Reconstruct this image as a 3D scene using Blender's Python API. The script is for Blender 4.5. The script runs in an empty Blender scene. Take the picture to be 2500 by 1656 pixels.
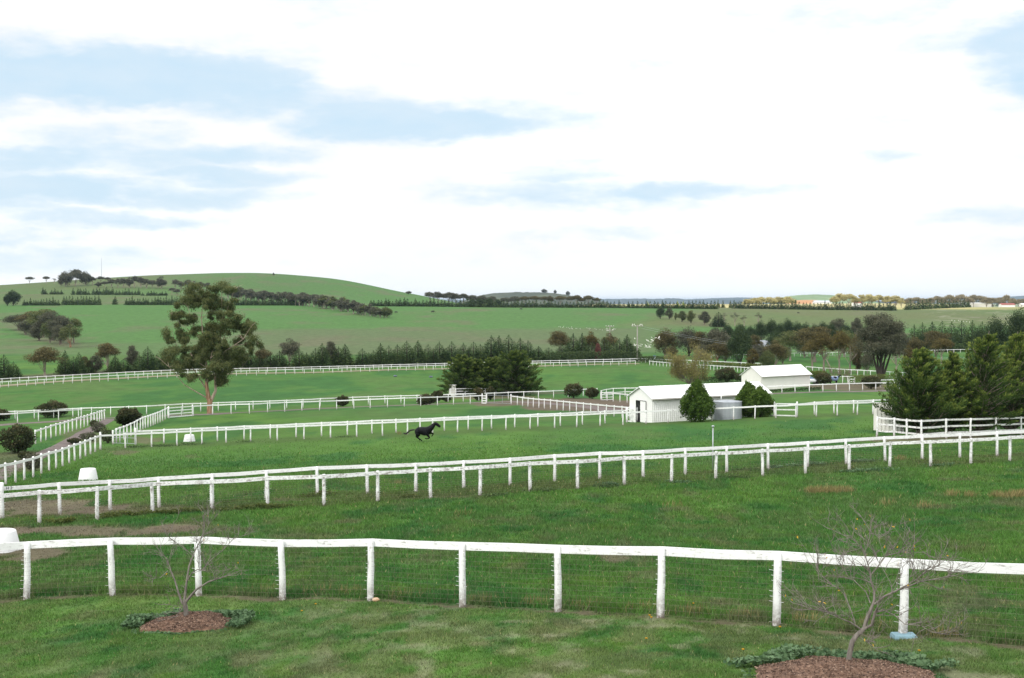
import bpy, math, random
import numpy as np
from mathutils import Vector, Matrix

# ---------------------------------------------------------------- camera, sky, sun, exposure
SC = bpy.context.scene
COL = SC.collection
CAMZ = 22.0                       # camera height above the datum (the photographer stands high up)
F = 3000.0                        # focal length in photo pixels (photo 2500 x 1656)
CX, CY, HOR = 1250.0, 828.0, 735.0
PITCH = math.atan((CY - HOR) / F)
cam_d = bpy.data.cameras.new("camera")
cam = bpy.data.objects.new("camera", cam_d)
COL.objects.link(cam)
cam.location = (0, 0, CAMZ)
cam.rotation_euler = (math.pi / 2 - PITCH, 0, 0)
cam_d.sensor_width = 36.0
cam_d.lens = 36.0 * F / 2500.0
cam_d.clip_start = 0.5
cam_d.clip_end = 80000.0
SC.camera = cam

SUN_EL, SUN_AZ = math.radians(42), math.radians(218)     # azimuth clockwise from +Y: behind the camera, a little left
sun_d = bpy.data.lights.new("sun", 'SUN')
sun_d.energy = 1.5
sun_d.angle = math.radians(11)
sun_d.color = (1.0, 0.955, 0.89)
sun = bpy.data.objects.new("sun", sun_d)
COL.objects.link(sun)
sdir = Vector((math.sin(SUN_AZ) * math.cos(SUN_EL), math.cos(SUN_AZ) * math.cos(SUN_EL), math.sin(SUN_EL)))
sun.rotation_euler = sdir.to_track_quat('Z', 'Y').to_euler()
sun.location = (0, -20, CAMZ + 60)

vs = SC.view_settings
vs.view_transform = 'Standard'
vs.look = 'None'
vs.gamma = 1.0
vs.use_curve_mapping = False
vs.exposure = 0.30
SC.cycles.max_bounces = 6
SC.cycles.diffuse_bounces = 3
SC.cycles.transmission_bounces = 4
SC.cycles.volume_bounces = 0

W = bpy.data.worlds.new("World")
SC.world = W
W.use_nodes = True


def build_sky():
    nt = W.node_tree
    N, L = nt.nodes, nt.links
    N.clear()

    def node(t, **kw):
        n = N.new(t)
        for k, v in kw.items():
            setattr(n, k, v)
        return n

    def put(sock, v):
        if hasattr(v, 'links'):
            L.new(v, sock)
        else:
            sock.default_value = v

    def m(op, a, b=None, c=None, clamp=False):
        n = node('ShaderNodeMath', operation=op, use_clamp=clamp)
        for i, v in enumerate((a, b, c)):
            if v is not None:
                put(n.inputs[i], v)
        return n.outputs[0]

    def vm(op, a, b=None, c=None):
        n = node('ShaderNodeVectorMath', operation=op)
        for i, v in enumerate((a, b, c)):
            if v is not None:
                put(n.inputs[i], v)
        return n.outputs['Value'] if op in ('DOT_PRODUCT', 'LENGTH') else n.outputs['Vector']

    def mixc(f, a, b):
        n = node('ShaderNodeMix', data_type='RGBA')
        put(n.inputs['Factor'], f)
        put(n.inputs['A'], a)
        put(n.inputs['B'], b)
        return n.outputs['Result']

    tc = node('ShaderNodeTexCoord')
    sep = node('ShaderNodeSeparateXYZ')
    L.new(tc.outputs['Generated'], sep.inputs[0])
    x, y, z = sep.outputs
    az = m('ARCTAN2', x, y)
    el = m('ARCSINE', z)
    cb = node('ShaderNodeCombineXYZ')
    L.new(m('MULTIPLY', az, 3.0), cb.inputs[0])
    L.new(m('MULTIPLY', el, 3.0), cb.inputs[1])
    P0 = cb.outputs[0]                                   # direction on the sky, about 1 unit per 19 degrees

    def noise(vec, scale, detail, rough, sc=(1, 1, 1), off=(0, 0, 0)):
        n = node('ShaderNodeTexNoise')
        n.inputs['Scale'].default_value = scale
        n.inputs['Detail'].default_value = detail
        n.inputs['Roughness'].default_value = rough
        L.new(vm('MULTIPLY_ADD', vec, sc, off), n.inputs['Vector'])
        return n

    wn = noise(P0, 3.2, 5.0, 0.6, (1, 2.2, 1), (3.1, 0.7, 0))
    warp = vm('MULTIPLY_ADD', wn.outputs['Color'], (0.20, 0.12, 0), (-0.10, -0.06, 0))
    P1 = vm('ADD', P0, warp)
    # thin, pale blue-grey parts between the bright clouds (az, el in photo pixels, half sizes, weight)
    blobs = [(120, 215, 420, 105, 1.15), (430, 235, 400, 80, 1.1), (640, 185, 210, 95, .55), (-250, 240, 400, 150, .8),
             (860, 285, 290, 65, .8), (1010, 318, 360, 50, .85), (1240, 290, 320, 65, .8), (330, 390, 330, 85, .9),
             (640, 370, 200, 40, .8), (610, 435, 200, 30, .9), (420, 488, 460, 46, .95), (40, 500, 300, 80, .85),
             (330, 556, 280, 28, .8), (120, 640, 460, 44, .75), (60, 590, 260, 28, .65), (60, 420, 240, 40, .6), (1370, 416, 240, 22, .6),
             (1400, 478, 460, 60, .85), (1740, 465, 300, 26, .55), (1520, 575, 360, 24, .5), (2490, 200, 200, 110, 1.1),
             (2350, 152, 240, 45, .6), (2520, 285, 220, 70, .8), (1580, 182, 130, 24, .42), (2120, 318, 150, 22, .42),
             (2130, 388, 120, 20, .42), (2400, 545, 340, 26, .6), (2420, 615, 300, 40, .4), (2260, 40, 420, 70, .42),
             (760, 10, 420, 60, .3), (2000, 80, 320, 46, .3)]
    acc = 0.0
    for (u, v, a, b, w) in blobs:
        d = vm('MULTIPLY_ADD', P1, (1000.0 / a, 1000.0 / b, 0.0), (-(u - 1250.0) / a, -(735.0 - v) / b, 0.0))
        q = m('SUBTRACT', 1.0, vm('DOT_PRODUCT', d, d), clamp=True)
        acc = m('MULTIPLY_ADD', q, w, acc)
    n1 = noise(P0, 4.2, 7.0, 0.58, (1, 2.6, 1), (1.3, 4.1, 0)).outputs[0]
    n2 = noise(P0, 1.1, 4.0, 0.5, (1, 1.8, 1), (7.3, 2.2, 0)).outputs[0]
    n3 = noise(P0, 9.0, 6.0, 0.6, (1, 3.2, 1), (5.3, 1.1, 0)).outputs[0]
    t = m('ADD', acc, m('MULTIPLY_ADD', n1, 1.5, -0.98))
    t = m('MULTIPLY_ADD', m('SUBTRACT', n3, 0.5), 1.05, t)
    mr = node('ShaderNodeMapRange', interpolation_type='SMOOTHSTEP')
    put(mr.inputs['Value'], t)
    mr.inputs['From Min'].default_value = -0.22
    mr.inputs['From Max'].default_value = 0.95
    thin = mr.outputs[0]
    # cloud body: bright, gently modelled
    def smooth(v, a, b, lo, hi):
        r_ = node('ShaderNodeMapRange', interpolation_type='SMOOTHSTEP')
        put(r_.inputs['Value'], v)
        for nm, q_ in (('From Min', a), ('From Max', b), ('To Min', lo), ('To Max', hi)):
            r_.inputs[nm].default_value = q_
        return r_.outputs[0]
    # the cloud cover is brightest overhead and on the sun's side, behind the camera
    bright = m('MULTIPLY_ADD', n2, 0.30, 0.80)
    bright = m('ADD', bright, smooth(el, 0.28, 1.0, 0.0, 0.55))
    bright = m('ADD', bright, smooth(y, 0.1, -0.8, 0.0, 0.55))
    cl = node('ShaderNodeCombineColor')
    L.new(bright, cl.inputs[0])
    L.new(m('MULTIPLY', bright, 1.0), cl.inputs[1])
    L.new(m('MULTIPLY', bright, 1.01), cl.inputs[2])
    grey = mixc(m('MULTIPLY_ADD', n1, 1.6, -0.3, clamp=True), (0.51, 0.70, 0.85, 1), (0.66, 0.77, 0.86, 1))
    cloud = mixc(thin, cl.outputs[0], grey)
    # low haze towards the horizon is pale
    hz = node('ShaderNodeMapRange', interpolation_type='SMOOTHSTEP')
    put(hz.inputs['Value'], el)
    hz.inputs['From Min'].default_value = 0.0
    hz.inputs['From Max'].default_value = 0.05
    hz.inputs['To Min'].default_value = 0.7
    hz.inputs['To Max'].default_value = 0.0
    cloud = mixc(hz.outputs[0], cloud, (0.90, 0.96, 1.0, 1))
    # under the horizon: dull green country
    dn = node('ShaderNodeMapRange')
    put(dn.inputs['Value'], z)
    dn.inputs['From Min'].default_value = -0.02
    dn.inputs['From Max'].default_value = -0.004
    dn.inputs['To Min'].default_value = 1.0
    dn.inputs['To Max'].default_value = 0.0
    cloud = mixc(dn.outputs[0], cloud, (0.09, 0.13, 0.07, 1))
    sky = node('ShaderNodeTexSky', sky_type='NISHITA')
    sky.sun_disc = False
    sky.sun_elevation = SUN_EL
    sky.sun_rotation = SUN_AZ
    bg1 = node('ShaderNodeBackground')
    L.new(sky.outputs[0], bg1.inputs[0])
    bg1.inputs[1].default_value = 0.06
    bg2 = node('ShaderNodeBackground')
    L.new(cloud, bg2.inputs[0])
    bg2.inputs[1].default_value = 1.0
    mx = node('ShaderNodeMixShader')
    mx.inputs[0].default_value = 0.88                  # broken cloud: the blue sky shows a little everywhere
    L.new(bg1.outputs[0], mx.inputs[1])
    L.new(bg2.outputs[0], mx.inputs[2])
    out = node('ShaderNodeOutputWorld')
    L.new(mx.outputs[0], out.inputs[0])


build_sky()

# ---------------------------------------------------------------- helpers
RNG = np.random.default_rng(7)


def unit(a):
    return a / np.maximum(np.linalg.norm(a, axis=-1, keepdims=True), 1e-9)


def hash2(i, j, seed):
    h = (i.astype(np.int64) * 374761393 + j.astype(np.int64) * 668265263 + seed * 974711) & 0x7fffffff
    h = ((h ^ (h >> 13)) * 1274126177) & 0x7fffffff
    return ((h ^ (h >> 16)) & 0xffff) / 65535.0


def vnoise(x, y, seed=0):
    xi, yi = np.floor(x), np.floor(y)
    fx, fy = x - xi, y - yi
    fx, fy = fx * fx * (3 - 2 * fx), fy * fy * (3 - 2 * fy)
    a, b = hash2(xi, yi, seed), hash2(xi + 1, yi, seed)
    c, d = hash2(xi, yi + 1, seed), hash2(xi + 1, yi + 1, seed)
    return (a * (1 - fx) + b * fx) * (1 - fy) + (c * (1 - fx) + d * fx) * fy


def fbm(x, y, seed=0, octs=4):
    s, a, n = 0.0, 0.5, 0.0
    for k in range(octs):
        s = s + a * vnoise(x * 2 ** k, y * 2 ** k, seed + 17 * k)
        n += a
        a *= 0.55
    return s / n


def snoise(x, y, sx, sy, w, seed, octs=4):
    """fbm whose grain grows with w in whole octaves, blended, so that it never stretches along the view"""
    l = np.log2(w)
    l0 = np.floor(l)
    f = l - l0
    a, b = 2.0 ** l0, 2.0 ** (l0 + 1)
    n0 = fbm(x / (sx * a) + 13.7 * l0, y / (sy * a), seed, octs)
    n1 = fbm(x / (sx * b) + 13.7 * (l0 + 1), y / (sy * b), seed, octs)
    m = n0 * (1 - f) + n1 * f
    return 0.5 + (m - 0.5) / np.sqrt(np.maximum((1 - f) ** 2 + f ** 2, 0.5))


def sstep(a, b, x):
    t = np.clip((x - a) / (b - a), 0, 1)
    return t * t * (3 - 2 * t)


def ray(u, v):
    a, b = (u - CX) / F, -(v - CY) / F
    sp, cp = math.sin(PITCH), math.cos(PITCH)
    return np.array([a, cp + b * sp, -sp + b * cp])


def pix(p):
    """photo pixel of a world point (arrays ok)"""
    x, y, z = p[..., 0], p[..., 1], p[..., 2] - CAMZ
    sp, cp = math.sin(PITCH), math.cos(PITCH)
    f, up = y * cp - z * sp, y * sp + z * cp
    return CX + F * x / f, CY - F * up / f


# ---------------------------------------------------------------- terrain: height profiles along sight columns
def Zv(v):
    return ('v', v)


PROF = {  # column (photo x) : [(distance, photo row or ('z', height below camera))]
    0: [(5, ('z', -4.0)), (12, ('z', -5.1)), (20, ('z', -6.1)), (29, 1463), (46.5, 1286), (49.5, 1267), (70, 1183), (100, 1102), (147, 1035),
        (170, 1026), (244, 946), (300, 910), (470, 850), (1000, 746), (1250, 719), (1600, 697), (2300, 740), (4000, 754), (9000, 744), (30000, 738)],
    400: [(5, ('z', -4.0)), (12, ('z', -5.0)), (20, ('z', -6.0)), (28.5, 1454), (49.5, 1255), (53, 1238), (75, 1153), (103, 1090), (147, 1018),
          (172, 1008), (268, 925), (310, 905), (470, 853), (1000, 744), (1250, 717), (1700, 672), (2300, 735), (4000, 754), (9000, 744), (30000, 738)],
    600: [(5, ('z', -4.0)), (12, ('z', -5.0)), (20, ('z', -5.95)), (28, 1459), (50.5, 1243), (54, 1224), (75, 1150), (107, 1078), (150, 1010),
          (176, 1001), (285, 917), (325, 898), (460, 855), (1000, 745), (1250, 722), (1700, 667), (2300, 735), (4000, 754), (9000, 744), (30000, 738)],
    800: [(5, ('z', -3.9)), (12, ('z', -4.95)), (20, ('z', -5.9)), (27, 1466), (51.3, 1231), (54.5, 1210), (75, 1147), (111, 1066), (154, 1003),
          (180, 993), (300, 911), (340, 890), (450, 857), (650, 805), (1000, 748), (1250, 731), (1700, 680), (2300, 738), (4000, 753), (9000, 744), (30000, 738)],
    1000: [(5, ('z', -3.9)), (12, ('z', -4.9)), (20, ('z', -5.8)), (26.3, 1474), (52.2, 1220), (55.5, 1203), (75, 1145), (112.5, 1057), (162, 993),
           (190, 983), (308, 905), (350, 886), (470, 848), (670, 800), (1000, 750), (1250, 741), (1700, 717), (2300, 745), (4000, 752), (9000, 744), (30000, 738)],
    1250: [(5, ('z', -3.8)), (12, ('z', -4.8)), (18, ('z', -5.5)), (25, 1489), (53.4, 1203), (56.5, 1187), (75, 1140), (114, 1049), (172, 986),
           (200, 975), (318, 900), (370, 875), (500, 840), (700, 795), (1000, 752), (1300, 747), (1700, 757), (2500, 755), (4000, 752), (9000, 744), (30000, 738)],
    1650: [(5, ('z', -3.7)), (12, ('z', -4.7)), (16, ('z', -5.15)), (23.2, 1513), (56.2, 1179), (59, 1162), (75, 1135), (116, 1033), (128, 1025), (175, 985),
           (215, 960), (330, 889), (400, 865), (520, 835), (700, 797), (1000, 755), (1250, 750), (1700, 757), (2500, 755), (4000, 752), (9000, 744), (30000, 738)],
    2050: [(5, ('z', -3.6)), (12, ('z', -4.65)), (16, ('z', -5.15)), (21.9, 1539), (60.5, 1151), (63, 1136), (80, 1095), (118, 1014), (150, 980), (190, 956),
           (250, 920), (330, 890), (400, 868), (550, 835), (700, 805), (900, 775), (1100, 757), (1400, 752), (1900, 756), (2500, 755), (4000, 752), (9000, 744), (30000, 738)],
    2500: [(5, ('z', -3.6)), (12, ('z', -4.6)), (15, ('z', -4.95)), (19, 1590), (63, 1125), (66.3, 1111), (97, 1064), (118, 1020), (150, 987), (190, 962),
           (250, 925), (400, 865), (600, 830), (900, 785), (1300, 750), (1700, 752), (2500, 755), (4000, 752), (9000, 744), (30000, 738)],
}


def pchip_slopes(x, y):
    h, d = np.diff(x), np.diff(y) / np.diff(x)
    s = np.zeros_like(y)
    s[0], s[-1] = d[0], d[-1]
    for i in range(1, len(x) - 1):
        if d[i - 1] * d[i] > 0:
            w1, w2 = 2 * h[i] + h[i - 1], h[i] + 2 * h[i - 1]
            s[i] = (w1 + w2) / (w1 / d[i - 1] + w2 / d[i])
    return s


def hermite(x, y, s, q):
    i = np.clip(np.searchsorted(x, q) - 1, 0, len(x) - 2)
    h = x[i + 1] - x[i]
    t = np.clip((q - x[i]) / h, 0, 1)
    return ((1 + 2 * t) * (1 - t) ** 2 * y[i] + t * (1 - t) ** 2 * h * s[i] + t * t * (3 - 2 * t) * y[i + 1] + t * t * (t - 1) * h * s[i + 1])


NL, NC = 800, 660
LQ = np.linspace(math.log(5.0), math.log(30000.0), NL)
CQ = np.linspace(-900.0, 3400.0, NC)                   # sight columns, wider than the picture on both sides


def make_height():
    cols = sorted(PROF)
    rows = []
    for c in cols:
        ys, zs = [], []
        for (Y, v) in PROF[c]:
            ys.append(math.log(Y))
            if isinstance(v, tuple):
                zs.append(v[1])
            else:
                r = ray(c, v)
                zs.append(r[2] / r[1] * Y)
        ys, zs = np.array(ys), np.array(zs)
        rows.append(hermite(ys, zs, pchip_slopes(ys, zs), LQ))
    rows = np.array(rows)
    cs = np.array(cols, float)
    cc = np.clip(CQ, 0, 2500)
    H = np.empty((NL, NC))
    for k in range(NL):
        H[k] = hermite(cs, rows[:, k], pchip_slopes(cs, rows[:, k]), cc)
    Y = np.exp(LQ)[:, None]
    X = (CQ[None, :] - CX) / F * Y
    amp = np.clip(Y / 60.0, 0.4, 12.0)
    H = H + (snoise(X, Y, 9, 9, amp, 3, 3) - 0.5) * 0.10 * amp
    H = H + (fbm(X / 0.9 + 5, Y / 0.9 + 3, 8, 3) - 0.5) * 0.10 * np.clip(1.3 - Y / 90.0, 0, 1)
    return X, np.broadcast_to(Y, X.shape).copy(), H + CAMZ


GX, GY, GZ = make_height()
_dl, _dc = LQ[1] - LQ[0], CQ[1] - CQ[0]


def ground_z(x, y):
    x, y = np.asarray(x, float), np.asarray(y, float)
    l = np.clip((np.log(np.maximum(y, 5.01)) - LQ[0]) / _dl, 0, NL - 1.001)
    c = np.clip((CX + F * x / np.maximum(y, 5.01) - CQ[0]) / _dc, 0, NC - 1.001)
    i, j = l.astype(int), c.astype(int)
    fl, fc = l - i, c - j
    return (GZ[i, j] * (1 - fc) + GZ[i, j + 1] * fc) * (1 - fl) + (GZ[i + 1, j] * (1 - fc) + GZ[i + 1, j + 1] * fc) * fl


_YS = np.exp(np.linspace(math.log(8.0), math.log(20000.0), 5000))


def G(u, v):
    """ground point seen at photo pixel (u, v)"""
    r = ray(u, v)
    X, Z = r[0] / r[1] * _YS, CAMZ + r[2] / r[1] * _YS
    below = Z < ground_z(X, _YS)
    k = int(np.argmax(below)) if below.any() else len(_YS) - 1
    k = max(k, 1)
    d0 = Z[k - 1] - ground_z(X[k - 1], _YS[k - 1])
    d1 = Z[k] - ground_z(X[k], _YS[k])
    f = float(d0 / (d0 - d1)) if d0 != d1 else 0.5
    Y = _YS[k - 1] + f * (_YS[k] - _YS[k - 1])
    x = r[0] / r[1] * Y
    return Vector((x, Y, float(ground_z(x, Y))))


def at(u, Y):
    """ground point on sight column u at distance Y"""
    x = (u - CX) / F * Y
    return Vector((x, Y, float(ground_z(x, Y))))


def spot(u, v, Y):
    """space point on the sight line of a photo pixel at distance Y"""
    r = ray(u, v)
    return Vector((r[0] / r[1] * Y, Y, CAMZ + r[2] / r[1] * Y))


# ---------------------------------------------------------------- mesh and object helpers
class MB:
    def __init__(s):
        s.v, s.f, s.mi = [], [], []

    def add(s, vs_, fs, mi=0):
        o = len(s.v)
        s.v.extend([tuple(p) for p in vs_])
        s.f.extend([tuple(o + i for i in f) for f in fs])
        s.mi.extend([mi] * len(fs))
        return s

    def box(s, c, d, mi=0, ax=None):
        """centre, full sizes, optional (ex, ey, ez) axes"""
        ex, ey, ez = ax or (Vector((1, 0, 0)), Vector((0, 1, 0)), Vector((0, 0, 1)))
        c = Vector(c)
        ps = [c + ex * (d[0] / 2 * i) + ey * (d[1] / 2 * j) + ez * (d[2] / 2 * k) for k in (-1, 1) for (i, j) in ((-1, -1), (1, -1), (1, 1), (-1, 1))]
        return s.add(ps, [(3, 2, 1, 0), (4, 5, 6, 7), (0, 1, 5, 4), (1, 2, 6, 5), (2, 3, 7, 6), (3, 0, 4, 7)], mi)

    def tube(s, pts, rad, n=6, mi=0, cap=True):
        pts = [Vector(p) for p in pts]
        if not hasattr(rad, '__len__'):
            rad = [rad] * len(pts)
        vs_, fs = [], []
        ref = None
        for i, p in enumerate(pts):
            t = (pts[min(i + 1, len(pts) - 1)] - pts[max(i - 1, 0)]).normalized()
            if ref is None:
                ref = t.cross(Vector((0, 0, 1)))
                if ref.length < 0.1:
                    ref = t.cross(Vector((1, 0, 0)))
            a = (ref - t * ref.dot(t)).normalized()
            ref = a
            b = t.cross(a)
            for k in range(n):
                w = 2 * math.pi * k / n
                vs_.append(p + (a * math.cos(w) + b * math.sin(w)) * rad[i])
        for i in range(len(pts) - 1):
            for k in range(n):
                k2 = (k + 1) % n
                fs.append((i * n + k, i * n + k2, (i + 1) * n + k2, (i + 1) * n + k))
        if cap:
            fs.append(tuple(reversed(range(n))))
            fs.append(tuple((len(pts) - 1) * n + k for k in range(n)))
        return s.add(vs_, fs, mi)

    def lathe(s, prof, n=20, mi=0, c=(0, 0, 0)):
        """profile [(radius, z)], closed at ends when the radius is 0"""
        vs_, fs = [], []
        for (r, z) in prof:
            for k in range(n):
                w = 2 * math.pi * k / n
                vs_.append((c[0] + r * math.cos(w), c[1] + r * math.sin(w), c[2] + z))
        for i in range(len(prof) - 1):
            for k in range(n):
                k2 = (k + 1) % n
                fs.append((i * n + k, i * n + k2, (i + 1) * n + k2, (i + 1) * n + k))
        return s.add(vs_, fs, mi)

    def sweep(s, rings, mi=0, cap=True):
        """list of equal rings of points joined in order"""
        n = len(rings[0])
        vs_ = [p for r in rings for p in r]
        fs = [(i * n + k, i * n + (k + 1) % n, (i + 1) * n + (k + 1) % n, (i + 1) * n + k) for i in range(len(rings) - 1) for k in range(n)]
        if cap:
            fs += [tuple(reversed(range(n))), tuple((len(rings) - 1) * n + k for k in range(n))]
        return s.add(vs_, fs, mi)

    def mesh(s, name, smooth=False):
        me = bpy.data.meshes.new(name)
        me.from_pydata(s.v, [], s.f)
        me.polygons.foreach_set('material_index', s.mi)
        if smooth:
            me.polygons.foreach_set('use_smooth', [True] * len(s.f))
        me.update()
        return me


def np_mesh(name, V, k, tint=None, col=None):
    """loose faces of k corners each from an (n*k, 3) array; tint = one float per face; col = rgb per face"""
    n = len(V) // k
    me = bpy.data.meshes.new(name)
    me.vertices.add(len(V))
    me.vertices.foreach_set('co', np.ascontiguousarray(V, np.float32).ravel())
    me.loops.add(len(V))
    me.loops.foreach_set('vertex_index', np.arange(len(V), dtype=np.int32))
    me.polygons.add(n)
    me.polygons.foreach_set('loop_start', np.arange(0, len(V), k, dtype=np.int32))
    if tint is not None:
        a = me.attributes.new('tint', 'FLOAT', 'POINT')
        a.data.foreach_set('value', np.repeat(tint, k).astype(np.float32))
    if col is not None:
        a = me.attributes.new('albedo', 'FLOAT_COLOR', 'POINT')
        c = np.ones((len(V), 4), np.float32)
        c[:, :3] = np.repeat(col, k, axis=0)
        a.data.foreach_set('color', c.ravel())
    me.update(calc_edges=True)
    return me


def obj(name, me, mat=None, parent=None, loc=None, rot=None, scale=None):
    o = bpy.data.objects.new(name, me)
    COL.objects.link(o)
    if mat is not None:
        for mm in (mat if isinstance(mat, (list, tuple)) else [mat]):
            if len(me.materials) < (len(mat) if isinstance(mat, (list, tuple)) else 1):
                me.materials.append(mm)
    if parent is not None:
        o.parent = parent
    if loc is not None:
        o.location = loc
    if rot is not None:
        o.rotation_euler = rot
    if scale is not None:
        o.scale = scale
    return o


def tag(o, label=None, cat=None, group=None, kind=None):
    for k, v in (('label', label), ('category', cat), ('group', group), ('kind', kind)):
        if v:
            o[k] = v
    return o


def thing(name, loc, label, cat, group=None, rz=0.0):
    o = bpy.data.objects.new(name, None)
    COL.objects.link(o)
    o.empty_display_size = 0.3
    o.location = loc
    o.rotation_euler = (0, 0, rz)
    return tag(o, label, cat, group)


# ---------------------------------------------------------------- materials
MATS = {}


def newmat(name):
    m = bpy.data.materials.new(name)
    m.use_nodes = True
    nt = m.node_tree
    b = nt.nodes['Principled BSDF']
    return m, nt, b


def c4(c):
    return (c[0], c[1], c[2], 1.0)


def ramp(nt, fac, stops):
    r = nt.nodes.new('ShaderNodeValToRGB')
    e = r.color_ramp.elements
    while len(e) < len(stops):
        e.new(0.5)
    for k, (p, c) in enumerate(stops):
        e[k].position = p
        e[k].color = c4(c)
    nt.links.new(fac, r.inputs[0])
    return r.outputs[0]


def texnoise(nt, scale, detail=4, rough=0.6, coord='Object', vscale=None):
    n = nt.nodes.new('ShaderNodeTexNoise')
    n.inputs['Scale'].default_value = scale
    n.inputs['Detail'].default_value = detail
    n.inputs['Roughness'].default_value = rough
    if coord == 'World':
        g = nt.nodes.new('ShaderNodeNewGeometry').outputs['Position']
    else:
        g = nt.nodes.new('ShaderNodeTexCoord').outputs[coord]
    if vscale:
        mp = nt.nodes.new('ShaderNodeVectorMath')
        mp.operation = 'MULTIPLY'
        mp.inputs[1].default_value = vscale
        nt.links.new(g, mp.inputs[0])
        g = mp.outputs[0]
    nt.links.new(g, n.inputs['Vector'])
    return n.outputs[0]


def noisemat(name, stops, scale=3.0, rough=0.8, detail=5, coord='Object', vscale=None, bump=0.0, spec=0.3, metal=0.0):
    m, nt, b = newmat(name)
    f = texnoise(nt, scale, detail, 0.62, coord, vscale)
    nt.links.new(ramp(nt, f, stops), b.inputs['Base Color'])
    b.inputs['Roughness'].default_value = rough
    b.inputs['Specular IOR Level'].default_value = spec
    b.inputs['Metallic'].default_value = metal
    if bump:
        bp = nt.nodes.new('ShaderNodeBump')
        bp.inputs['Strength'].default_value = 0.6
        bp.inputs['Distance'].default_value = bump
        nt.links.new(f, bp.inputs['Height'])
        nt.links.new(bp.outputs[0], b.inputs['Normal'])
    MATS[name] = m
    return m


def leafmat(name, lo, mid, hi, transl=0.22, rough=0.75):
    """foliage: colour by each leaf's own tint, plus a slow drift through the crown"""
    m, nt, b = newmat(name)
    a = nt.nodes.new('ShaderNodeAttribute')
    a.attribute_name = 'tint'
    oi = nt.nodes.new('ShaderNodeObjectInfo')
    f = texnoise(nt, 0.55, 3, 0.6, 'World')
    ad = nt.nodes.new('ShaderNodeMath')
    ad.operation = 'MULTIPLY_ADD'
    nt.links.new(f, ad.inputs[0])
    ad.inputs[1].default_value = 0.7
    nt.links.new(a.outputs['Fac'], ad.inputs[2])
    a2 = nt.nodes.new('ShaderNodeMath')
    a2.operation = 'MULTIPLY_ADD'
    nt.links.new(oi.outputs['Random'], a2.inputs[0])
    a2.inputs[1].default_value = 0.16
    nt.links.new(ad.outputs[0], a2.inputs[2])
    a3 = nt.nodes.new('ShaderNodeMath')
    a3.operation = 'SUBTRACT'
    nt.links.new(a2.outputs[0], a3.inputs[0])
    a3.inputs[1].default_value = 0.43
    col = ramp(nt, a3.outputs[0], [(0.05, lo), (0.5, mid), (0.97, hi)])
    nt.links.new(col, b.inputs['Base Color'])
    b.inputs['Roughness'].default_value = rough
    b.inputs['Specular IOR Level'].default_value = 0.2
    tr = nt.nodes.new('ShaderNodeBsdfTranslucent')
    nt.links.new(col, tr.inputs[0])
    mx = nt.nodes.new('ShaderNodeMixShader')
    mx.inputs[0].default_value = transl
    nt.links.new(b.outputs[0], mx.inputs[1])
    nt.links.new(tr.outputs[0], mx.inputs[2])
    nt.links.new(mx.outputs[0], nt.nodes['Material Output'].inputs['Surface'])
    MATS[name] = m
    return m


def whitepaint(name, dirt=0.5, rail=False, base=(0.80, 0.81, 0.80), foot=True):
    """weathered white paint: mildew streaks; posts get a grey, chipped foot (object z = height above ground)"""
    m, nt, b = newmat(name)
    vsx = (1.2, 1.2, 9.0) if rail else (7.0, 7.0, 1.3)
    n1 = texnoise(nt, 2.3, 7, 0.72, 'World', vsx)
    r = ramp(nt, n1, [(0.58 - 0.16 * dirt, (0, 0, 0)), (0.74 - 0.14 * dirt, (1, 1, 1))])
    n2 = texnoise(nt, 9.0, 4, 0.6, 'World')
    mul = nt.nodes.new('ShaderNodeMath')
    mul.operation = 'MULTIPLY'
    nt.links.new(r, mul.inputs[0])
    nt.links.new(ramp(nt, n2, [(0.42, (0, 0, 0)), (0.6, (1, 1, 1))]), mul.inputs[1])
    fac = mul.outputs[0]
    if foot:
        sp = nt.nodes.new('ShaderNodeSeparateXYZ')
        nt.links.new(nt.nodes.new('ShaderNodeTexCoord').outputs['Object'], sp.inputs[0])
        mr = nt.nodes.new('ShaderNodeMapRange')
        nt.links.new(sp.outputs[2], mr.inputs['Value'])
        mr.inputs['From Min'].default_value = 0.02
        mr.inputs['From Max'].default_value = 0.50
        mr.inputs['To Min'].default_value = 1.0
        mr.inputs['To Max'].default_value = 0.0
        m2 = nt.nodes.new('ShaderNodeMath')
        m2.operation = 'MULTIPLY'
        nt.links.new(mr.outputs[0], m2.inputs[0])
        nt.links.new(ramp(nt, texnoise(nt, 13.0, 5, 0.7, 'World'), [(0.30, (0, 0, 0)), (0.54, (1, 1, 1))]), m2.inputs[1])
        mx0 = nt.nodes.new('ShaderNodeMath')
        mx0.operation = 'MAXIMUM'
        nt.links.new(fac, mx0.inputs[0])
        nt.links.new(m2.outputs[0], mx0.inputs[1])
        fac = mx0.outputs[0]
    mx = nt.nodes.new('ShaderNodeMix')
    mx.data_type = 'RGBA'
    nt.links.new(fac, mx.inputs['Factor'])
    mx.inputs['A'].default_value = c4(base)
    mx.inputs['B'].default_value = (0.20, 0.17, 0.145, 1)
    nt.links.new(mx.outputs['Result'], b.inputs['Base Color'])
    b.inputs['Roughness'].default_value = 0.6
    b.inputs['Specular IOR Level'].default_value = 0.3
    MATS[name] = m
    return m


def plain(name, c, rough=0.7, metal=0.0, var=0.12, scale=4.0):
    return noisemat(name, [(0.3, tuple(k * (1 - var) for k in c)), (0.7, tuple(k * (1 + var) for k in c))], scale, rough, metal=metal)


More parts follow.
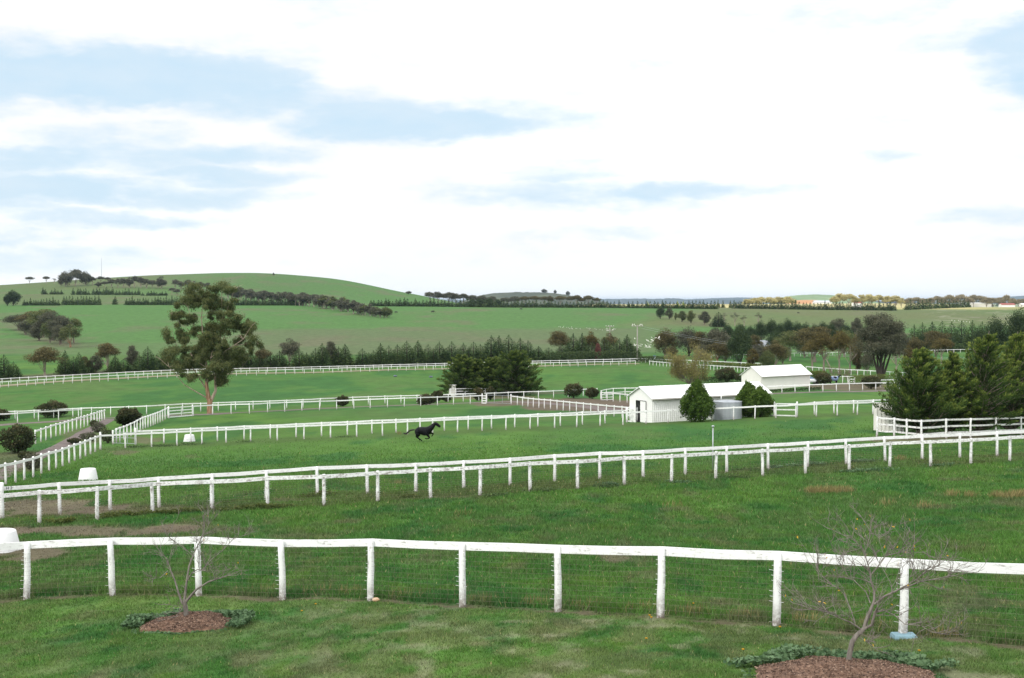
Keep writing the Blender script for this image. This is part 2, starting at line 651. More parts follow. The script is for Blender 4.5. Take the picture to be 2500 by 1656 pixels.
whitepaint('post_paint', 0.42)
whitepaint('post_worn', 0.8)
whitepaint('rail_clean', 0.42, rail=True, foot=False)
whitepaint('rail_worn', 1.0, rail=True, foot=False)
whitepaint('rail_far', 0.2, rail=True, foot=False)
plain('wire', (0.16, 0.13, 0.10), 0.6)
plain('galv', (0.42, 0.45, 0.47), 0.45, 0.6)
noisemat('bark_red', [(0.3, (0.10, 0.055, 0.035)), (0.5, (0.30, 0.17, 0.10)), (0.72, (0.46, 0.33, 0.23))], 1.6, 0.85, vscale=(3, 3, 0.5))
noisemat('bark_pale', [(0.3, (0.16, 0.13, 0.10)), (0.7, (0.36, 0.31, 0.26))], 1.4, 0.85, vscale=(3, 3, 0.6))
noisemat('bark_sapling', [(0.3, (0.10, 0.088, 0.075)), (0.7, (0.26, 0.235, 0.205))], 6.0, 0.9, vscale=(3, 3, 0.6))
noisemat('bark_dark', [(0.3, (0.018, 0.014, 0.012)), (0.7, (0.06, 0.048, 0.040))], 1.8, 0.9, vscale=(3, 3, 0.6))
noisemat('bark_grey', [(0.3, (0.11, 0.088, 0.070)), (0.7, (0.27, 0.225, 0.185))], 6.0, 0.9, vscale=(3, 3, 0.6))
leafmat('leaf_gum', (0.044, 0.064, 0.024), (0.100, 0.128, 0.048), (0.21, 0.21, 0.08))
leafmat('leaf_gum_brown', (0.046, 0.044, 0.022), (0.100, 0.090, 0.040), (0.190, 0.155, 0.060))
leafmat('leaf_gum_grey', (0.044, 0.050, 0.034), (0.096, 0.102, 0.066), (0.170, 0.162, 0.104))
leafmat('leaf_gum_orange', (0.045, 0.038, 0.016), (0.100, 0.084, 0.030), (0.185, 0.145, 0.046))
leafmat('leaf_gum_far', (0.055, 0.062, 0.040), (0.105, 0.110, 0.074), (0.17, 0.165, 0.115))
leafmat('leaf_cypress_dark', (0.026, 0.052, 0.016), (0.062, 0.110, 0.028), (0.18, 0.23, 0.05))
leafmat('leaf_dark', (0.016, 0.032, 0.015), (0.036, 0.062, 0.026), (0.075, 0.105, 0.036))
leafmat('leaf_conifer', (0.020, 0.044, 0.020), (0.054, 0.096, 0.036), (0.13, 0.18, 0.06))
leafmat('leaf_cypress', (0.023, 0.046, 0.015), (0.062, 0.110, 0.025), (0.23, 0.28, 0.055))
leafmat('leaf_shrub', (0.022, 0.034, 0.016), (0.058, 0.068, 0.028), (0.15, 0.115, 0.06))
leafmat('leaf_green', (0.035, 0.075, 0.014), (0.085, 0.150, 0.026), (0.17, 0.24, 0.042))
leafmat('leaf_willow', (0.11, 0.10, 0.036), (0.23, 0.205, 0.075), (0.36, 0.32, 0.12))
leafmat('leaf_red', (0.10, 0.035, 0.035), (0.17, 0.065, 0.06), (0.26, 0.12, 0.10))
leafmat('leaf_sage', (0.040, 0.085, 0.036), (0.088, 0.160, 0.074), (0.16, 0.25, 0.125), rough=0.6)
leafmat('leaf_straw', (0.13, 0.115, 0.045), (0.23, 0.195, 0.080), (0.34, 0.29, 0.13))
leafmat('leaf_hedge', (0.040, 0.062, 0.016), (0.080, 0.105, 0.026), (0.14, 0.16, 0.04))
leafmat('leaf_sunlit_lime', (0.15, 0.20, 0.03), (0.30, 0.36, 0.06), (0.42, 0.48, 0.10))  # sunlight on the young conifers is put into this bright yellow-green
leafmat('leaf_yellow', (0.42, 0.24, 0.02), (0.62, 0.36, 0.03), (0.75, 0.48, 0.06))

# ---------------------------------------------------------------- the land
def polydist(X, Y, pts):
    d = np.full(X.shape, 1e9)
    for p, q in zip(pts[:-1], pts[1:]):
        ax, ay, bx, by = p[0], p[1], q[0], q[1]
        dx, dy = bx - ax, by - ay
        t = np.clip(((X - ax) * dx + (Y - ay) * dy) / max(dx * dx + dy * dy, 1e-9), 0, 1)
        d = np.minimum(d, np.hypot(X - ax - t * dx, Y - ay - t * dy))
    return d


A_POSTS = [(-460, 1530), (-325, 1510), (-190, 1490), (-60, 1472), (65, 1463), (275, 1455), (485, 1455), (690, 1465), (905, 1467), (1129, 1482), (1362, 1494), (1613, 1508), (1895, 1528), (2204, 1556), (2560, 1592), (2980, 1640)]
B1_POSTS = [(-345, 1324), (-193, 1308), (-45, 1293), (96, 1280), (237, 1270), (373, 1256), (517, 1248), (653, 1240), (791, 1235), (922, 1225), (1051, 1217), (1172, 1211), (1294, 1200), (1410, 1194), (1524, 1184),
            (1639, 1179), (1747, 1170), (1862, 1163), (1966, 1157), (2073, 1150), (2172, 1143), (2272, 1139), (2370, 1133), (2465, 1127), (2560, 1121), (2655, 1115), (2750, 1109), (2845, 1103), (2940, 1098)]
B2_POSTS = [(4, 1268), (146, 1256), (269, 1247), (388, 1239), (519, 1230), (650, 1221), (775, 1211), (897, 1206), (1015, 1201), (1132, 1194), (1245, 1187), (1354, 1177), (1464, 1170),
            (1570, 1167), (1673, 1160), (1774, 1154), (1875, 1146), (1971, 1141), (2066, 1134), (2161, 1127), (2251, 1123), (2343, 1118), (2434, 1114), (2530, 1109), (2622, 1104), (2714, 1099), (2806, 1094), (2900, 1089)]


def mix3(col, c, f):
    return col * (1 - f[..., None]) + np.array(c) * f[..., None]


def ground_albedo(X, Y, Z):
    u, v = pix(np.stack([X, Y, Z], -1))
    w = np.clip(Y / 40.0, 0.7, 30.0)
    big = snoise(X, Y, 7, 13, w, 21, 4)
    med = snoise(X, Y, 1.7, 3.4, w, 22, 4)
    fin = fbm(X / 0.45, Y / 0.8, 23, 3)
    near = np.clip(1.25 - Y / 70.0, 0, 1)
    col = np.empty(X.shape + (3,))
    col[:] = (0.056, 0.138, 0.030)
    col = mix3(col, (0.090, 0.165, 0.034), sstep(0.42, 0.66, big) * 0.75)
    col = mix3(col, (0.036, 0.110, 0.029), sstep(0.52, 0.66, med) * 0.8)
    col = mix3(col, (0.105, 0.128, 0.050), sstep(0.58, 0.30, med) * sstep(0.60, 0.40, big) * 0.40)
    # paddock in front: bright yellow-green patches, dull olive, small bare spots
    col = mix3(col, (0.100, 0.165, 0.026), sstep(0.62, 0.74, fbm(X / 0.9, Y / 1.6, 31, 3)) * near * 0.55)
    dull = sstep(0.50, 0.64, fbm(X / 0.7 + 31, Y / 1.3 + 7, 32, 4)) * sstep(0.40, 0.58, fbm(X / 5.0, Y / 7.0, 34, 3)) * near
    col = mix3(col, (0.118, 0.122, 0.058), dull * 0.60)
    bare = sstep(0.63, 0.76, fbm(X / 1.1 + 9, Y / 2.3, 33, 4)) * near
    col = mix3(col, (0.150, 0.118, 0.085), bare * 0.55)
    # lawn this side of the front fence: drier, thinner to the right
    ax, ay = zip(*[(p.x, p.y) for p in (G(*q) for q in A_POSTS)])
    yA = np.interp(X, ax, ay)
    lawn = sstep(0.15, -0.15, Y - yA) * (Y < 40)
    dry = sstep(0.40, 0.62, fbm(X / 0.55, Y / 1.0, 35, 5)) * lawn
    col = mix3(col, (0.165, 0.160, 0.085), dry * (0.30 + 0.25 * sstep(200, 1300, u)))
    col = mix3(col, (0.105, 0.165, 0.040), lawn * sstep(0.5, 0.62, fbm(X / 2.2, Y / 3.0, 36, 3)) * 0.45)
    col = mix3(col, (0.30, 0.265, 0.205), lawn * sstep(0.56, 0.76, fbm(X / 0.45 + 3, Y / 0.8, 37, 5)) * (0.10 + 0.42 * sstep(300, 1500, u)))
    # bare strip under the front fence
    d = polydist(X, Y, list(zip(ax, ay)))
    f = sstep(0.34, 0.10, d + (fbm(X / 0.5, Y / 0.5, 41, 3) - 0.5) * 0.5 + 0.08) * (Y < 40)
    col = mix3(col, (0.135, 0.098, 0.076), f * 0.9)
    # between and under the paired fences: rough, browner, grazed down
    yB1 = np.interp(X, *zip(*[(p.x, p.y) for p in (G(*q) for q in B1_POSTS)]))
    yB2 = np.interp(X, *zip(*[(p.x, p.y) for p in (G(*q) for q in B2_POSTS)]))
    b = sstep(yB1 - 0.8, yB1, Y) * sstep(yB2 + 1.6, yB2 + 0.1, Y) * (Y < 80)
    col = mix3(col, (0.088, 0.102, 0.040), b * (0.35 + 0.45 * sstep(0.35, 0.65, fbm(X / 2.0, Y / 2.0, 43, 3))))
    for (pu, pv, ru, rv, a) in [(60, 1238, 260, 24, .95), (330, 1246, 200, 14, .5), (250, 1296, 330, 17, .95), (480, 1290, 150, 14, .5), (60, 1350, 130, 26, .95), (1500, 1362, 42, 14, .8), (20, 1300, 90, 14, .6),
                                (300, 1105, 40, 7, .7), (360, 1075, 45, 10, .7), (850, 1275, 40, 7, .5), (1130, 1215, 90, 4, .5), (700, 1222, 60, 4, .5), (2170, 1076, 110, 6, .8),
                                (470, 1115, 24, 5, .4), (2470, 1228, 60, 12, .45), (2030, 1198, 60, 8, .4), (2320, 1172, 70, 4, .5), (1640, 1245, 40, 5, .4), (740, 1310, 90, 8, .4), (2290, 1240, 60, 8, .4)]:
        q = ((u - pu) / ru) ** 2 + ((v - pv) / rv) ** 2 + (fbm(X / 0.9, Y / 1.8, 47, 4) - 0.5) * 1.9
        col = mix3(col, (0.150, 0.105, 0.088), sstep(1.05, 0.35, q) * a * 0.9)
    # C pair of fences
    c1 = polydist(X, Y, [(p.x, p.y) for p in (G(*q) for q in C1_LINE)])
    col = mix3(col, (0.075, 0.108, 0.036), sstep(5.0, 1.0, c1) * (Y > 80) * (Y < 140) * 0.6)
    # brown yards round the tracks
    for (pu, pv, ru, rv, a) in [(1420, 990, 170, 17, .9), (1300, 980, 80, 8, .6), (1210, 987, 60, 6, .8), (1180, 970, 120, 5, .7), (2080, 945, 120, 10, .8), (1500, 1000, 60, 14, .8), (40, 1130, 80, 30, .5),
                                (210, 1065, 60, 22, .45), (2290, 1068, 160, 7, .8), (1330, 960, 60, 3, .5), (2350, 965, 200, 8, .6)]:
        q = ((u - pu) / ru) ** 2 + ((v - pv) / rv) ** 2 + (fbm(X / 3, Y / 6, 49, 3) - 0.5) * 1.0
        col = mix3(col, (0.135, 0.092, 0.080), sstep(1.1, 0.7, q) * a)
    # far side of the valley
    far = sstep(395, 430, Y)
    hill = (fbm(X / 90.0, Y / 160.0, 51, 4) - 0.5)
    field = np.array((0.074, 0.158, 0.046)) + 0 * col
    grey = sstep(796, 806, v + hill * 14) * sstep(470, 640, u) * sstep(1720, 1500, u) + sstep(830, 845, v) * sstep(640, 470, u) * 0.5
    field = mix3(field, (0.105, 0.130, 0.068), np.clip(grey + hill * 0.5, 0, 1) * 0.85)
    right = sstep(1560, 1700, u + (v - 770) * 4.5) * sstep(805, 790, v)
    field = mix3(field, (0.118, 0.138, 0.062), np.clip(right * (0.85 + hill), 0, 1))
    field = mix3(field, (0.30, 0.28, 0.23), right * sstep(2230, 2300, u) * sstep(0.60, 0.72, fbm(X / 14, Y / 9, 53, 4)) * 0.6)
    up = sstep(747, 742, v) * sstep(1000, 600, u)
    field = mix3(field, (0.100, 0.135, 0.056), np.clip(up * (0.7 + hill * 1.4) * sstep(700, 300, u), 0, 1))
    field = mix3(field, (0.076, 0.135, 0.048), np.clip(up * sstep(400, 700, u) * 0.8, 0, 1))
    field = mix3(field, (0.135, 0.118, 0.082), sstep(0.52, 0.78, fbm(X / 28, Y / 60, 55, 5)) * 0.55)
    scrub = sstep(1.0, 0.4, ((u - 95) / 115) ** 2 + ((v - 812 - (u - 95) * 0.30) / 22) ** 2)
    field = mix3(field, (0.125, 0.115, 0.078), scrub * 0.6)
    straw = sstep(1120, 1200, Y) * sstep(1250, 1500, u)  # far dry grass, with distant sunlight painted into its pale colour
    field = mix3(field, (0.40, 0.36, 0.17), straw * (0.5 + 0.5 * sstep(0.35, 0.6, fbm(X / 200, Y / 260, 57, 3))))
    plain_ = sstep(2300, 2800, Y)
    field = mix3(field, (0.16, 0.20, 0.11), plain_ * 0.7)
    field = mix3(field, (0.42, 0.22, 0.10), sstep(1800, 1900, Y) * sstep(2900, 2700, Y) * sstep(1925, 1945, u) * sstep(2015, 1995, u))
    col = col * (1 - far[..., None]) + field * far[..., None]
    # dark brown, needle-strewn ground below the tree belt behind the far rails
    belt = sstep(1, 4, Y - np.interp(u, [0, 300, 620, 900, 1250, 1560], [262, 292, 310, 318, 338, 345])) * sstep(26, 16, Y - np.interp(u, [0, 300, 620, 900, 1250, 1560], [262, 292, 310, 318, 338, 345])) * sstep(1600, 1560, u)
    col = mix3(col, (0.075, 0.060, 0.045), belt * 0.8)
    col = col * (0.80 + 0.40 * fin * near + 0.40 * 0.5 * (1 - near))[..., None]
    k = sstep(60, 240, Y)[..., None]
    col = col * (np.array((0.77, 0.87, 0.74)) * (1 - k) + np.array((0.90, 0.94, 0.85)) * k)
    return np.clip(col, 0.004, 0.9)


C1_LINE = [(-80, 1114), (245, 1098), (432, 1088), (612, 1078), (934, 1064), (1177, 1052), (1408, 1043), (1685, 1030), (1894, 1021), (2093, 1013), (2140, 1011)]


def build_ground():
    me = bpy.data.meshes.new('ground')
    n = NL * NC
    co = np.stack([GX, GY, GZ], -1).reshape(-1, 3)
    i = np.arange((NL - 1) * (NC - 1))
    a = (i // (NC - 1)) * NC + i % (NC - 1)
    quads = np.stack([a, a + 1, a + NC + 1, a + NC], -1).astype(np.int32)
    me.vertices.add(n)
    me.vertices.foreach_set('co', co.astype(np.float32).ravel())
    me.loops.add(quads.size)
    me.loops.foreach_set('vertex_index', quads.ravel())
    me.polygons.add(len(quads))
    me.polygons.foreach_set('loop_start', np.arange(0, quads.size, 4, dtype=np.int32))
    me.polygons.foreach_set('use_smooth', np.ones(len(quads), bool))
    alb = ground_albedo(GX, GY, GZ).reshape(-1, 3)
    at_ = me.attributes.new('albedo', 'FLOAT_COLOR', 'POINT')
    c = np.ones((n, 4), np.float32)
    c[:, :3] = alb
    at_.data.foreach_set('color', c.ravel())
    me.update(calc_edges=True)
    m, nt, b = newmat('turf')
    at2 = nt.nodes.new('ShaderNodeAttribute')
    at2.attribute_name = 'albedo'
    f1 = texnoise(nt, 5.0, 6, 0.7, 'World', (1, 0.6, 1))
    f2 = texnoise(nt, 0.35, 5, 0.65, 'World', (1, 0.5, 1))
    ad = nt.nodes.new('ShaderNodeMath')
    ad.operation = 'ADD'
    nt.links.new(f1, ad.inputs[0])
    nt.links.new(f2, ad.inputs[1])
    mr = nt.nodes.new('ShaderNodeMapRange')
    nt.links.new(ad.outputs[0], mr.inputs['Value'])
    mr.inputs['From Min'].default_value = 0.6
    mr.inputs['From Max'].default_value = 1.4
    mr.inputs['To Min'].default_value = 0.62
    mr.inputs['To Max'].default_value = 1.42
    mx = nt.nodes.new('ShaderNodeVectorMath')
    mx.operation = 'SCALE'
    nt.links.new(at2.outputs['Color'], mx.inputs[0])
    nt.links.new(mr.outputs[0], mx.inputs['Scale'])
    nt.links.new(mx.outputs[0], b.inputs['Base Color'])
    b.inputs['Roughness'].default_value = 0.95
    b.inputs['Specular IOR Level'].default_value = 0.1
    bp = nt.nodes.new('ShaderNodeBump')
    bp.inputs['Strength'].default_value = 0.5
    bp.inputs['Distance'].default_value = 0.05
    nt.links.new(f1, bp.inputs['Height'])
    nt.links.new(bp.outputs[0], b.inputs['Normal'])
    MATS['turf'] = m
    tag(obj('ground', me, m), kind='structure')


build_ground()

# gravel tracks laid over the turf as thin sheets
noisemat('gravel', [(0.30, (0.105, 0.085, 0.080)), (0.55, (0.150, 0.122, 0.112)), (0.75, (0.20, 0.165, 0.145))], 1.2, 0.95, 6, 'World')
noisemat('pale_dirt', [(0.30, (0.16, 0.16, 0.085)), (0.55, (0.24, 0.215, 0.14)), (0.75, (0.30, 0.27, 0.185))], 0.8, 0.95, 6, 'World')


def track(name, line, width, mat, lift=0.06):
    P = [G(*q) if len(q) == 2 else Vector((q[0], q[1], 0)) for q in line]
    pts = []
    for p, q in zip(P[:-1], P[1:]):
        k = max(1, int((q - p).length / 1.0))
        pts += [p.lerp(q, i / k) for i in range(k)]
    pts.append(P[-1])
    vs_, fs = [], []
    nx = 5
    for i, p in enumerate(pts):
        t = (pts[min(i + 1, len(pts) - 1)] - pts[max(i - 1, 0)])
        t.z = 0
        t.normalize()
        s = Vector((-t.y, t.x, 0))
        wl = width / 2 * (1 + 0.25 * (float(vnoise(np.array(i * 0.21), np.array(3.3), 61)) - 0.5))
        wr = width / 2 * (1 + 0.25 * (float(vnoise(np.array(i * 0.23), np.array(8.3), 62)) - 0.5))
        for k in range(nx):
            a = k / (nx - 1)
            q = p + s * (wl * (1 - a) - wr * a)
            edge = 0.05 if k in (0, nx - 1) else 0.0
            vs_.append((q.x, q.y, float(ground_z(q.x, q.y)) + lift - edge))
    for i in range(len(pts) - 1):
        for k in range(nx - 1):
            a = i * nx + k
            fs.append((a, a + 1, a + nx + 1, a + nx))
    b = MB()
    b.add(vs_, fs)
    tag(obj(name, b.mesh(name, True), MATS[mat]), kind='structure')


track('gravel_track', [(-60, 1041), (40, 1035), (130, 1030), (250, 1022), (330, 1018), (420, 1015), (520, 1012), (640, 1005), (760, 999), (900, 993), (1040, 988), (1150, 984), (1250, 981),
                       (1330, 985), (1420, 992), (1510, 1003)], 3.6, 'gravel')
track('gravel_track', [(268, 1024), (215, 1052), (160, 1084), (90, 1115), (20, 1150), (-60, 1190)], 1.5, 'gravel')
track('gravel_track', [(1870, 962), (1960, 959), (2060, 957), (2170, 954), (2300, 951), (2480, 950)], 3.4, 'gravel')
track('dirt_track', [(-60, 947), (20, 942), (120, 934), (240, 927), (400, 919), (620, 912), (900, 905.5), (1100, 901), (1300, 895), (1450, 890.5), (1560, 888.5)], 4.2, 'pale_dirt', 0.12)


# ---------------------------------------------------------------- far hills: ridges standing beyond the plain
def ridge(name, crest, D, depth, mat, rough=0.0, seed=1):
    """a long hill with the given crest (photo pixels) at distance D, rounded front and back"""
    us = np.arange(crest[0][0], crest[-1][0] + 1, 4.0)
    vv = np.interp(us, [c[0] for c in crest], [c[1] for c in crest])
    vs_, fs = [], []
    prof = [(-1, 0), (-.75, .25), (-.5, .55), (-.25, .85), (0, 1), (.3, .8), (1, 0)]
    n = len(prof)
    nz = fbm(us / 9.0, us * 0 + seed, seed, 3) - 0.5
    for k, (u, v) in enumerate(zip(us, vv)):
        top = spot(u, v, D)
        base = -32 + CAMZ
        h = max(top.z - base, 0.5) + nz[k] * rough
        for (q, hh) in prof:
            Y = D + q * depth
            x = top.x * (1 + 0.0 * q)
            vs_.append((x, Y, base + h * hh + (float(vnoise(np.array(u / 14.0), np.array(q * 7.0), seed + 5)) - 0.5) * h * 0.12 * (hh > 0.1) * (hh < 1)))
    for i in range(len(us) - 1):
        for k in range(n - 1):
            a = i * n + k
            fs.append((a, a + n, a + n + 1, a + 1))
    b = MB()
    b.add(vs_, fs)
    tag(obj(name, b.mesh(name, True), MATS[mat]), kind='structure')


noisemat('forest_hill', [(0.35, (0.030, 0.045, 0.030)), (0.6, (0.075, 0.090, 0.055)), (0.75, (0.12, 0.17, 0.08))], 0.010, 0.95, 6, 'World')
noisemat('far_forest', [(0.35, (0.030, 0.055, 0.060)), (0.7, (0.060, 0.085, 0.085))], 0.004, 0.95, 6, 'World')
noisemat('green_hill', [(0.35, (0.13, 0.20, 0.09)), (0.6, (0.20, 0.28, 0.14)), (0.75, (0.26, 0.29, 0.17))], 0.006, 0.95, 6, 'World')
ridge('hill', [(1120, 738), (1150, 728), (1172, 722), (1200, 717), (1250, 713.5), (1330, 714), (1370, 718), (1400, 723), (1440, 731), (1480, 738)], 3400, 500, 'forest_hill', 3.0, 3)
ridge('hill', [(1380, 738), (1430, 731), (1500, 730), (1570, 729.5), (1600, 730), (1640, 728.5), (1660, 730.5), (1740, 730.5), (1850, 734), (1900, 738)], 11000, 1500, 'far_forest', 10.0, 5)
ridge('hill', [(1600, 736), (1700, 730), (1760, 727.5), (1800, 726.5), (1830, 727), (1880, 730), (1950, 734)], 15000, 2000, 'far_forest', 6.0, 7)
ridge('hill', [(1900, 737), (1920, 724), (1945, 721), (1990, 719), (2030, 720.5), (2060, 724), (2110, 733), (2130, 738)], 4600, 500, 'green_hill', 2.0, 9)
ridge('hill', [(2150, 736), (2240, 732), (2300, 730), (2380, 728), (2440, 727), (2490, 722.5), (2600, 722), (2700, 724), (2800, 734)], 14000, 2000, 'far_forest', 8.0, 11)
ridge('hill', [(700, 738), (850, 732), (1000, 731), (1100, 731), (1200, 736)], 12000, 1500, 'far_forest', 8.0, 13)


sunlit_straw = noisemat('sunlit_straw_field', [(0.35, (0.34, 0.31, 0.14)), (0.55, (0.46, 0.41, 0.20)), (0.75, (0.30, 0.33, 0.13))], 0.006, 0.95, 6, 'World')  # dry grass colour, kept pale to stand in for distant sunlight
noisemat('ploughed_field', [(0.35, (0.40, 0.20, 0.09)), (0.7, (0.52, 0.30, 0.15))], 0.01, 0.95, 6, 'World')
ridge('field', [(1360, 750), (1450, 743.5), (1600, 743), (1800, 743), (2100, 741), (2230, 741), (2330, 744), (2420, 752)], 1960, 160, 'sunlit_straw_field', 0.3, 15)
ridge('field', [(1915, 745), (1938, 734), (1965, 732.5), (1992, 733), (2012, 736), (2030, 745)], 2700, 200, 'ploughed_field', 0.3, 17)


# ---------------------------------------------------------------- short grass of the near paddock, blade by blade
def blades(name, n, y0, y1, u0, u1, h0, seed, mask=None, gain=1.0, albedo_fn=None):
    r = np.random.default_rng(seed)
    Y = np.exp(r.uniform(math.log(y0), math.log(y1), n))
    X = (r.uniform(u0, u1, n) - CX) / F * Y
    tuft = fbm(X / 0.55, Y / 0.55, 71, 3)
    keep = r.uniform(0, 1, n) < (0.25 + 1.2 * tuft) * sstep(115, 55, Y)
    X, Y, tuft = X[keep], Y[keep], tuft[keep]
    Z = ground_z(X, Y)
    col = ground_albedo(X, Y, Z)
    green = sstep(0.95, 1.25, col[:, 1] / col[:, 0])
    keep = r.uniform(0, 1, len(X)) < 0.22 + 0.78 * green
    X, Y, Z, tuft, col, green = X[keep], Y[keep], Z[keep], tuft[keep], col[keep], green[keep]
    n = len(X)
    size = np.clip(Y / 24.0, 0.8, 2.6)
    h = h0 * (0.35 + 1.3 * tuft ** 1.5 + 0.25 * r.uniform(0, 1, n)) * (0.45 + 0.55 * green) * size ** 0.35
    if mask is not None:
        h = h * mask(X, Y)
    wdt = 0.0075 * size * r.uniform(0.7, 1.5, n)
    a = r.uniform(0, 2 * math.pi, n)
    lean = r.uniform(0.15, 0.95, n) * h
    la = r.uniform(0, 2 * math.pi, n)
    base = np.stack([X, Y, Z - 0.004], -1)
    side = np.stack([np.cos(a), np.sin(a), 0 * a], -1) * wdt[:, None]
    tip = base + np.stack([np.cos(la) * lean, np.sin(la) * lean, h], -1)
    V = np.stack([base - side, base + side, tip], 1).reshape(-1, 3)
    k = r.uniform(0.60, 1.60, n)[:, None] * gain
    straw = (r.uniform(0, 1, n) < 0.014)[:, None]
    col = np.where(straw, np.array([0.24, 0.21, 0.10]) * k, col * k)
    m = MATS.get('blade')
    if m is None:
        m, nt, b = newmat('blade')
        at2 = nt.nodes.new('ShaderNodeAttribute')
        at2.attribute_name = 'albedo'
        nt.links.new(at2.outputs['Color'], b.inputs['Base Color'])
        b.inputs['Roughness'].default_value = 0.6
        b.inputs['Specular IOR Level'].default_value = 0.25
        tr = nt.nodes.new('ShaderNodeBsdfTranslucent')
        nt.links.new(at2.outputs['Color'], tr.inputs[0])
        mx = nt.nodes.new('ShaderNodeMixShader')
        mx.inputs[0].default_value = 0.35
        nt.links.new(b.outputs[0], mx.inputs[1])
        nt.links.new(tr.outputs[0], mx.inputs[2])
        nt.links.new(mx.outputs[0], nt.nodes['Material Output'].inputs['Surface'])
        MATS['blade'] = m
    tag(obj(name, np_mesh(name, V, 3, col=col), m), kind='stuff')


def longer(X, Y):
    ax, ay = zip(*[(p.x, p.y) for p in (G(*q) for q in A_POSTS)])
    d = Y - np.interp(X, ax, ay)
    return 1.0 + 1.5 * sstep(0.1, 0.35, d) * sstep(1.6, 0.6, d) * (Y < 40) + 0.25 * sstep(0.2, 0.5, d) - 0.35 * sstep(0.0, -0.2, d) * (Y < 40)


blades('grass', 1480000, 13.5, 115.0, -480, 3020, 0.070, 5, longer, 1.28)

# ---------------------------------------------------------------- fences
_post_cache = {}


def post_mesh(h, r, stubs, var, flat=False):
    key = (round(h, 2), round(r, 3), stubs, var, flat)
    if key in _post_cache:
        return _post_cache[key]
    rg = random.Random(repr(key))
    b = MB()
    n = 10 if r > 0.05 else 8
    pts, rad = [], []
    for k in range(6):
        t = k / 5
        z = -0.25 + (h + 0.25) * t
        pts.append((rg.uniform(-.008, .008), rg.uniform(-.008, .008), z))
        rad.append(r * (1.08 - 0.12 * t) * rg.uniform(0.97, 1.03))
    pts.append((pts[-1][0], pts[-1][1], h + r * 0.22))
    rad.append(r * 0.72)
    b.tube(pts, rad, n)
    if stubs:                                           # paint that caught the wires beside the post
        for k in range(stubs):
            z = 0.07 + (h - 0.28) * k / (stubs - 1)
            for sx in (-1, 1):
                L_ = rg.uniform(0.015, 0.075)
                if rg.random() < .2:
                    continue
                b.tube([(sx * r * 0.6, -r * 0.75, z), (sx * (r + L_), -r * 0.75, z + rg.uniform(-.01, .01))], 0.0038, 4)
    me = b.mesh('post', True)
    _post_cache[key] = me
    return me


def fence(label, posts, h=1.30, r=0.065, rails=((1.24, 0.14, 0.045),), side=1, wires=0, vert=0.0, stubs=0, pm='post_paint', rm='rail_clean', name='rail_fence', group=None,
          lean=0.012, seed=1, tall=(), skip=(), cat='fence', ext=(0, 0)):
    P = [p if isinstance(p, Vector) else G(*p) for p in posts]
    rg = random.Random(seed * 131 + 7)
    O = P[0].copy()
    root = thing(name, O, label, cat, group)
    n = len(P)
    T = []
    for i in range(n):
        t = P[min(i + 1, n - 1)] - P[max(i - 1, 0)]
        t.z = 0
        t.normalize()
        s = Vector((-t.y, t.x, 0))
        if s.dot(P[i]) < 0:                             # away from the camera
            s = -s
        T.append((t, s))
    for i, p in enumerate(P):
        if i in skip:
            continue
        hh = h + (0.16 if i in tall else 0)
        rr = r * (1.3 if i in tall else 1)
        o = obj('post', post_mesh(hh, rr, stubs, i % 3), MATS[pm], root)
        ang = math.atan2(T[i][0].y, T[i][0].x)
        o.location = p - O
        o.rotation_euler = (rg.gauss(0, lean), rg.gauss(0, lean), ang if abs(ang) < math.pi / 2 else ang + math.pi)
    for (zt, th, dp) in rails:
        rings = []
        for i, p in enumerate(P):
            t, s = T[i]
            off = s * (side * (r * 0.85 + dp / 2))
            q = p - O + off
            if i == 0:
                q = q - t * (r + 0.03 + ext[0])
            if i == n - 1:
                q = q + t * (r + 0.03 + ext[1])
            z = zt - th / 2 + rg.uniform(-.015, .015)
            tw = th * rg.uniform(0.94, 1.05)
            rings.append([q + s * (dp / 2) + Vector((0, 0, z + tw / 2)), q - s * (dp / 2) + Vector((0, 0, z + tw / 2)), q - s * (dp / 2) + Vector((0, 0, z - tw / 2)), q + s * (dp / 2) + Vector((0, 0, z - tw / 2))])
            if i < n - 1:
                q2 = (p + P[i + 1]) / 2 - O + s * (side * (r * 0.85 + dp / 2))
                z2 = z - rg.uniform(0.0, 0.02)
                rings.append([q2 + s * (dp / 2) + Vector((0, 0, z2 + tw / 2)), q2 - s * (dp / 2) + Vector((0, 0, z2 + tw / 2)), q2 - s * (dp / 2) + Vector((0, 0, z2 - tw / 2)), q2 + s * (dp / 2) + Vector((0, 0, z2 - tw / 2))])
        b = MB().sweep(rings)
        obj('rail', b.mesh('rail'), MATS[rm], root)
    if wires:
        b = MB()
        top = min(z for z, _, _ in rails) - 0.16
        hs = [0.06 + (top - 0.06) * k / (wires - 1) for k in range(wires)]
        for zz in hs:
            pts = []
            for i, p in enumerate(P):
                q = p - O - T[i][1] * (side * r * 0.75)
                pts.append(q + Vector((0, 0, zz)))
                if i < n - 1:
                    m_ = (q + P[i + 1] - O - T[i + 1][1] * (side * r * 0.75)) / 2
                    pts.append(m_ + Vector((0, 0, zz - 0.012)))
            b.tube(pts, 0.0018, 3, cap=False)
        if vert:
            for i in range(n - 1):
                q0, q1 = P[i] - O - T[i][1] * (side * r * 0.75), P[i + 1] - O - T[i + 1][1] * (side * r * 0.75)
                k = int((q1 - q0).length / vert)
                for j in range(1, k):
                    q = q0.lerp(q1, j / k)
                    b.tube([q + Vector((0, 0, hs[0])), q + Vector((0, 0, hs[-1] + 0.04))], 0.0017, 3, cap=False)
        obj('wire_mesh', b.mesh('wire_mesh'), MATS['wire'], root)
    return root


def line(us, anchors):
    return [(u, float(np.interp(u, [a[0] for a in anchors], [a[1] for a in anchors]))) for u in us]


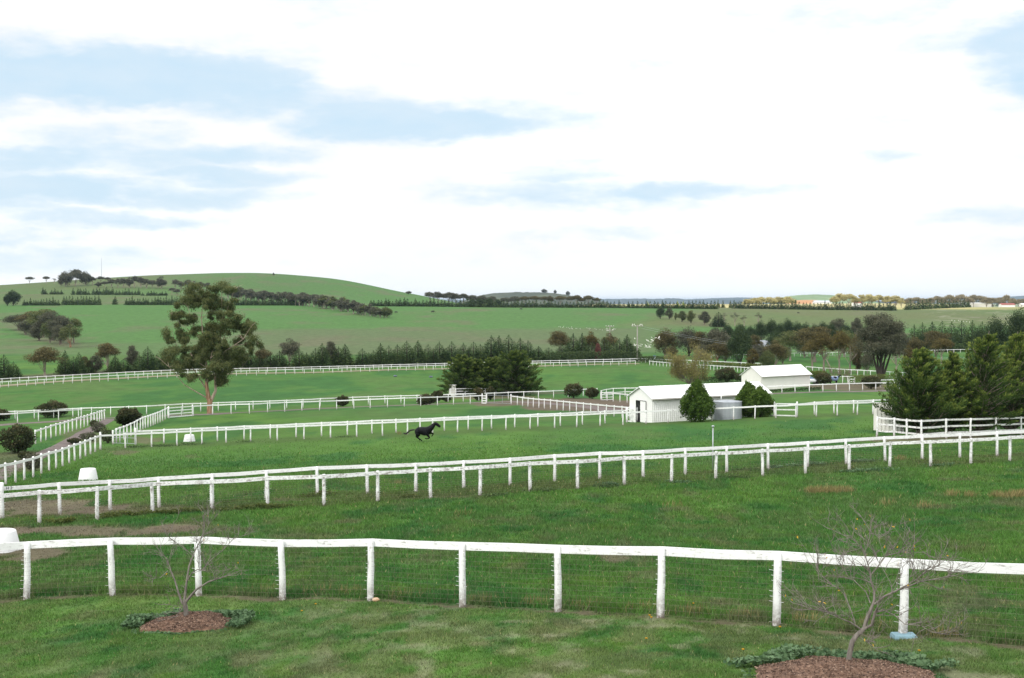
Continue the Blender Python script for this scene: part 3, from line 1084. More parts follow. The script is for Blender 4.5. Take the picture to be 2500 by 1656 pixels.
def steps(*segs):
    """(start, stop, count) runs of photo columns joined"""
    out = []
    for (a, b_, n) in segs:
        out += list(np.linspace(a, b_, n))
    return out


STD = ((1.24, 0.14, 0.045),)
fence('white post and rail fence nearest the camera, across the foreground behind the bare saplings', A_POSTS, 1.33, 0.072, ((1.35, 0.165, 0.045),), 1, 12, 0.16, 12, rm='rail_clean', seed=1, lean=0.018)
fence('weathered white fence in mid foreground, the nearer of the closely paired rails', B1_POSTS, 1.30, 0.07, ((1.31, 0.155, 0.045),), -1, 12, 0.3, 12, 'post_worn', 'rail_worn', seed=2)
fence('white fence just beyond the weathered grey-streaked one, ending at left in a lettered board', B2_POSTS, 1.30, 0.07, ((1.31, 0.155, 0.045),), 1, 12, 0.3, 11, 'post_paint', 'rail_clean', seed=3, tall=(0,))

C1_U = steps((306, 306, 1), (370, 370, 1), (432, 432, 1), (493, 493, 1), (552, 612, 2), (677, 677, 1), (742, 742, 1), (807, 807, 1), (871, 871, 1), (934, 934, 1), (995, 995, 1), (1056, 1056, 1), (1117, 1117, 1),
             (1177, 1177, 1), (1235, 1235, 1), (1294, 1294, 1), (1354, 1354, 1), (1408, 1408, 1), (1465, 1465, 1), (1521, 1521, 1), (1577, 1577, 1), (1631, 1631, 1), (1685, 1685, 1), (1738, 1738, 1), (1791, 1791, 1),
             (1843, 1843, 1), (1894, 1894, 1), (1943, 1943, 1), (1993, 1993, 1), (2044, 2044, 1), (2093, 2093, 1), (2131, 2131, 1))
fence('long white fence right behind the galloping horse, passing before the long shed', [(245.5, 1098)] + line(C1_U, C1_LINE), 1.27, 0.062, STD, -1, 6, 0, 0, seed=4, tall=(0,))
C2_L = [(331, 1086), (660, 1071), (908, 1059), (1143, 1049), (1256, 1044), (1368, 1040), (1477, 1034), (1530, 1031.5)]
fence('white fence one lane behind the horse, from pipe gate to long shed',
      line([331, 400, 466, 531, 596, 660, 723, 785, 848, 908, 967, 1026, 1085, 1143, 1200, 1256.5, 1313, 1368, 1422, 1477, 1530], C2_L), 1.27, 0.062, STD, 1, 6, seed=5, tall=(0, 20))
fence('short white fence run right of the long shed, up to the windswept cypresses', [(1946, 1018), (1988, 1012.5), (2036, 1010), (2084, 1008.5), (2132, 1006.5), (2180, 1004)], 1.27, 0.062, STD, 1, seed=6, tall=(0,))
fence('white fence of close-set posts climbing from left edge to pipe gate', [(-52, 1206), (-30, 1199), (-8, 1192), (14, 1185), (38, 1179), (59.5, 1172.5), (81, 1166), (101, 1156.5), (120, 1150), (137, 1145), (153, 1139), (169, 1132), (182.5, 1126),
      (196, 1120.6), (209, 1114.5), (221, 1109), (232.5, 1103.6), (245, 1098.5)], 1.27, 0.065, STD, -1, 6, seed=7)
fence('white fence behind the large round bush at left, running past low shrubs', line([86.5, 100, 112, 124.6, 136.5, 147, 157.6, 167, 177, 187, 197, 205.5, 214, 222.5, 230, 237, 243, 249, 255],
      [(86.5, 1084.6), (112, 1075), (136.5, 1065.7), (157.6, 1060), (177, 1053), (214, 1040), (243, 1030), (255, 1026.5)]), 1.27, 0.062, STD, -1, 5, seed=8)
fence('greyish white fence running from the pipe gate up to the four-rail gate', line([284, 293, 302, 311, 320, 328, 335, 342.6, 349, 355, 361.5, 368, 374, 379, 385, 391, 397, 403, 410],
      [(284, 1081), (311, 1070), (328, 1061.7), (349, 1048.5), (374, 1039), (391, 1032), (410, 1021)]), 1.27, 0.062, STD, 1, 5, seed=9)
D1_L = [(472, 1016), (519, 1012.6), (564, 1011), (609, 1010), (653, 1007), (780, 1002), (864, 998.5), (946, 995), (1068, 990.5), (1148, 987), (1177, 986)]
fence('white fence on the near side of the gravel track, before the tall gum trunk',
      line([472, 519, 564, 609, 653, 695, 737, 780, 822, 864, 904, 946, 987, 1027, 1068, 1107, 1148, 1177], D1_L), 1.27, 0.06, STD, -1, 4, seed=10, tall=(17,))
fence('short white fence on the near side of the track at far left', [(-60, 1038), (-10, 1036), (43, 1033), (94, 1029), (143, 1026), (192, 1021.5), (198.5, 1021)], 1.27, 0.06, STD, -1, 4, seed=11, tall=(6,))
D2_L = [(-60, 1029), (37, 1025), (84, 1027 - 4), (224, 1016.5), (270, 1015.3), (358, 1012), (446, 1006.7), (575, 1002), (700, 997.5), (861, 989), (940, 986), (1132, 981), (1207, 977.5), (1241, 976), (1351, 972), (1458, 966)]
fence('white fence along the far side of the gravel track, behind the tall gum',
      line([-50, -8, 37, 84, 131, 178, 224, 270, 314, 358, 403, 446, 490, 533, 575, 618, 659, 700, 740, 782, 822, 861, 899, 940, 979, 1018, 1056, 1094, 1131, 1169, 1207, 1241, 1279, 1314.5, 1351.5, 1387, 1424, 1458], D2_L),
      1.27, 0.06, STD, 1, 4, seed=12)
fence('white fence running down from the wire gate to the door end of the long shed', line([1248, 1263, 1276, 1289, 1302, 1315.5, 1329, 1344, 1360, 1375, 1391, 1407.5, 1424.5, 1442, 1460.5, 1480, 1499, 1519, 1536],
      [(1248, 987.6), (1289, 994), (1315.5, 996.8), (1344, 1000), (1375, 1003.5), (1424.5, 1009), (1499, 1017.5), (1536, 1022)]), 1.27, 0.06, STD, -1, 4, seed=13, tall=(0,))
E1_U = [-42, -21, 0, 21, 43, 65, 87, 108, 131, 154, 177, 200, 221, 243, 264, 289, 313, 337, 361, 384.5, 408, 432, 456, 480, 504, 528, 553, 577, 602, 626, 649.5, 673.5, 697, 720, 743, 766, 789, 812.5, 835, 857, 880, 903, 925, 948, 970, 992, 1014,
        1036, 1057.5, 1079, 1101, 1123, 1145, 1167, 1188, 1209, 1230, 1250, 1270, 1290, 1310, 1331, 1351, 1371, 1391.5, 1411.5, 1432, 1452, 1472, 1491, 1511, 1531, 1551]
fence('far white fence crossing the valley, the nearer of two below the belt', line(E1_U, [(-42, 949.5), (21, 946), (200, 935), (337, 927), (430, 922.5), (626, 917), (903, 908), (1079, 903), (1371, 896), (1551, 892)]), 1.24, 0.06, STD, -1, 3, seed=14, rm='rail_far')
fence('farthest white fence along the foot of the dark conifer belt', line(list(np.linspace(-38, 1560, 75)), [(-40, 942), (40, 936.5), (300, 922), (450, 914.5), (706, 909), (903, 903.5), (1300, 892.5), (1560, 886)]), 1.27, 0.06, STD, 1, 3, seed=15, rm='rail_far')
fence('white fence from the valley corner running right behind the bare willow', line(list(np.linspace(1586, 1842, 32)), [(1586, 892.5), (1650, 899), (1742, 905), (1816, 909.5), (1842, 911)]), 1.27, 0.06, STD, -1, 3, seed=16, rm='rail_far')
fence('white fence leg from the far valley corner behind the hedges', line(list(np.linspace(1566, 1860, 30)), [(1566, 886), (1640, 889), (1720, 892), (1860, 899)]), 1.2, 0.06, STD, -1, 0, seed=17, rm='rail_far')
fence('white fence far off at right, seen between the brown gum trunks', line(list(np.arange(1705, 2420, 15.6)), [(1705, 878), (1933, 872), (2050, 869), (2278, 863.5), (2420, 860)]), 1.27, 0.06, STD, 1, 2, seed=18, rm='rail_far')
fence('low white lane fence behind the small white shed, under the big dark tree', line(list(np.linspace(1968, 2235, 18)), [(1968, 908), (2049, 915), (2105, 918), (2235, 926)]), 1.2, 0.06, STD, 1, 0, seed=19, rm='rail_far')
fence('white fence in front of the small white shed along the gravel track', line([1875, 1909, 1941, 1976, 2009, 2042, 2074, 2106, 2138, 2165, 2196, 2228], [(1875, 962), (1909, 960), (1976, 958.3), (2042, 956), (2138, 953), (2228, 950)]), 1.27, 0.06, STD, -1, 0, seed=20)
THREE = ((1.46, 0.13, 0.045), (0.98, 0.13, 0.045), (0.50, 0.13, 0.045))
fence('three-rail white yard fence in front of the windswept cypresses', [(2141, 1066), (2183, 1069), (2214, 1073), (2249, 1076), (2310, 1072), (2369, 1069.5), (2431, 1066), (2493, 1063.5), (2560, 1061)], 1.48, 0.075, THREE, 1, 0, 0, 0, 'post_worn', 'rail_worn', 'yard_fence', seed=21)
fence('three-rail white yard fence in front of the middle clump of cypresses', [(1100, 968.5), (1113, 968), (1136, 967.5), (1160, 967), (1185, 966.5), (1211, 966), (1236, 965), (1260, 963.2), (1273, 962.6), (1286, 962)], 1.35, 0.065, ((1.34, 0.13, 0.045), (0.92, 0.12, 0.045), (0.50, 0.12, 0.045)), 1, name='yard_fence', seed=22)
fence('two-rail white yard fence behind the left end of the long shed', [(1468, 977), (1480, 972.5), (1497, 970), (1526, 968.5), (1558, 968), (1600, 967)], 1.5, 0.065, ((1.5, 0.13, 0.045), (0.85, 0.12, 0.045)), 1, name='yard_fence', seed=23)
fence('short white rail fence ending at the gable of the long shed', [(1467, 978), (1482, 979.5), (1497, 981), (1513.5, 982.6), (1531, 984.5), (1548, 986)], 1.32, 0.065, ((1.32, 0.14, 0.045),), -1, seed=24)
fence('white rails of the yard right of the small shed, behind a dark shrub', [(2028, 936.5), (2043, 936.5), (2057, 936.5), (2070, 936.8), (2074, 937), (2087, 937)], 1.35, 0.06, ((1.34, 0.1, 0.04),), 1, name='yard_fence', seed=25)
fence('white rail fragment glimpsed behind the leftmost windswept cypress', [(2150, 946), (2180, 945), (2215, 944), (2250, 943), (2290, 942)], 1.3, 0.06, ((1.3, 0.13, 0.04), (0.75, 0.13, 0.04)), -1, name='yard_fence', seed=26)


def gate(label, p, q, h, bars, bar_h, mat, posts=None, name='gate', uprights=(0.0, 0.5, 1.0), dep=0.04, upr=0.05, pipe=False):
    p, q = G(*p), G(*q)
    O = p.copy()
    root = thing(name, O, label, 'gate')
    t = (q - p)
    b = MB()
    ez = Vector((0, 0, 1))
    tt = t.normalized()
    s = tt.cross(ez).normalized()
    for k in range(bars):
        z = 0.12 + (h - 0.12 - bar_h / 2) * k / max(bars - 1, 1)
        a, c = Vector((0, 0, z)), t + Vector((0, 0, z))
        if pipe:
            b.tube([a, c], bar_h / 2, 6)
        else:
            b.sweep([[x + s * dep / 2 + ez * bar_h / 2, x - s * dep / 2 + ez * bar_h / 2, x - s * dep / 2 - ez * bar_h / 2, x + s * dep / 2 - ez * bar_h / 2] for x in (a, c)])
    obj('bars', b.mesh('bars'), MATS[mat], root)
    b = MB()
    for w in uprights:
        x = t * w + s * (dep * 0.5 + 0.012)
        if pipe:
            b.tube([x + ez * 0.1, x + ez * h], upr / 2, 6)
        else:
            b.box(x + ez * (0.08 + h / 2), (upr, 0.04, h - 0.02), 0, (tt, s, ez))
    obj('uprights', b.mesh('uprights'), MATS[mat], root)
    for w in (posts or ()):
        obj('post', post_mesh(h + 0.12, 0.08, 0, 1), MATS['post_paint'], root, loc=t * w)
    return root


gate('four-rail white timber gate left of the tall gum trunk', (412, 1021.5), (472, 1016.5), 1.25, 4, 0.11, 'rail_clean', (0.0, 0.97))
gate('thin grey pipe gate between two tall white posts at left', (276, 1085), (331, 1087), 1.1, 3, 0.045, 'galv', (0.0,), pipe=True, uprights=(0.0, 0.33, 0.66, 1.0))
gate('grey wire gate in the track fence between the middle cypresses and the shed', (1188, 986), (1247, 987.5), 1.25, 2, 0.05, 'galv', (0.0,), pipe=True, uprights=(0.0, 0.33, 0.66, 1.0))
gate('narrow white ladder-like stile beside the grey wire gate', (1177, 986.3), (1187, 986.6), 1.2, 4, 0.12, 'rail_clean', uprights=(0.0, 1.0), upr=0.12)
gate('three-rail white gate at the right-hand end of the long shed', (1881, 1017), (1945, 1018.5), 1.3, 3, 0.12, 'rail_clean', (0.15,), uprights=(0.15, 1.0))
gate('white three-bar gate in the yard behind the left end of the long shed', (1469, 978.5), (1497, 977), 1.3, 4, 0.10, 'rail_clean', uprights=(0.0, 1.0))
gate('thin grey gate in the upper left corner where the track bends', (199, 1021), (250, 1025), 1.1, 2, 0.04, 'galv', pipe=True, uprights=(0.0, 1.0))
gate('small white gate against the door end of the long shed', (1531, 1031.5), (1556, 1031), 1.35, 3, 0.11, 'rail_clean', (0.0, 0.95))

# ---------------------------------------------------------------- buildings
plain('white_wall', (0.83, 0.83, 0.81), 0.55, var=0.04, scale=0.8)
plain('cream_wall', (0.76, 0.745, 0.70), 0.6, var=0.05, scale=0.5)
noisemat('white_roof', [(0.3, (0.78, 0.79, 0.79)), (0.62, (0.84, 0.85, 0.85)), (0.8, (0.72, 0.71, 0.68))], 0.7, 0.45, 6, 'Object', (1, 4, 1))
plain('gutter', (0.46, 0.44, 0.40), 0.5)
plain('dark_inside', (0.03, 0.03, 0.03), 0.9)
noisemat('tank_steel', [(0.3, (0.30, 0.33, 0.36)), (0.7, (0.45, 0.48, 0.51))], 1.0, 0.5, 5, 'Object', (2, 2, 0.6), metal=0.35)


def rib_wall(L_, h, pitch=0.24, dep=0.028):
    """ribbed steel sheet along +x, standing on z=0, facing -y"""
    xs, k = [], 0.0
    while k < L_ - 0.01:
        xs += [(k, 0), (k + pitch * .62, 0), (k + pitch * .70, -dep), (k + pitch * .92, -dep)]
        k += pitch
    xs = [(min(x, L_), y) for x, y in xs] + [(L_, 0)]
    b = MB()
    vs_ = [(x, y, z) for z in (-0.4, h) for x, y in xs]
    n = len(xs)
    b.add(vs_, [(i, i + 1, n + i + 1, n + i) for i in range(n - 1)])
    return b


def shed(name, label, u0, Y0, u1, deg, wid, eave, rise, door=False, ribs=True, over=0.22, walls='white_wall'):
    A = at(u0, Y0)
    ang = math.radians(deg)
    k = (u1 - CX) / F
    L_ = (k * A.y - A.x) / (math.cos(ang) - k * math.sin(ang))
    B = Vector((A.x + L_ * math.cos(ang), A.y + L_ * math.sin(ang), 0))
    B.z = float(ground_z(B.x, B.y))
    O = A.copy()
    O.z = A.z - .05
    root = thing(name, O, label, 'shed', None, ang)
    # front (long) wall, ribbed
    if ribs:
        obj('wall', rib_wall(L_, eave).mesh('wall'), MATS[walls], root)
    else:
        obj('wall', MB().box((L_ / 2, 0.05, eave / 2 - 0.2), (L_, 0.1, eave + 0.4)).mesh('wall'), MATS[walls], root)
    # body behind: back wall, right gable as one shell
    b = MB()
    b.add([(0, wid, -.4), (L_, wid, -.4), (L_, wid, eave), (0, wid, eave)], [(1, 0, 3, 2)])
    b.add([(L_, 0.0, -.4), (L_, wid, -.4), (L_, wid, eave), (L_, wid / 2, eave + rise), (L_, 0.0, eave)], [(0, 1, 2, 3, 4)])
    obj('wall', b.mesh('wall'), MATS[walls], root)
    # left gable (towards the camera's left) with the doorway cut out
    b = MB()
    if door:
        d0, d1, dh = wid * 0.50, wid * 0.72, 2.05
        b.add([(0, 0, -.4), (0, d0, -.4), (0, d0, dh), (0, d1, dh), (0, d1, -.4), (0, wid, -.4), (0, wid, eave), (0, wid / 2, eave + rise), (0, 0, eave)],
              [(0, 8, 2, 1), (8, 7, 3, 2), (7, 6, 3), (6, 5, 4, 3)])
    else:
        b.add([(0, 0, -.4), (0, wid, -.4), (0, wid, eave), (0, wid / 2, eave + rise), (0, 0, eave)], [(4, 3, 2, 1, 0)])
    obj('gable', b.mesh('gable'), MATS[walls], root)
    if door:
        dm = MB().box((-0.06, wid * 0.365, 1.0), (0.05, wid * 0.25, 2.06)).mesh('door')
        d = obj('door', dm, MATS['white_wall'], root)
        fr = MB()
        for (y, z, sy, sz) in ((wid * .238, 1.0, .05, 2.1), (wid * .365, 2.06, wid * .26, .05)):
            fr.box((-0.10, y, z), (0.03, sy, sz))
        obj('frame', fr.mesh('frame'), MATS['dark_inside'], d)
        obj('floor_inside', MB().add([(0.1, 0.1, 0.02), (L_ - .1, 0.1, 0.02), (L_ - .1, wid - .1, 0.02), (0.1, wid - .1, 0.02)], [(0, 1, 2, 3)]).mesh('floor_inside'), MATS['dark_inside'], root)
    # roof: two pitched sheets with thickness and shallow ribs
    b = MB()
    o, t = over, 0.06
    sl = rise / (wid / 2)
    ez = eave - o * sl
    b.sweep([[(x, -o, ez + 0.03), (x, wid / 2, eave + rise + 0.03), (x, wid + o, ez + 0.03), (x, wid + o, ez + 0.03 + t), (x, wid / 2, eave + rise + 0.03 + t), (x, -o, ez + 0.03 + t)] for x in (-o, L_ + o)])
    rf = obj('roof', b.mesh('roof'), MATS['white_roof'], root)
    b = MB()
    nr = int(L_ / 0.6)
    for k in range(nr + 1):
        x = -o + 0.05 + (L_ + 2 * o - .1) * k / nr
        b.sweep([[(x - .02, y, z), (x + .02, y, z), (x + .01, y, z + .03), (x - .01, y, z + .03)] for (y, z) in ((-o, ez + 0.03 + t), (wid / 2, eave + rise + 0.03 + t))])
    obj('roof_rib', b.mesh('roof_rib'), MATS['white_roof'], rf)
    g = MB().sweep([[(x, -o - .01, ez + .07), (x, -o - .13, ez + .07), (x, -o - .12, ez - .05), (x, -o - .02, ez - .05)] for x in (-o, L_ + o)])
    obj('gutter', g.mesh('gutter'), MATS['gutter'], root)
    fl = MB().sweep([[(x, -0.035, eave - .26), (x, -0.06, eave - .26), (x, -0.06, eave - .1), (x, -0.035, eave - .1)] for x in (0, L_)])
    obj('flashing', fl.mesh('flashing'), MATS['gutter'], root)
    return root, ang, L_


sh1, sh1_ang, sh1_L = shed('shed', 'long low white ribbed steel shed with a sliding door in its left gable', 1593, 118.5, 1879, 30, 3.75, 2.4, 0.95, True)
dp = MB()
dp.tube([(6.25, -.34, 2.32), (6.25, -.5, 2.15), (6.3, -.5, 1.75), (6.7, -1.0, 1.55)], 0.055, 8)
obj('downpipe', dp.mesh('downpipe', True), MATS['white_wall'], sh1)
shed('shed', 'smaller white shed standing behind the long one, with plain cream front wall', 1861, 205, 1979, 35, 4.7, 2.5, 1.45, False, False, 0.25, 'cream_wall')


def shelter(label, left, mid, h, depth, wid=None, deg=0.0):
    """open-backed stock shelter: ribbed end wall, long front wall, sloping roof"""
    A, B = (at(left[0], left[1] - 2000) if left[1] > 2000 else G(*left)), G(*mid)
    O = A.copy()
    e1 = B - A
    e1.z = 0
    L_ = wid or e1.length
    root = thing('stock_shelter', O, label, 'shelter', None, math.radians(deg) if wid else math.atan2(e1.y, e1.x))
    obj('wall', rib_wall(L_, h, 0.30, .07).mesh('wall'), MATS['cream_wall'], root)
    for x in (0, L_):
        obj('end_wall', MB().add([(x, 0, -.4), (x, depth, -.4), (x, depth, h - .4), (x, 0, h)], [(3, 2, 1, 0)]).mesh('end_wall'), MATS['white_wall'], root)
    b = MB().sweep([[(x, -.06, h - .02), (x, depth + .1, h - .46), (x, depth + .1, h - .40), (x, -.06, h + .04)] for x in (-.1, L_ + .1)])
    obj('roof', b.mesh('roof'), MATS['white_roof'], root)
    return root


shelter('white ribbed stock shelter half hidden under the windswept cypresses', (2135, 2097.6), (2330, 1054), 2.2, 3.2, 2.3, -16.4)
shelter('pale stock shelter half hidden under the middle clump of cypresses', (1096, 2209), (1258, 954), 1.95, 5.0, 1.1, -2.0)


def tank():
    p = at(1777, 118.8)
    root = thing('water_tank', p, 'round galvanised steel water tank beside the long shed, between two bushes', 'water tank')
    R, Hh = 1.36, 1.72
    prof = []
    n = 18
    for k in range(n * 2 + 1):
        prof.append((R + (0.022 if k % 2 else 0), Hh * k / (n * 2)))
    obj('body', MB().lathe([(R, -.2)] + prof, 36).mesh('body', True), MATS['tank_steel'], root)
    obj('lid', MB().lathe([(R + .05, Hh), (R + .05, Hh + .03), (0.3, Hh + .16), (0.0, Hh + .17)], 36).mesh('lid', True), MATS['tank_steel'], root)
    obj('inlet_pipe', MB().tube([(-.55, .3, Hh + .1), (-.55, .3, Hh + .55), (-.4, .9, Hh + .6), (-.4, 1.5, Hh + .62)], 0.05, 8).mesh('inlet_pipe', True), MATS['white_wall'], root)


tank()


# far farm buildings in the sun
def farm_shed(label, u, v, Y, w, d, h, rise, wall, roof, rz=0.1):
    p = at(u, Y) if v is None else spot(u, v, Y)
    root = thing('farm_shed', p, label, 'shed', None, rz)
    b = MB().add([(-w / 2, -d / 2, -6), (w / 2, -d / 2, -6), (w / 2, d / 2, -6), (-w / 2, d / 2, -6), (-w / 2, -d / 2, h), (w / 2, -d / 2, h), (w / 2, d / 2, h), (-w / 2, d / 2, h), (-w / 2, 0, h + rise), (w / 2, 0, h + rise)],
                 [(0, 1, 5, 4), (1, 2, 6, 9, 5), (2, 3, 7, 6), (3, 0, 4, 8, 7)])
    obj('wall', b.mesh('wall'), MATS[wall], root)
    b = MB().sweep([[(x, -d / 2 - .5, h - .15), (x, 0, h + rise + .1), (x, d / 2 + .5, h - .15), (x, d / 2 + .5, h + .1), (x, 0, h + rise + .35), (x, -d / 2 - .5, h + .1)] for x in (-w / 2 - .5, w / 2 + .5)])
    obj('roof', b.mesh('roof'), MATS[roof], root)


plain('rust_red', (0.30, 0.09, 0.07), 0.7)
plain('grey_roof', (0.24, 0.26, 0.28), 0.6)
plain('blue_grey_roof', (0.50, 0.56, 0.62), 0.5)
farm_shed('long white farm shed among sunlit trees below the pale green hill', 2007, 740.5, 2300, 32, 14, 2.0, 2.6, 'white_wall', 'blue_grey_roof')
farm_shed('white and red farm building right of the last hedge', 2458, 748, 1500, 17, 8, 1.9, 1.5, 'white_wall', 'rust_red')
farm_shed('long pale farm shed peeping over the right-hand hedge', 2380, 743, 1800, 46, 10, 1.3, 0.7, 'cream_wall', 'white_roof')
farm_shed('small white farm shed at the right edge of the picture by the horizon', 2500, 747, 1600, 10, 8, 1.8, 1.2, 'cream_wall', 'white_roof')
farm_shed('small red roofed farm building among the sunlit trees', 2092, 745, 1750, 12, 9, 3.0, 1.6, 'white_wall', 'rust_red')
farm_shed('pale grey roof of a house showing among the brown gums', 1868, None, 425, 6.5, 6, 2.0, 1.8, 'gutter', 'grey_roof', 0.3)

# ---------------------------------------------------------------- vegetation generators
def rdir(r, n):
    return unit(r.normal(size=(n, 3)))


def leaves(r, C, A, wfrac, tint):
    """rhombic leaf faces: centres C, half long axes A, width as a fraction of the length"""
    B = np.cross(A, rdir(r, len(C)))
    B = unit(B) * (np.linalg.norm(A, axis=1, keepdims=True) * wfrac)
    V = np.stack([C - A, C + B, C + A, C - B], 1).reshape(-1, 3)
    return V, tint


class Crown:
    def __init__(s):
        s.V, s.T = [], []

    def add(s, vt):
        s.V.append(vt[0])
        s.T.append(vt[1])

    def mesh(s, name='crown'):
        return np_mesh(name, np.concatenate(s.V), 4, np.concatenate(s.T))


def clump(cr, r, c, rad, n, leaf, droop=0.4, wf=0.34, shell=0.45, top=0.25, soft=0.12):
    """one bunch of leaves: ellipsoid centre c, radii rad"""
    d = rdir(r, n)
    d[:, 2] = np.where(r.uniform(0, 1, n) < top, np.abs(d[:, 2]), d[:, 2])
    q = r.uniform(shell, 1.0, n) ** 0.6 * (0.70 + 0.55 * r.uniform(0, 1, n) ** 1.5)
    P = np.asarray(c) + (d * q[:, None] + r.normal(size=(n, 3)) * soft) * np.asarray(rad)
    A = unit(r.normal(size=(n, 3)) * 0.8 + np.array([0, 0, -droop]) + d * 0.3) * (leaf * r.uniform(0.55, 1.25, n) / 2)[:, None]
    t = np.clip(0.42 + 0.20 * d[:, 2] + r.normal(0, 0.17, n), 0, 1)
    cr.add(leaves(r, P, A, wf, t))


def limb(b, p0, p1, r0, r1, rg, bend=0.12, n=5, sides=6):
    p0, p1 = Vector(p0), Vector(p1)
    L_ = (p1 - p0).length
    o = Vector((rg.uniform(-1, 1), rg.uniform(-1, 1), rg.uniform(-.2, .8))) * L_ * bend
    pts = []
    for k in range(n):
        t = k / (n - 1)
        pts.append(p0.lerp(p1, t) + o * (4 * t * (1 - t)) * 0.6)
    b.tube(pts, [r0 + (r1 - r0) * k / (n - 1) for k in range(n)], sides, cap=False)
    return pts


def gum_tree(seed, H, Wd, base, ncl=16, nleaf=150, leaf=0.35, flat=0.62, cr=None, lean=(0, 0), low=-0.3, tr=None, umbrella=0.0):
    """broad-crowned tree: bare lower trunk, limbs, separate bunches of leaves"""
    r = np.random.default_rng(seed)
    rg = random.Random(seed)
    cr = cr or Wd * 0.17
    C = Crown()
    b = MB()
    tr = tr or H * 0.028 + 0.05
    hz = (H - base) / 2 - cr * flat * 0.7
    zc = H - cr * flat * 0.7 - hz
    rx = max(Wd / 2 - cr * 0.8, 0.05)
    fork = base * rg.uniform(0.55, 0.85) + 0.15
    b.tube([(0, 0, -0.6), (0, 0, 0.0), (lean[0] * .3, lean[1] * .3, fork)], [tr * 1.35, tr * 1.1, tr * .8], 8, cap=False)
    fk = Vector((lean[0] * .3, lean[1] * .3, fork))
    for k in range(ncl):
        for _ in range(20):
            d = rdir(r, 1)[0]
            if d[2] > low:
                break
        if umbrella:
            d[2] = abs(d[2]) * (1 - umbrella) + umbrella * 0.55
        q = r.uniform(0.45, 1.0)
        c = np.array([d[0] * rx * q + lean[0], d[1] * rx * q + lean[1], zc + d[2] * hz * q])
        if k == 0:
            c = np.array([lean[0] * 1.0, lean[1], zc + hz * 0.95])
        s = r.uniform(0.72, 1.25)
        clump(C, r, c, (cr * s, cr * s, cr * s * flat), int(nleaf * s * s), leaf)
        if k > 8:
            continue
        limb(b, fk + Vector((0, 0, rg.uniform(-.2, .25) * fork)), c - np.array([0, 0, cr * .3]), tr * rg.uniform(.25, .45), tr * .10, rg)
    return b.mesh('trunk', True), C.mesh()


def conifer_tree(seed, H, R, n=900, leaf=0.45, power=0.9, skirt=0.02, wf=0.36, core=0.25):
    """young cypress / pine: ragged cone built of outward-and-up sprays"""
    r = np.random.default_rng(seed)
    C = Crown()
    t = 1 - np.sqrt(r.uniform(0, 1, n))
    t = skirt + (1 - skirt) * t
    az = r.uniform(0, 2 * math.pi, n)
    lob = 0.82 + 0.30 * np.sin(az * 5 + t * 23 + seed) * np.sin(t * 31 + seed * 2) + 0.12 * r.normal(size=n)
    rad = R * (1 - t) ** power * lob * r.uniform(core, 1.0, n) ** 0.45
    P = np.stack([np.cos(az) * rad, np.sin(az) * rad, t * H], -1)
    out = np.stack([np.cos(az), np.sin(az), 0 * az], -1)
    A = unit(out * 0.8 + np.array([0, 0, 0.75]) + r.normal(size=(n, 3)) * 0.40) * (leaf * r.uniform(0.5, 1.2, n) * (1.05 - 0.55 * t) / 2)[:, None]
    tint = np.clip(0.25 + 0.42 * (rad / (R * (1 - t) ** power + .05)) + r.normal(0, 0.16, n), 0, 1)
    C.add(leaves(r, P, A, wf, tint))
    m = 14
    C.add(leaves(r, np.stack([r.normal(0, .02, m) * R, r.normal(0, .02, m) * R, H * r.uniform(.92, 1.03, m)], -1), unit(r.normal(size=(m, 3)) * .25 + np.array([0, 0, 1])) * leaf * .45, 0.25, np.full(m, .5)))
    b = MB().tube([(0, 0, -.5), (0, 0, H * .5), (0, 0, H * .95)], [R * .09 + .03, R * .05 + .02, .015], 6, cap=False)
    return b.mesh('trunk', True), C.mesh()


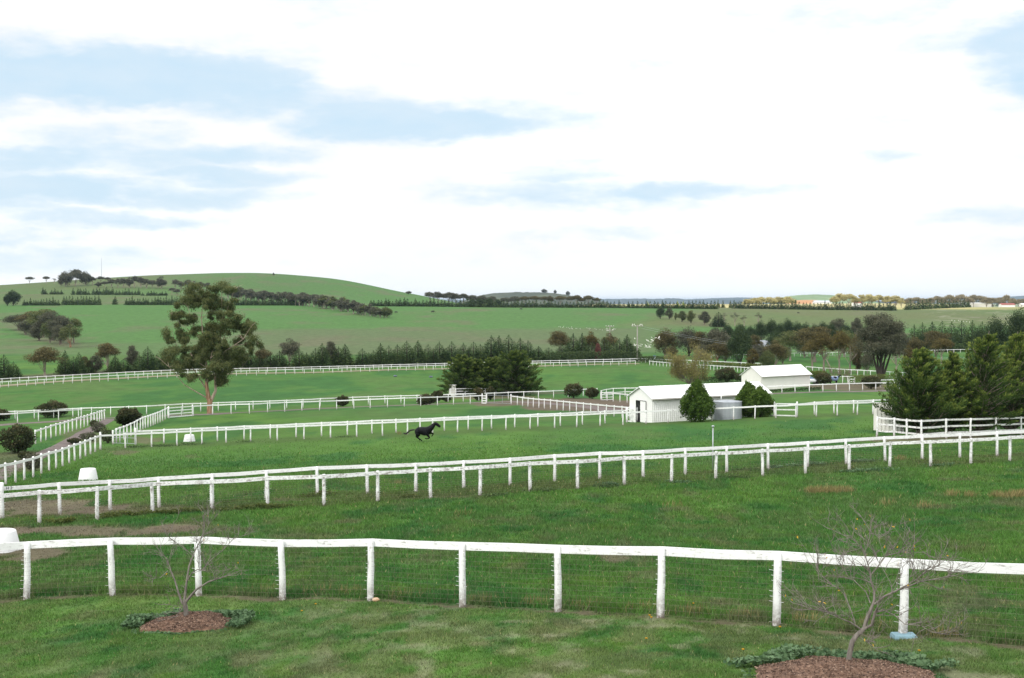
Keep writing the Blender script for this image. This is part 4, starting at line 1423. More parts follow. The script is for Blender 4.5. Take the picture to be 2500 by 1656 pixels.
def cypress_tree(seed, H, R, nb=120, per=150, wind=(0.4, 0.0), leaf=0.26, lean=0.0, prof=None, tip=0.0, rise=(.08, .42, .72), fluff=.115):
    """old feathery cypress: upswept branches carrying flat sprays, combed over by the wind"""
    r = np.random.default_rng(seed)
    rg = random.Random(seed)
    C = Crown()
    b = MB()
    wv = Vector((wind[0], wind[1], 0))
    b.tube([(0, 0, -.5), (0, 0, H * .25), (lean * H * .3, 0, H * .6), (lean * H, 0, H * .97)], [R * .075, R * .06, R * .035, .02], 8, cap=False)
    for k in range(nb):
        t = (k + rg.random()) / nb
        t = 0.03 + 0.94 * t ** 1.12
        az = k * 2.39996 + rg.uniform(-.4, .4)
        L_ = R * (prof(t) if prof else (1 - t) ** 0.75 * 1.05 + 0.10) * rg.uniform(0.62, 1.22)
        d = Vector((math.cos(az), math.sin(az), rg.uniform(rise[0], rise[1]) + rise[2] * t))
        d.normalize()
        p = Vector((lean * H * t ** 1.6, 0, H * t * 0.93))
        pts = [p.copy()]
        m = 6
        for i in range(m):
            d = (d + wv * (0.22 * (i + 1) / m) + Vector((rg.gauss(0, .10), rg.gauss(0, .10), 0.05 + rg.gauss(0, .07)))).normalized()
            p = p + d * (L_ / m)
            pts.append(p.copy())
        b.tube(pts[:-1], [R * .022 * (1 - i / m) * (1.1 - t * .6) + .006 for i in range(m)], 5, cap=False)
        n = int(per * (0.35 + L_ / R))
        s = np.clip(r.beta(2.0, 1.15, n) * 1.06, 0.10, 1.05)
        a = np.array([tuple(q) for q in pts])
        x = s * (m)
        i0 = np.clip(x.astype(int), 0, m - 1)
        fx = (x - i0)[:, None]
        P = a[i0] * (1 - fx) + a[i0 + 1] * fx
        dirn = unit(a[i0 + 1] - a[i0])
        wd = L_ * fluff * (1.15 - s)[:, None] + 0.05
        off = r.normal(size=(n, 3)) * np.array([1, 1, .55]) * wd
        A = unit(dirn + unit(off) * 0.75 + np.array([wind[0] * .3, 0, .28]) + r.normal(size=(n, 3)) * .25) * (leaf * r.uniform(.5, 1.25, n) / 2)[:, None]
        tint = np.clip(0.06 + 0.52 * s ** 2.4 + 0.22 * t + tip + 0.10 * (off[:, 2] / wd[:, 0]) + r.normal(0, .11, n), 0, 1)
        C.add(leaves(r, P + off, A, 0.27, tint))
    return b.mesh('trunk', True), C.mesh()


def shrub_mesh(seed, Wd, H, n=1800, leaf=0.16, stem=0.15, lobes=5.0, tall=1.0, dens=.35):
    """rounded bush of small leaves with a lumpy surface"""
    r = np.random.default_rng(seed)
    C = Crown()
    d = rdir(r, n)
    k = fbm(d[:, 0] * lobes * .5 + seed, d[:, 1] * lobes * .5 + d[:, 2] * lobes * .4, seed, 3)
    q = r.uniform(dens, 1.0, n) ** 0.5 * (0.56 + 0.80 * k)
    h0 = H * stem
    z = h0 + (H - h0) * (0.5 + 0.5 * d[:, 2] * q)
    taper = 1 - (1 - tall) * np.clip((z - h0) / (H - h0), 0, 1) ** 1.3
    P = np.stack([d[:, 0] * q * Wd / 2 * taper, d[:, 1] * q * Wd / 2 * taper, z], -1)
    A = unit(r.normal(size=(n, 3)) * .7 + d * .8 + np.array([0, 0, .2])) * (leaf * r.uniform(.5, 1.2, n) / 2)[:, None]
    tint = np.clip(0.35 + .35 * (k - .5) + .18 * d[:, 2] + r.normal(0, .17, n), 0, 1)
    C.add(leaves(r, P, A, .45, tint))
    b = MB()
    rg = random.Random(seed)
    for j in range(5):
        b.tube([(rg.uniform(-.04, .04), rg.uniform(-.04, .04), -.2), (rg.uniform(-.1, .1) * Wd, rg.uniform(-.1, .1) * Wd, h0 + .1 * H), (rg.uniform(-.28, .28) * Wd, rg.uniform(-.28, .28) * Wd, H * .62)], [.035, .028, .012], 5, cap=False)
    return b.mesh('stem', True), C.mesh('foliage')


def twiggy_tree(seed, H, Wd, trunk_h, nl=9, depth=4, r0=0.09, up=0.55, leaf=None, leafn=0, twr=0.008, cr_name='crown'):
    """bare or sparse tree grown by repeated forking"""
    rg = random.Random(seed)
    r = np.random.default_rng(seed)
    b, tw = MB(), MB()
    tips = []

    def grow(p, d, L_, rad, k):
        m = 3
        pts, q = [p.copy()], p.copy()
        dd = d.copy()
        for i in range(m):
            dd = (dd + Vector((rg.gauss(0, .16), rg.gauss(0, .16), rg.gauss(0.06 * up, .12)))).normalized()
            q = q + dd * (L_ / m)
            pts.append(q.copy())
            if k <= 2:
                tips.append((q.copy(), dd.copy()))
        (b if k >= depth - 1 else tw).tube(pts, [max(rad * (1 - .5 * i / m), twr * .5) for i in range(m + 1)], 6 if k >= depth - 1 else 3, cap=False)
        if k > 0:
            for j in range(rg.choice((2, 3, 3))):
                s = rg.uniform(.45, 1.0)
                i0 = min(int(s * m), m - 1)
                pp = pts[i0].lerp(pts[i0 + 1], s * m - i0)
                side = Vector((rg.gauss(0, 1), rg.gauss(0, 1), rg.gauss(0, .5)))
                nd = (dd + side.normalized() * rg.uniform(.5, .95) + Vector((0, 0, up * .4))).normalized()
                grow(pp, nd, L_ * rg.uniform(.55, .8), max(rad * .52, twr), k - 1)

    b.tube([(0, 0, -.4), (0, 0, 0), (rg.uniform(-.05, .05) * H, 0, trunk_h)], [r0 * 1.3, r0 * 1.1, r0 * .85], 8, cap=False)
    top = Vector(b.v[-1])
    top = Vector((0, 0, trunk_h))
    for j in range(nl):
        az = 2 * math.pi * (j + rg.uniform(-.3, .3)) / nl
        e = rg.uniform(.25, 1.25)
        d = Vector((math.cos(az) * Wd / 2, math.sin(az) * Wd / 2, (H - trunk_h) * .75 * e))
        grow(top - Vector((0, 0, rg.uniform(0, .3) * trunk_h)), d.normalized(), d.length * .52, r0 * .5, depth - 1)
    C = None
    if leafn and tips:
        idx = r.integers(0, len(tips), leafn)
        T = np.array([tuple(t[0]) for t in tips])[idx]
        D = np.array([tuple(t[1]) for t in tips])[idx]
        P = T + r.normal(size=(leafn, 3)) * leaf * 1.6
        A = unit(D + r.normal(size=(leafn, 3)) * .7) * (leaf * r.uniform(.5, 1.2, leafn) / 2)[:, None]
        C = Crown()
        C.add(leaves(r, P, A, .35, np.clip(r.normal(.5, .2, leafn), 0, 1)))
        C = C.mesh('foliage')
    return b.mesh('trunk', True), tw.mesh('twigs', True), C


# ---------------------------------------------------------------- planting
_proto = {}
CAT = {'gum': 'tree', 'conifer': 'tree'}


def proto(key, fn):
    if key not in _proto:
        _proto[key] = fn()
    return _proto[key]


def ov_mat(o, m):
    """material on the object, so that copies sharing a mesh can differ"""
    if len(o.data.materials) == 0:
        o.data.materials.append(m)
    o.material_slots[0].link = 'OBJECT'
    o.material_slots[0].material = m


def plant(name, label, p, trunk, crown, bark, leafm, group=None, sc=1.0, rz=0.0, cat='tree', crown_name='crown', trunk_name='trunk', scz=None):
    root = thing(name, p, label, cat, group, rz)
    for nm, me, mt in ((trunk_name, trunk, bark), (crown_name, crown, leafm)):
        if me is None:
            continue
        o = obj(nm, me, None, root)
        ov_mat(o, MATS[mt])
        o.scale = (sc, sc, scz or sc)
    return root


def place_px(u, vb, vt, wpx=None, Y=None):
    """base point, height in metres and width in metres of something seen from row vb (ground) up to row vt"""
    p = at(u, Y) if Y else G(u, vb)
    top = spot(u, vt, p.y)
    return p, top.z - p.z, (wpx or 0) / F * p.y


GUMS = [('a', dict(seed=11, H=10, Wd=9, base=2.2, ncl=30, nleaf=230, leaf=.46)), ('b', dict(seed=12, H=10, Wd=8, base=1.8, ncl=28, nleaf=230, leaf=.46, flat=.7, low=-.6)),
        ('c', dict(seed=13, H=10, Wd=11, base=2.0, ncl=36, nleaf=220, leaf=.48, flat=.55)), ('d', dict(seed=14, H=10, Wd=7, base=.9, ncl=30, nleaf=240, leaf=.46, flat=.8, low=-.95)),
        ('e', dict(seed=15, H=10, Wd=10, base=3.6, ncl=24, nleaf=220, leaf=.46, flat=.5)), ('u', dict(seed=16, H=10, Wd=13, base=4.6, ncl=26, nleaf=210, leaf=.52, flat=.55, umbrella=.2, cr=2.1)),
        ('s', dict(seed=17, H=10, Wd=8, base=4.0, ncl=11, nleaf=90, leaf=.42, flat=.6, cr=1.2)), ('m', dict(seed=18, H=10, Wd=11, base=.6, ncl=44, nleaf=230, leaf=.5, flat=.85, low=-.95))]
GUMS = dict(GUMS)
LOD = {}


def gum(label, kind, leafm, bark, u, vb, vt, wpx, Y=None, group=None, name='gum_tree', rz=None, far=False):
    p, H, Wd = place_px(u, vb, vt, wpx, Y)
    spec = dict(GUMS[kind])
    if far:                                             # fewer, larger leaf bunches for trees a kilometre away
        spec.update(nleaf=int(spec['nleaf'] * .42), leaf=spec['leaf'] * 1.9)
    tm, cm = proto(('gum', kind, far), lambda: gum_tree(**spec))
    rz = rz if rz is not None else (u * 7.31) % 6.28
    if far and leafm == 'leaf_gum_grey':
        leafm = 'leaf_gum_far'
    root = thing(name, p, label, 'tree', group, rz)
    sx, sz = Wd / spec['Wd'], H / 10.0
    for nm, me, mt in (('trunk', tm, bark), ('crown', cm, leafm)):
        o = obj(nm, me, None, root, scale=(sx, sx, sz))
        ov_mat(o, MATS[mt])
    return root


def conif(label, u, vb, vt, wpx, Y=None, group=None, leafm='leaf_conifer', var=0, name='conifer', far=False, bark='bark_dark'):
    p, H, Wd = place_px(u, vb, vt, wpx, Y)
    tm, cm = proto(('con', var % 4, far), lambda: conifer_tree(31 + var % 4, 7.0, 2.0, 230 if far else 3000, 1.5 if far else .50, (.60, .52, .70, .45)[var % 4] if far else (.62, .52, .72, .48)[var % 4], wf=.42 if far else .36))
    root = thing(name, p, label, 'tree', group, (u * 3.77) % 6.28)
    s = Wd / 3.5
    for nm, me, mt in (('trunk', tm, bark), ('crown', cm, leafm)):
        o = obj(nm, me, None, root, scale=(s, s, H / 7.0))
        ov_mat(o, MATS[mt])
    return root


# ---- the tall gum by the track: limbs and bunches read from the photograph, each at its own depth
noisemat('bark_limb', [(0.3, (0.20, 0.155, 0.115)), (0.55, (0.36, 0.29, 0.22)), (0.75, (0.47, 0.41, 0.34))], 1.4, 0.85, vscale=(3, 3, 0.6))


def hero_gum():
    base = at(510, 158.0)
    Y = base.y
    S = 1 / 4.479 / F * Y                               # metres per unit of the sketch below
    r = np.random.default_rng(5)
    rg = random.Random(5)
    root = thing('gum_tree', base, 'tall gum tree with reddish peeling trunk and tiered open crown beside the gravel track', 'tree')

    def P(x, z, d=0.0):
        return Vector(((x - 582) * S, d, (1500 - z) * S))
    b = MB()

    def lb(pts, depth):
        n = len(pts)
        q = [P(x, z, depth * (k / max(n - 1, 1)) ** 1.2 + rg.uniform(-.05, .05)) for k, (x, z, w) in enumerate(pts)]
        b.tube(q, [max(w * S * .5, .012) for (_, _, w) in pts], 8, cap=False)
        return q
    t_ = MB()
    t_.tube([P(580, 1560), P(582, 1500), P(580, 1420), P(590, 1335)], [.44, .36, .32, .37], 12, cap=False)
    t_.tube([P(575, 1350, .02), P(560, 1240, -.1), P(552, 1150, -.25)], [.30, .24, .17], 10, cap=False)
    obj('trunk', t_.mesh('trunk', True), MATS['bark_red'], root)
    limbs = [([(572, 1350, 46), (553, 1180, 36), (560, 1000, 26), (540, 800, 19), (520, 600, 14), (515, 450, 10), (540, 230, 6), (500, 120, 3)], -1.0),
             ([(602, 1350, 40), (648, 1250, 30), (640, 1100, 24), (660, 900, 17), (690, 700, 14), (700, 500, 12), (705, 200, 6), (690, 100, 3)], 1.2),
             ([(640, 1130, 20), (700, 900, 15), (770, 810, 14), (870, 750, 11), (980, 680, 8), (1060, 560, 4)], -1.6),
             ([(555, 1330, 18), (500, 1290, 15), (400, 1230, 12), (320, 1170, 9), (260, 1080, 7), (180, 980, 5), (100, 900, 3)], -2.0),
             ([(532, 1210, 18), (450, 1080, 13), (360, 960, 10), (280, 850, 8), (200, 760, 5), (140, 640, 3)], 1.8),
             ([(540, 800, 12), (460, 660, 10), (400, 520, 7), (330, 330, 5), (300, 250, 3)], 1.4),
             ([(460, 660, 6), (340, 570, 5), (240, 470, 3), (210, 420, 2)], -1.0),
             ([(690, 760, 9), (760, 620, 7), (840, 530, 4), (930, 450, 2)], 2.2),
             ([(660, 1200, 18), (720, 1100, 11), (760, 1000, 8), (880, 860, 5), (950, 800, 3)], 2.4),
             ([(700, 500, 8), (780, 380, 5), (860, 180, 4), (880, 140, 2)], -.8),
             ([(870, 750, 7), (960, 740, 5), (1090, 710, 3), (1130, 740, 2)], -.6),
             ([(560, 1000, 10), (470, 930, 7), (420, 860, 4)], -1.4), ([(640, 1100, 9), (620, 960, 6), (640, 880, 4)], -2.0),
             ([(515, 450, 6), (600, 380, 4), (640, 340, 2)], .8), ([(450, 1080, 7), (430, 1150, 5), (420, 1080, 3)], -1.5)]
    for pts, d in limbs:
        q = lb(pts, d)
        for _ in range(5):
            k = rg.randrange(len(q) // 2, len(q))
            e = q[k] + Vector((rg.uniform(-1, 1), rg.uniform(-1, 1), rg.uniform(.1, 1.0)))
            b.tube([q[k], q[k].lerp(e, .5) + Vector((0, 0, .08)), e], [.03, .02, .008], 4, cap=False)
    obj('limbs', b.mesh('limbs', True), MATS['bark_limb'], root)
    C = Crown()
    cl = [(480, 115, 90, 45), (400, 165, 55, 40), (690, 105, 90, 50), (600, 130, 50, 30), (850, 145, 95, 32), (780, 150, 60, 30), (390, 200, 50, 35), (310, 270, 75, 55), (260, 310, 40, 40), (420, 310, 60, 45), (210, 405, 60, 40), (195, 450, 35, 35),
          (290, 415, 36, 36), (400, 475, 60, 36), (350, 500, 30, 25), (620, 340, 80, 36), (760, 345, 95, 42), (700, 400, 60, 28), (820, 400, 50, 25), (930, 448, 42, 32), (600, 540, 75, 75), (690, 590, 80, 65), (560, 610, 60, 60), (820, 525, 85, 50), (880, 560, 50, 36),
          (570, 690, 70, 60), (650, 690, 60, 50), (400, 600, 40, 48), (960, 560, 85, 42), (1040, 525, 75, 34), (1090, 560, 40, 26), (1080, 690, 70, 50), (1135, 735, 38, 40), (870, 700, 65, 45), (930, 680, 50, 36), (130, 620, 58, 55), (110, 680, 36, 30), (250, 605, 48, 46),
          (330, 695, 60, 36), (170, 800, 88, 48), (120, 870, 75, 50), (250, 830, 75, 50), (90, 930, 45, 40), (400, 870, 75, 60), (350, 950, 85, 50), (470, 950, 65, 55), (300, 1005, 75, 42), (230, 960, 60, 40), (640, 890, 100, 60), (760, 860, 95, 62), (900, 830, 80, 55), (560, 850, 50, 45),
          (620, 1020, 85, 55), (740, 1050, 78, 60), (735, 1135, 65, 55), (690, 1180, 45, 42), (800, 980, 58, 50), (430, 1080, 38, 34), (550, 1070, 46, 36), (480, 760, 60, 35), (640, 780, 60, 50), (740, 760, 45, 40), (520, 880, 50, 50), (700, 960, 70, 50), (270, 1090, 26, 20), (200, 690, 30, 25)]
    for _ in range(120):                                # thin foliage between the main bunches
        a_, q_ = rg.uniform(0, 6.283), rg.random() ** .5
        x, z = 600 + 470 * q_ * math.cos(a_), 660 + 520 * q_ * math.sin(a_)
        if z < 420 and x < 330 - (z - 100) * .1 or z < 450 and x > 960 or (z > 1000 and (x < 260 or x > 830)) or (x < 180 and z < 560) or (760 < x < 900 and 620 < z < 700) or (z > 1120 and x < 520):
            continue
        cl.append((x, z, rg.uniform(26, 52), rg.uniform(22, 42)))
    for (x, z, rx, rz) in cl:
        big = rx * rz
        d0 = rg.uniform(-1, 1) * 2.2 * (1 - abs(x - 600) / 900)
        for s in range(3):
            d = d0 + rg.uniform(-.9, .9)
            c = P(x + rg.uniform(-.5, .5) * rx, z + rg.uniform(-.5, .6) * rz, d)
            clump(C, r, c, (rx * S * .86, rx * S * .86, rz * S * .98), int(110 + big * .080), .27, droop=.9, wf=.24, top=.3, shell=.0, soft=.30)
    obj('crown', C.mesh(), MATS['leaf_gum'], root)


hero_gum()

# ---- old windswept cypresses at the right, middle clump
def prof_old(t):
    return (0.80 + 0.40 * math.sin(min(t * 2.6, 1.0) * math.pi / 2)) * (1 - t) ** 0.95 + 0.09


def cyp(label, u, Y, vt, wpx, seed, wind, group=None, nb=130, per=150, lean=0.0, tip=0.0, leaf=.24, prof=prof_old, mat='leaf_cypress', **kw):
    p = at(u, Y)
    H = spot(u, vt, Y).z - p.z
    R = wpx / 2 / F * Y
    tm, cm = cypress_tree(seed, H, R, nb, per, wind, leaf, lean, prof, tip, **kw)
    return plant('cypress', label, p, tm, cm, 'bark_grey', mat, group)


cyp('leftmost windswept cypress beside the white stock shelter, its tips combed to the right', 2246, 95.4, 842, 210, 101, (.45, 0), nb=150, per=190, lean=.02)
cyp('second cypress of the windswept clump, lower and narrower, with yellowish tips', 2318, 96, 848, 160, 102, (.45, 0), nb=120, per=170, lean=.05, tip=.05)
cyp('tallest windswept cypress at the right, leaning right with pale green tips', 2392, 96.5, 800, 230, 103, (.5, 0), nb=170, per=200, lean=.09, tip=.05)
cyp('dense dark windswept cypress at the right edge of the picture', 2470, 99, 802, 250, 104, (.5, 0), nb=170, per=190, lean=.06, tip=.03)
cyp('low leafy cypress in front of the windswept clump, hiding the shelter wall', 2250, 95.2, 925, 165, 105, (.15, 0), nb=100, per=190, tip=.02, prof=lambda t: 1.25 * (1 - t) ** .5 + .1)
cyp('cypress at the far right half out of the picture', 2560, 100, 815, 200, 106, (.5, 0), nb=120, per=140, lean=.05)
cyp('leftmost cypress of the middle clump, spreading low over the pale end wall', 1128, 212, 864, 104, 111, (.06, 0), nb=150, per=190, leaf=.38, rise=(-.12, .25, .42), fluff=.17, mat='leaf_cypress_dark', prof=lambda t: 1.1 * (1 - t) ** .62 + .1)
cyp('narrow cypress of the middle clump, second from the left', 1164, 213, 873, 78, 112, (.1, 0), nb=120, per=170, leaf=.38, tip=.03, rise=(-.12, .25, .42), fluff=.17, mat='leaf_cypress_dark', prof=lambda t: 1.1 * (1 - t) ** .6 + .1)
cyp('yellow-tipped cypress of the middle clump, third from the left', 1203, 213, 869, 82, 113, (.1, 0), nb=120, per=170, leaf=.38, tip=.06, rise=(-.12, .25, .42), fluff=.17, mat='leaf_cypress_dark', prof=lambda t: 1.1 * (1 - t) ** .6 + .1)
cyp('broadest cypress of the middle clump, on its right with a rounded outer side', 1258, 212, 857, 114, 114, (.1, 0), nb=170, per=190, leaf=.38, tip=.03, rise=(-.12, .25, .42), fluff=.17, mat='leaf_cypress_dark', prof=lambda t: 1.12 * (1 - t) ** .5 + .1)
cyp('dark cypress behind the middle clump between the taller ones', 1230, 213.5, 874, 80, 115, (.1, 0), nb=110, per=140, leaf=.38, rise=(-.12, .25, .42), fluff=.17, mat='leaf_cypress_dark')

# ---- round bushes
SHR = [('large dark rounded bush at the left edge, behind the close-set fence', 44, 1106, 1038, 84, 1.0, 'leaf_shrub', 0),
       ('dark rounded bush between the two fences at upper left, with pale flower heads', 130, 1019, 980, 76, 1.0, 'leaf_shrub', 0), ('dark bush cut off by the left edge beside the track', 2, 1028, 998, 46, 1.0, 'leaf_shrub', 0),
       ('dark rounded bush beside the foot of the greyish fence left of the tall gum', 315, 1040, 996, 62, 1.0, 'leaf_shrub', 0),
       ('small green bush behind the track fence, left of the middle cypresses', 836, 992, 966, 34, 1.0, 'leaf_shrub', 0), ('broad low bush behind the track fence near the middle cypresses', 1040, 989, 962, 46, 1.0, 'leaf_shrub', 0),
       ('thin upright bush with reddish leaves beside the pale end wall', 1066, 984, 953, 30, 1.0, 'leaf_shrub', .1), ('low thin bush in front of the pale end wall', 1090, 981, 963, 26, 1.0, 'leaf_shrub', .1),
       ('straggly bush in front of the three-rail yard fence, left one of two', 1168, 979, 948, 26, 1.0, 'leaf_shrub', .1), ('straggly bush in front of the three-rail yard fence, right one of two', 1197, 977, 944, 24, 1.0, 'leaf_shrub', .1),
       ('rounded flowering bush standing alone on brown ground left of the long shed', 1401, 973, 936, 48, 1.0, 'leaf_shrub', .12), ('paler loose bush beside the rounded flowering bush', 1446, 974, 946, 34, 1.0, 'leaf_shrub', .1),
       ('speckled rounded bush behind the long shed roof', 1774, 933, 897, 60, 1.0, 'leaf_shrub', 0), ('purplish dark bush between the two sheds', 1815, 932, 911, 46, 1.0, 'leaf_shrub', 0),
       ('dark rounded bush right of the small white shed', 2010, 939, 911, 42, 1.0, 'leaf_shrub', 0), ('rounded bush in front of the clipped hedge at right', 2127, 950, 917, 50, 1.0, 'leaf_shrub', .1)]
for k, (lab, u, vb, vt, w, tall, mt, stem) in enumerate(SHR):
    p, H, Wd = place_px(u, vb, vt, w)
    st, fo = shrub_mesh(200 + k, Wd, H, 4600 if w > 50 else 2400, .22 if p.y < 130 else .30, stem if stem else .05, 5.0, tall)
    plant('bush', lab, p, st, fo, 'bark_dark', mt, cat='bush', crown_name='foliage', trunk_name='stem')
for k, (lab, parts_) in enumerate([('tall cone-shaped bright green bush in front of the long shed, left of the tank', [(1703, 1028, 930, 84, .30)]),
                                   ('two-headed rounded green bush at the right end of the long shed, right of the tank', [(1857, 1021, 947, 66, .45), (1829, 1016, 937, 66, .50)])]):
    root = None
    for j, (u, vb, vt, w, tall) in enumerate(parts_):
        p = at(u, (116.6, 119.6)[k] + j * 1.2)
        H, Wd = spot(u, vt, p.y).z - p.z, w / F * p.y
        st, fo = shrub_mesh(230 + k * 3 + j, Wd * 1.18, H * 1.04, 17000, .22, .0, 7.5, tall, .30)
        if root is None:
            root = thing('bush', p, lab, 'bush')
        for nm, me, mt in (('stem', st, 'bark_dark'), ('foliage', fo, 'leaf_green')):
            o = obj(nm, me, None, root, loc=p - Vector(root.location))
            ov_mat(o, MATS[mt])
for k, (u, vb, w, h, lab) in enumerate([(215, 1078, 46, 22, 'low olive shrub with sparse leaves beside the track at left'), (240, 1056, 36, 26, 'loose grey-green shrub behind the end of the close-set fence'),
                                        (262, 1082, 40, 34, 'dark shrub right behind the top of the close-set fence'), (230, 1043, 24, 18, 'small dark shrub against the second left fence'), (180, 1084, 34, 14, 'lowest shrub left of the gravel track'),
                                        (80, 1150, 46, 44, 'thin brownish shrub behind the close-set fence posts, lower one'), (62, 1122, 40, 20, 'small olive shrub at the foot of the large rounded bush')]):
    p, H, Wd = place_px(u, vb, vb - h, w)
    st, fo = shrub_mesh(260 + k, Wd, H, 900, .17, .05, 6, 1.0)
    plant('bush', lab, p, st, fo, 'bark_dark', 'leaf_gum_grey' if k in (0, 1, 5) else 'leaf_shrub', cat='bush', crown_name='foliage', trunk_name='stem')

# ---- clipped hedges
def hedge(label, line_, width, h, mat, seed, n=2600, leaf=.22):
    P = [G(*q) if len(q) == 2 else at(q[0], q[2]) for q in line_]
    r = np.random.default_rng(seed)
    O = P[0].copy()
    cum = [0.0]
    for a, c in zip(P[:-1], P[1:]):
        cum.append(cum[-1] + (c - a).length)
    s = r.uniform(0, cum[-1], n)
    A_ = np.array([tuple(p - O) for p in P])
    base = np.stack([np.interp(s, cum, A_[:, i]) for i in range(3)], -1)
    t = (P[-1] - P[0]).normalized()
    side = np.array([-t.y, t.x, 0.0])
    hh = h * (0.85 + .3 * fbm(s / 1.5 + seed, s * 0, seed, 3))
    a = r.uniform(0, 1, n) ** .35 * np.sign(r.uniform(-1, 1, n))
    zz = hh * r.uniform(0, 1, n) ** .55
    Pn = base + side * (a * width / 2)[:, None] + np.stack([0 * s, 0 * s, zz], -1)
    A = unit(r.normal(size=(n, 3)) + np.array([0, 0, .5])) * (leaf * r.uniform(.5, 1.2, n) / 2)[:, None]
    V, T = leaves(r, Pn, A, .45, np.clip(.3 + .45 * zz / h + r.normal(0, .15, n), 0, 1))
    o = obj('hedge', np_mesh('hedge', V, 4, T), MATS[mat], loc=O)
    tag(o, label, 'hedge')


hedge('clipped hedge with yellow-green top right of the small shed', [(2078, 941), (2168, 938)], 1.6, 1.75, 'leaf_hedge', 1)
hedge('low dark hedge under the bare willow, left of the speckled bush', [(1690, 936), (1762, 934)], 1.2, 1.1, 'leaf_dark', 2)
hedge('low hedge beside the far corner of the white fences, near the pole', [(1562, 886), (1628, 889)], 2.0, 1.9, 'leaf_dark', 3, 2200, .35)
hedge('low olive hedge between the brown gums and the small shed, left part', [(1740, 897), (1795, 901)], 2.0, 1.4, 'leaf_hedge', 4, 2000, .3)
hedge('low olive hedge between the brown gums and the small shed, right part', [(1805, 902), (1850, 904)], 2.0, 1.4, 'leaf_hedge', 5, 1800, .3)
hedge('small clipped hedge peeping over the right end of the small shed', [(1975, 925), (2012, 926)], 1.6, 1.6, 'leaf_hedge', 6, 1500, .28)
hedge('low plants growing along the foot of the small white shed wall', [(1868, 960), (2004, 953)], .8, .5, 'leaf_dark', 7, 1800, .2)
hedge('low dark hedge along the bottom of the dark conifer belt at right centre', [(1330, 889), (1560, 884)], 3.0, 3.2, 'leaf_dark', 8, 3500, .5)

# ---- willow-like tree with olive-yellow haze of leaves
p, H, Wd = place_px(1683, 930, 836, 118, 232)
tk, tw, fo = twiggy_tree(41, H * .80, Wd * .80, H * .10, 16, 5, .16, .80, .26, 19000, .012)
wl = plant('willow', 'olive-yellow willow-like tree losing its leaves, standing behind the long shed roof', p, tk, fo, 'bark_grey', 'leaf_willow', crown_name='foliage')
o = obj('twigs', tw, MATS['bark_grey'], wl)
for k, (u, vb, vt, w, lab) in enumerate([(2040, 934, 884, 40, 'bare purplish-brown shrub tree in the yard right of the small shed'), (2066, 930, 893, 26, 'thin bare shrub tree beside the clipped hedge')]):
    p, H, Wd = place_px(u, vb, vt, w)
    tk, tw, fo = twiggy_tree(60 + k, H, Wd, H * .15, 8, 4, .06, .9, .18, 500, .012)
    rt = plant('bare_tree', lab, p, tk, fo, 'bark_grey', 'leaf_gum_brown', crown_name='foliage')
    obj('twigs', tw, MATS['bark_grey'], rt)

# ---- belt of trees across the valley, behind the farthest fence
def Ybelt(u):
    return float(np.interp(u, [0, 300, 620, 900, 1250, 1560], [272, 302, 320, 330, 350, 357]))


for k, (lab, kind, lf, bk, u, vt, w, dy) in enumerate([
        ('brown-topped gum left in the belt across the valley, broad crowned', 'c', 'leaf_gum_brown', 'bark_pale', 108, 846, 96, 0), ('round brown gum above the belt, left of the tall gum', 'a', 'leaf_gum_brown', 'bark_pale', 262, 836, 66, 6),
        ('greyish gum in the belt, just left of the tall gum', 'd', 'leaf_gum_grey', 'bark_pale', 322, 843, 46, 8), ('ragged grey-brown gum in the belt, right of the tall gum', 'b', 'leaf_gum_grey', 'bark_pale', 706, 825, 64, 4),
        ('low brownish gum seen through the right side of the tall gum', 'b', 'leaf_gum_brown', 'bark_pale', 640, 846, 50, 0), ('dark gum behind the trunk of the tall gum', 'd', 'leaf_gum', 'bark_pale', 590, 850, 60, 2),
        ('bushy dark tree in the belt, left of the gap', 'd', 'leaf_gum_grey', 'bark_dark', 806, 833, 52, 2), ('round brown gum standing out above the right part of the belt', 'c', 'leaf_gum_brown', 'bark_pale', 1366, 806, 64, 10),
        ('reddish-brown gum crown above the right part of the belt', 'b', 'leaf_gum_orange', 'bark_pale', 1442, 809, 52, 10), ('brown gum crown above the belt, left of the power poles', 'b', 'leaf_gum_brown', 'bark_pale', 1487, 812, 54, 10),
        ('small brown gum low in the belt near the left edge', 'd', 'leaf_gum_brown', 'bark_pale', 205, 870, 34, 4), ('dull gum filling the belt between conifers, left of the tall gum', 'd', 'leaf_gum_grey', 'bark_pale', 232, 868, 46, 2)]):
    gum(lab, kind, lf, bk, u, 0, vt, w, Ybelt(u) + dy)
gum('small red-leaved tree glowing among the dark conifers near the pole', 'd', 'leaf_red', 'bark_pale', 1460, 0, 838, 20, 346)
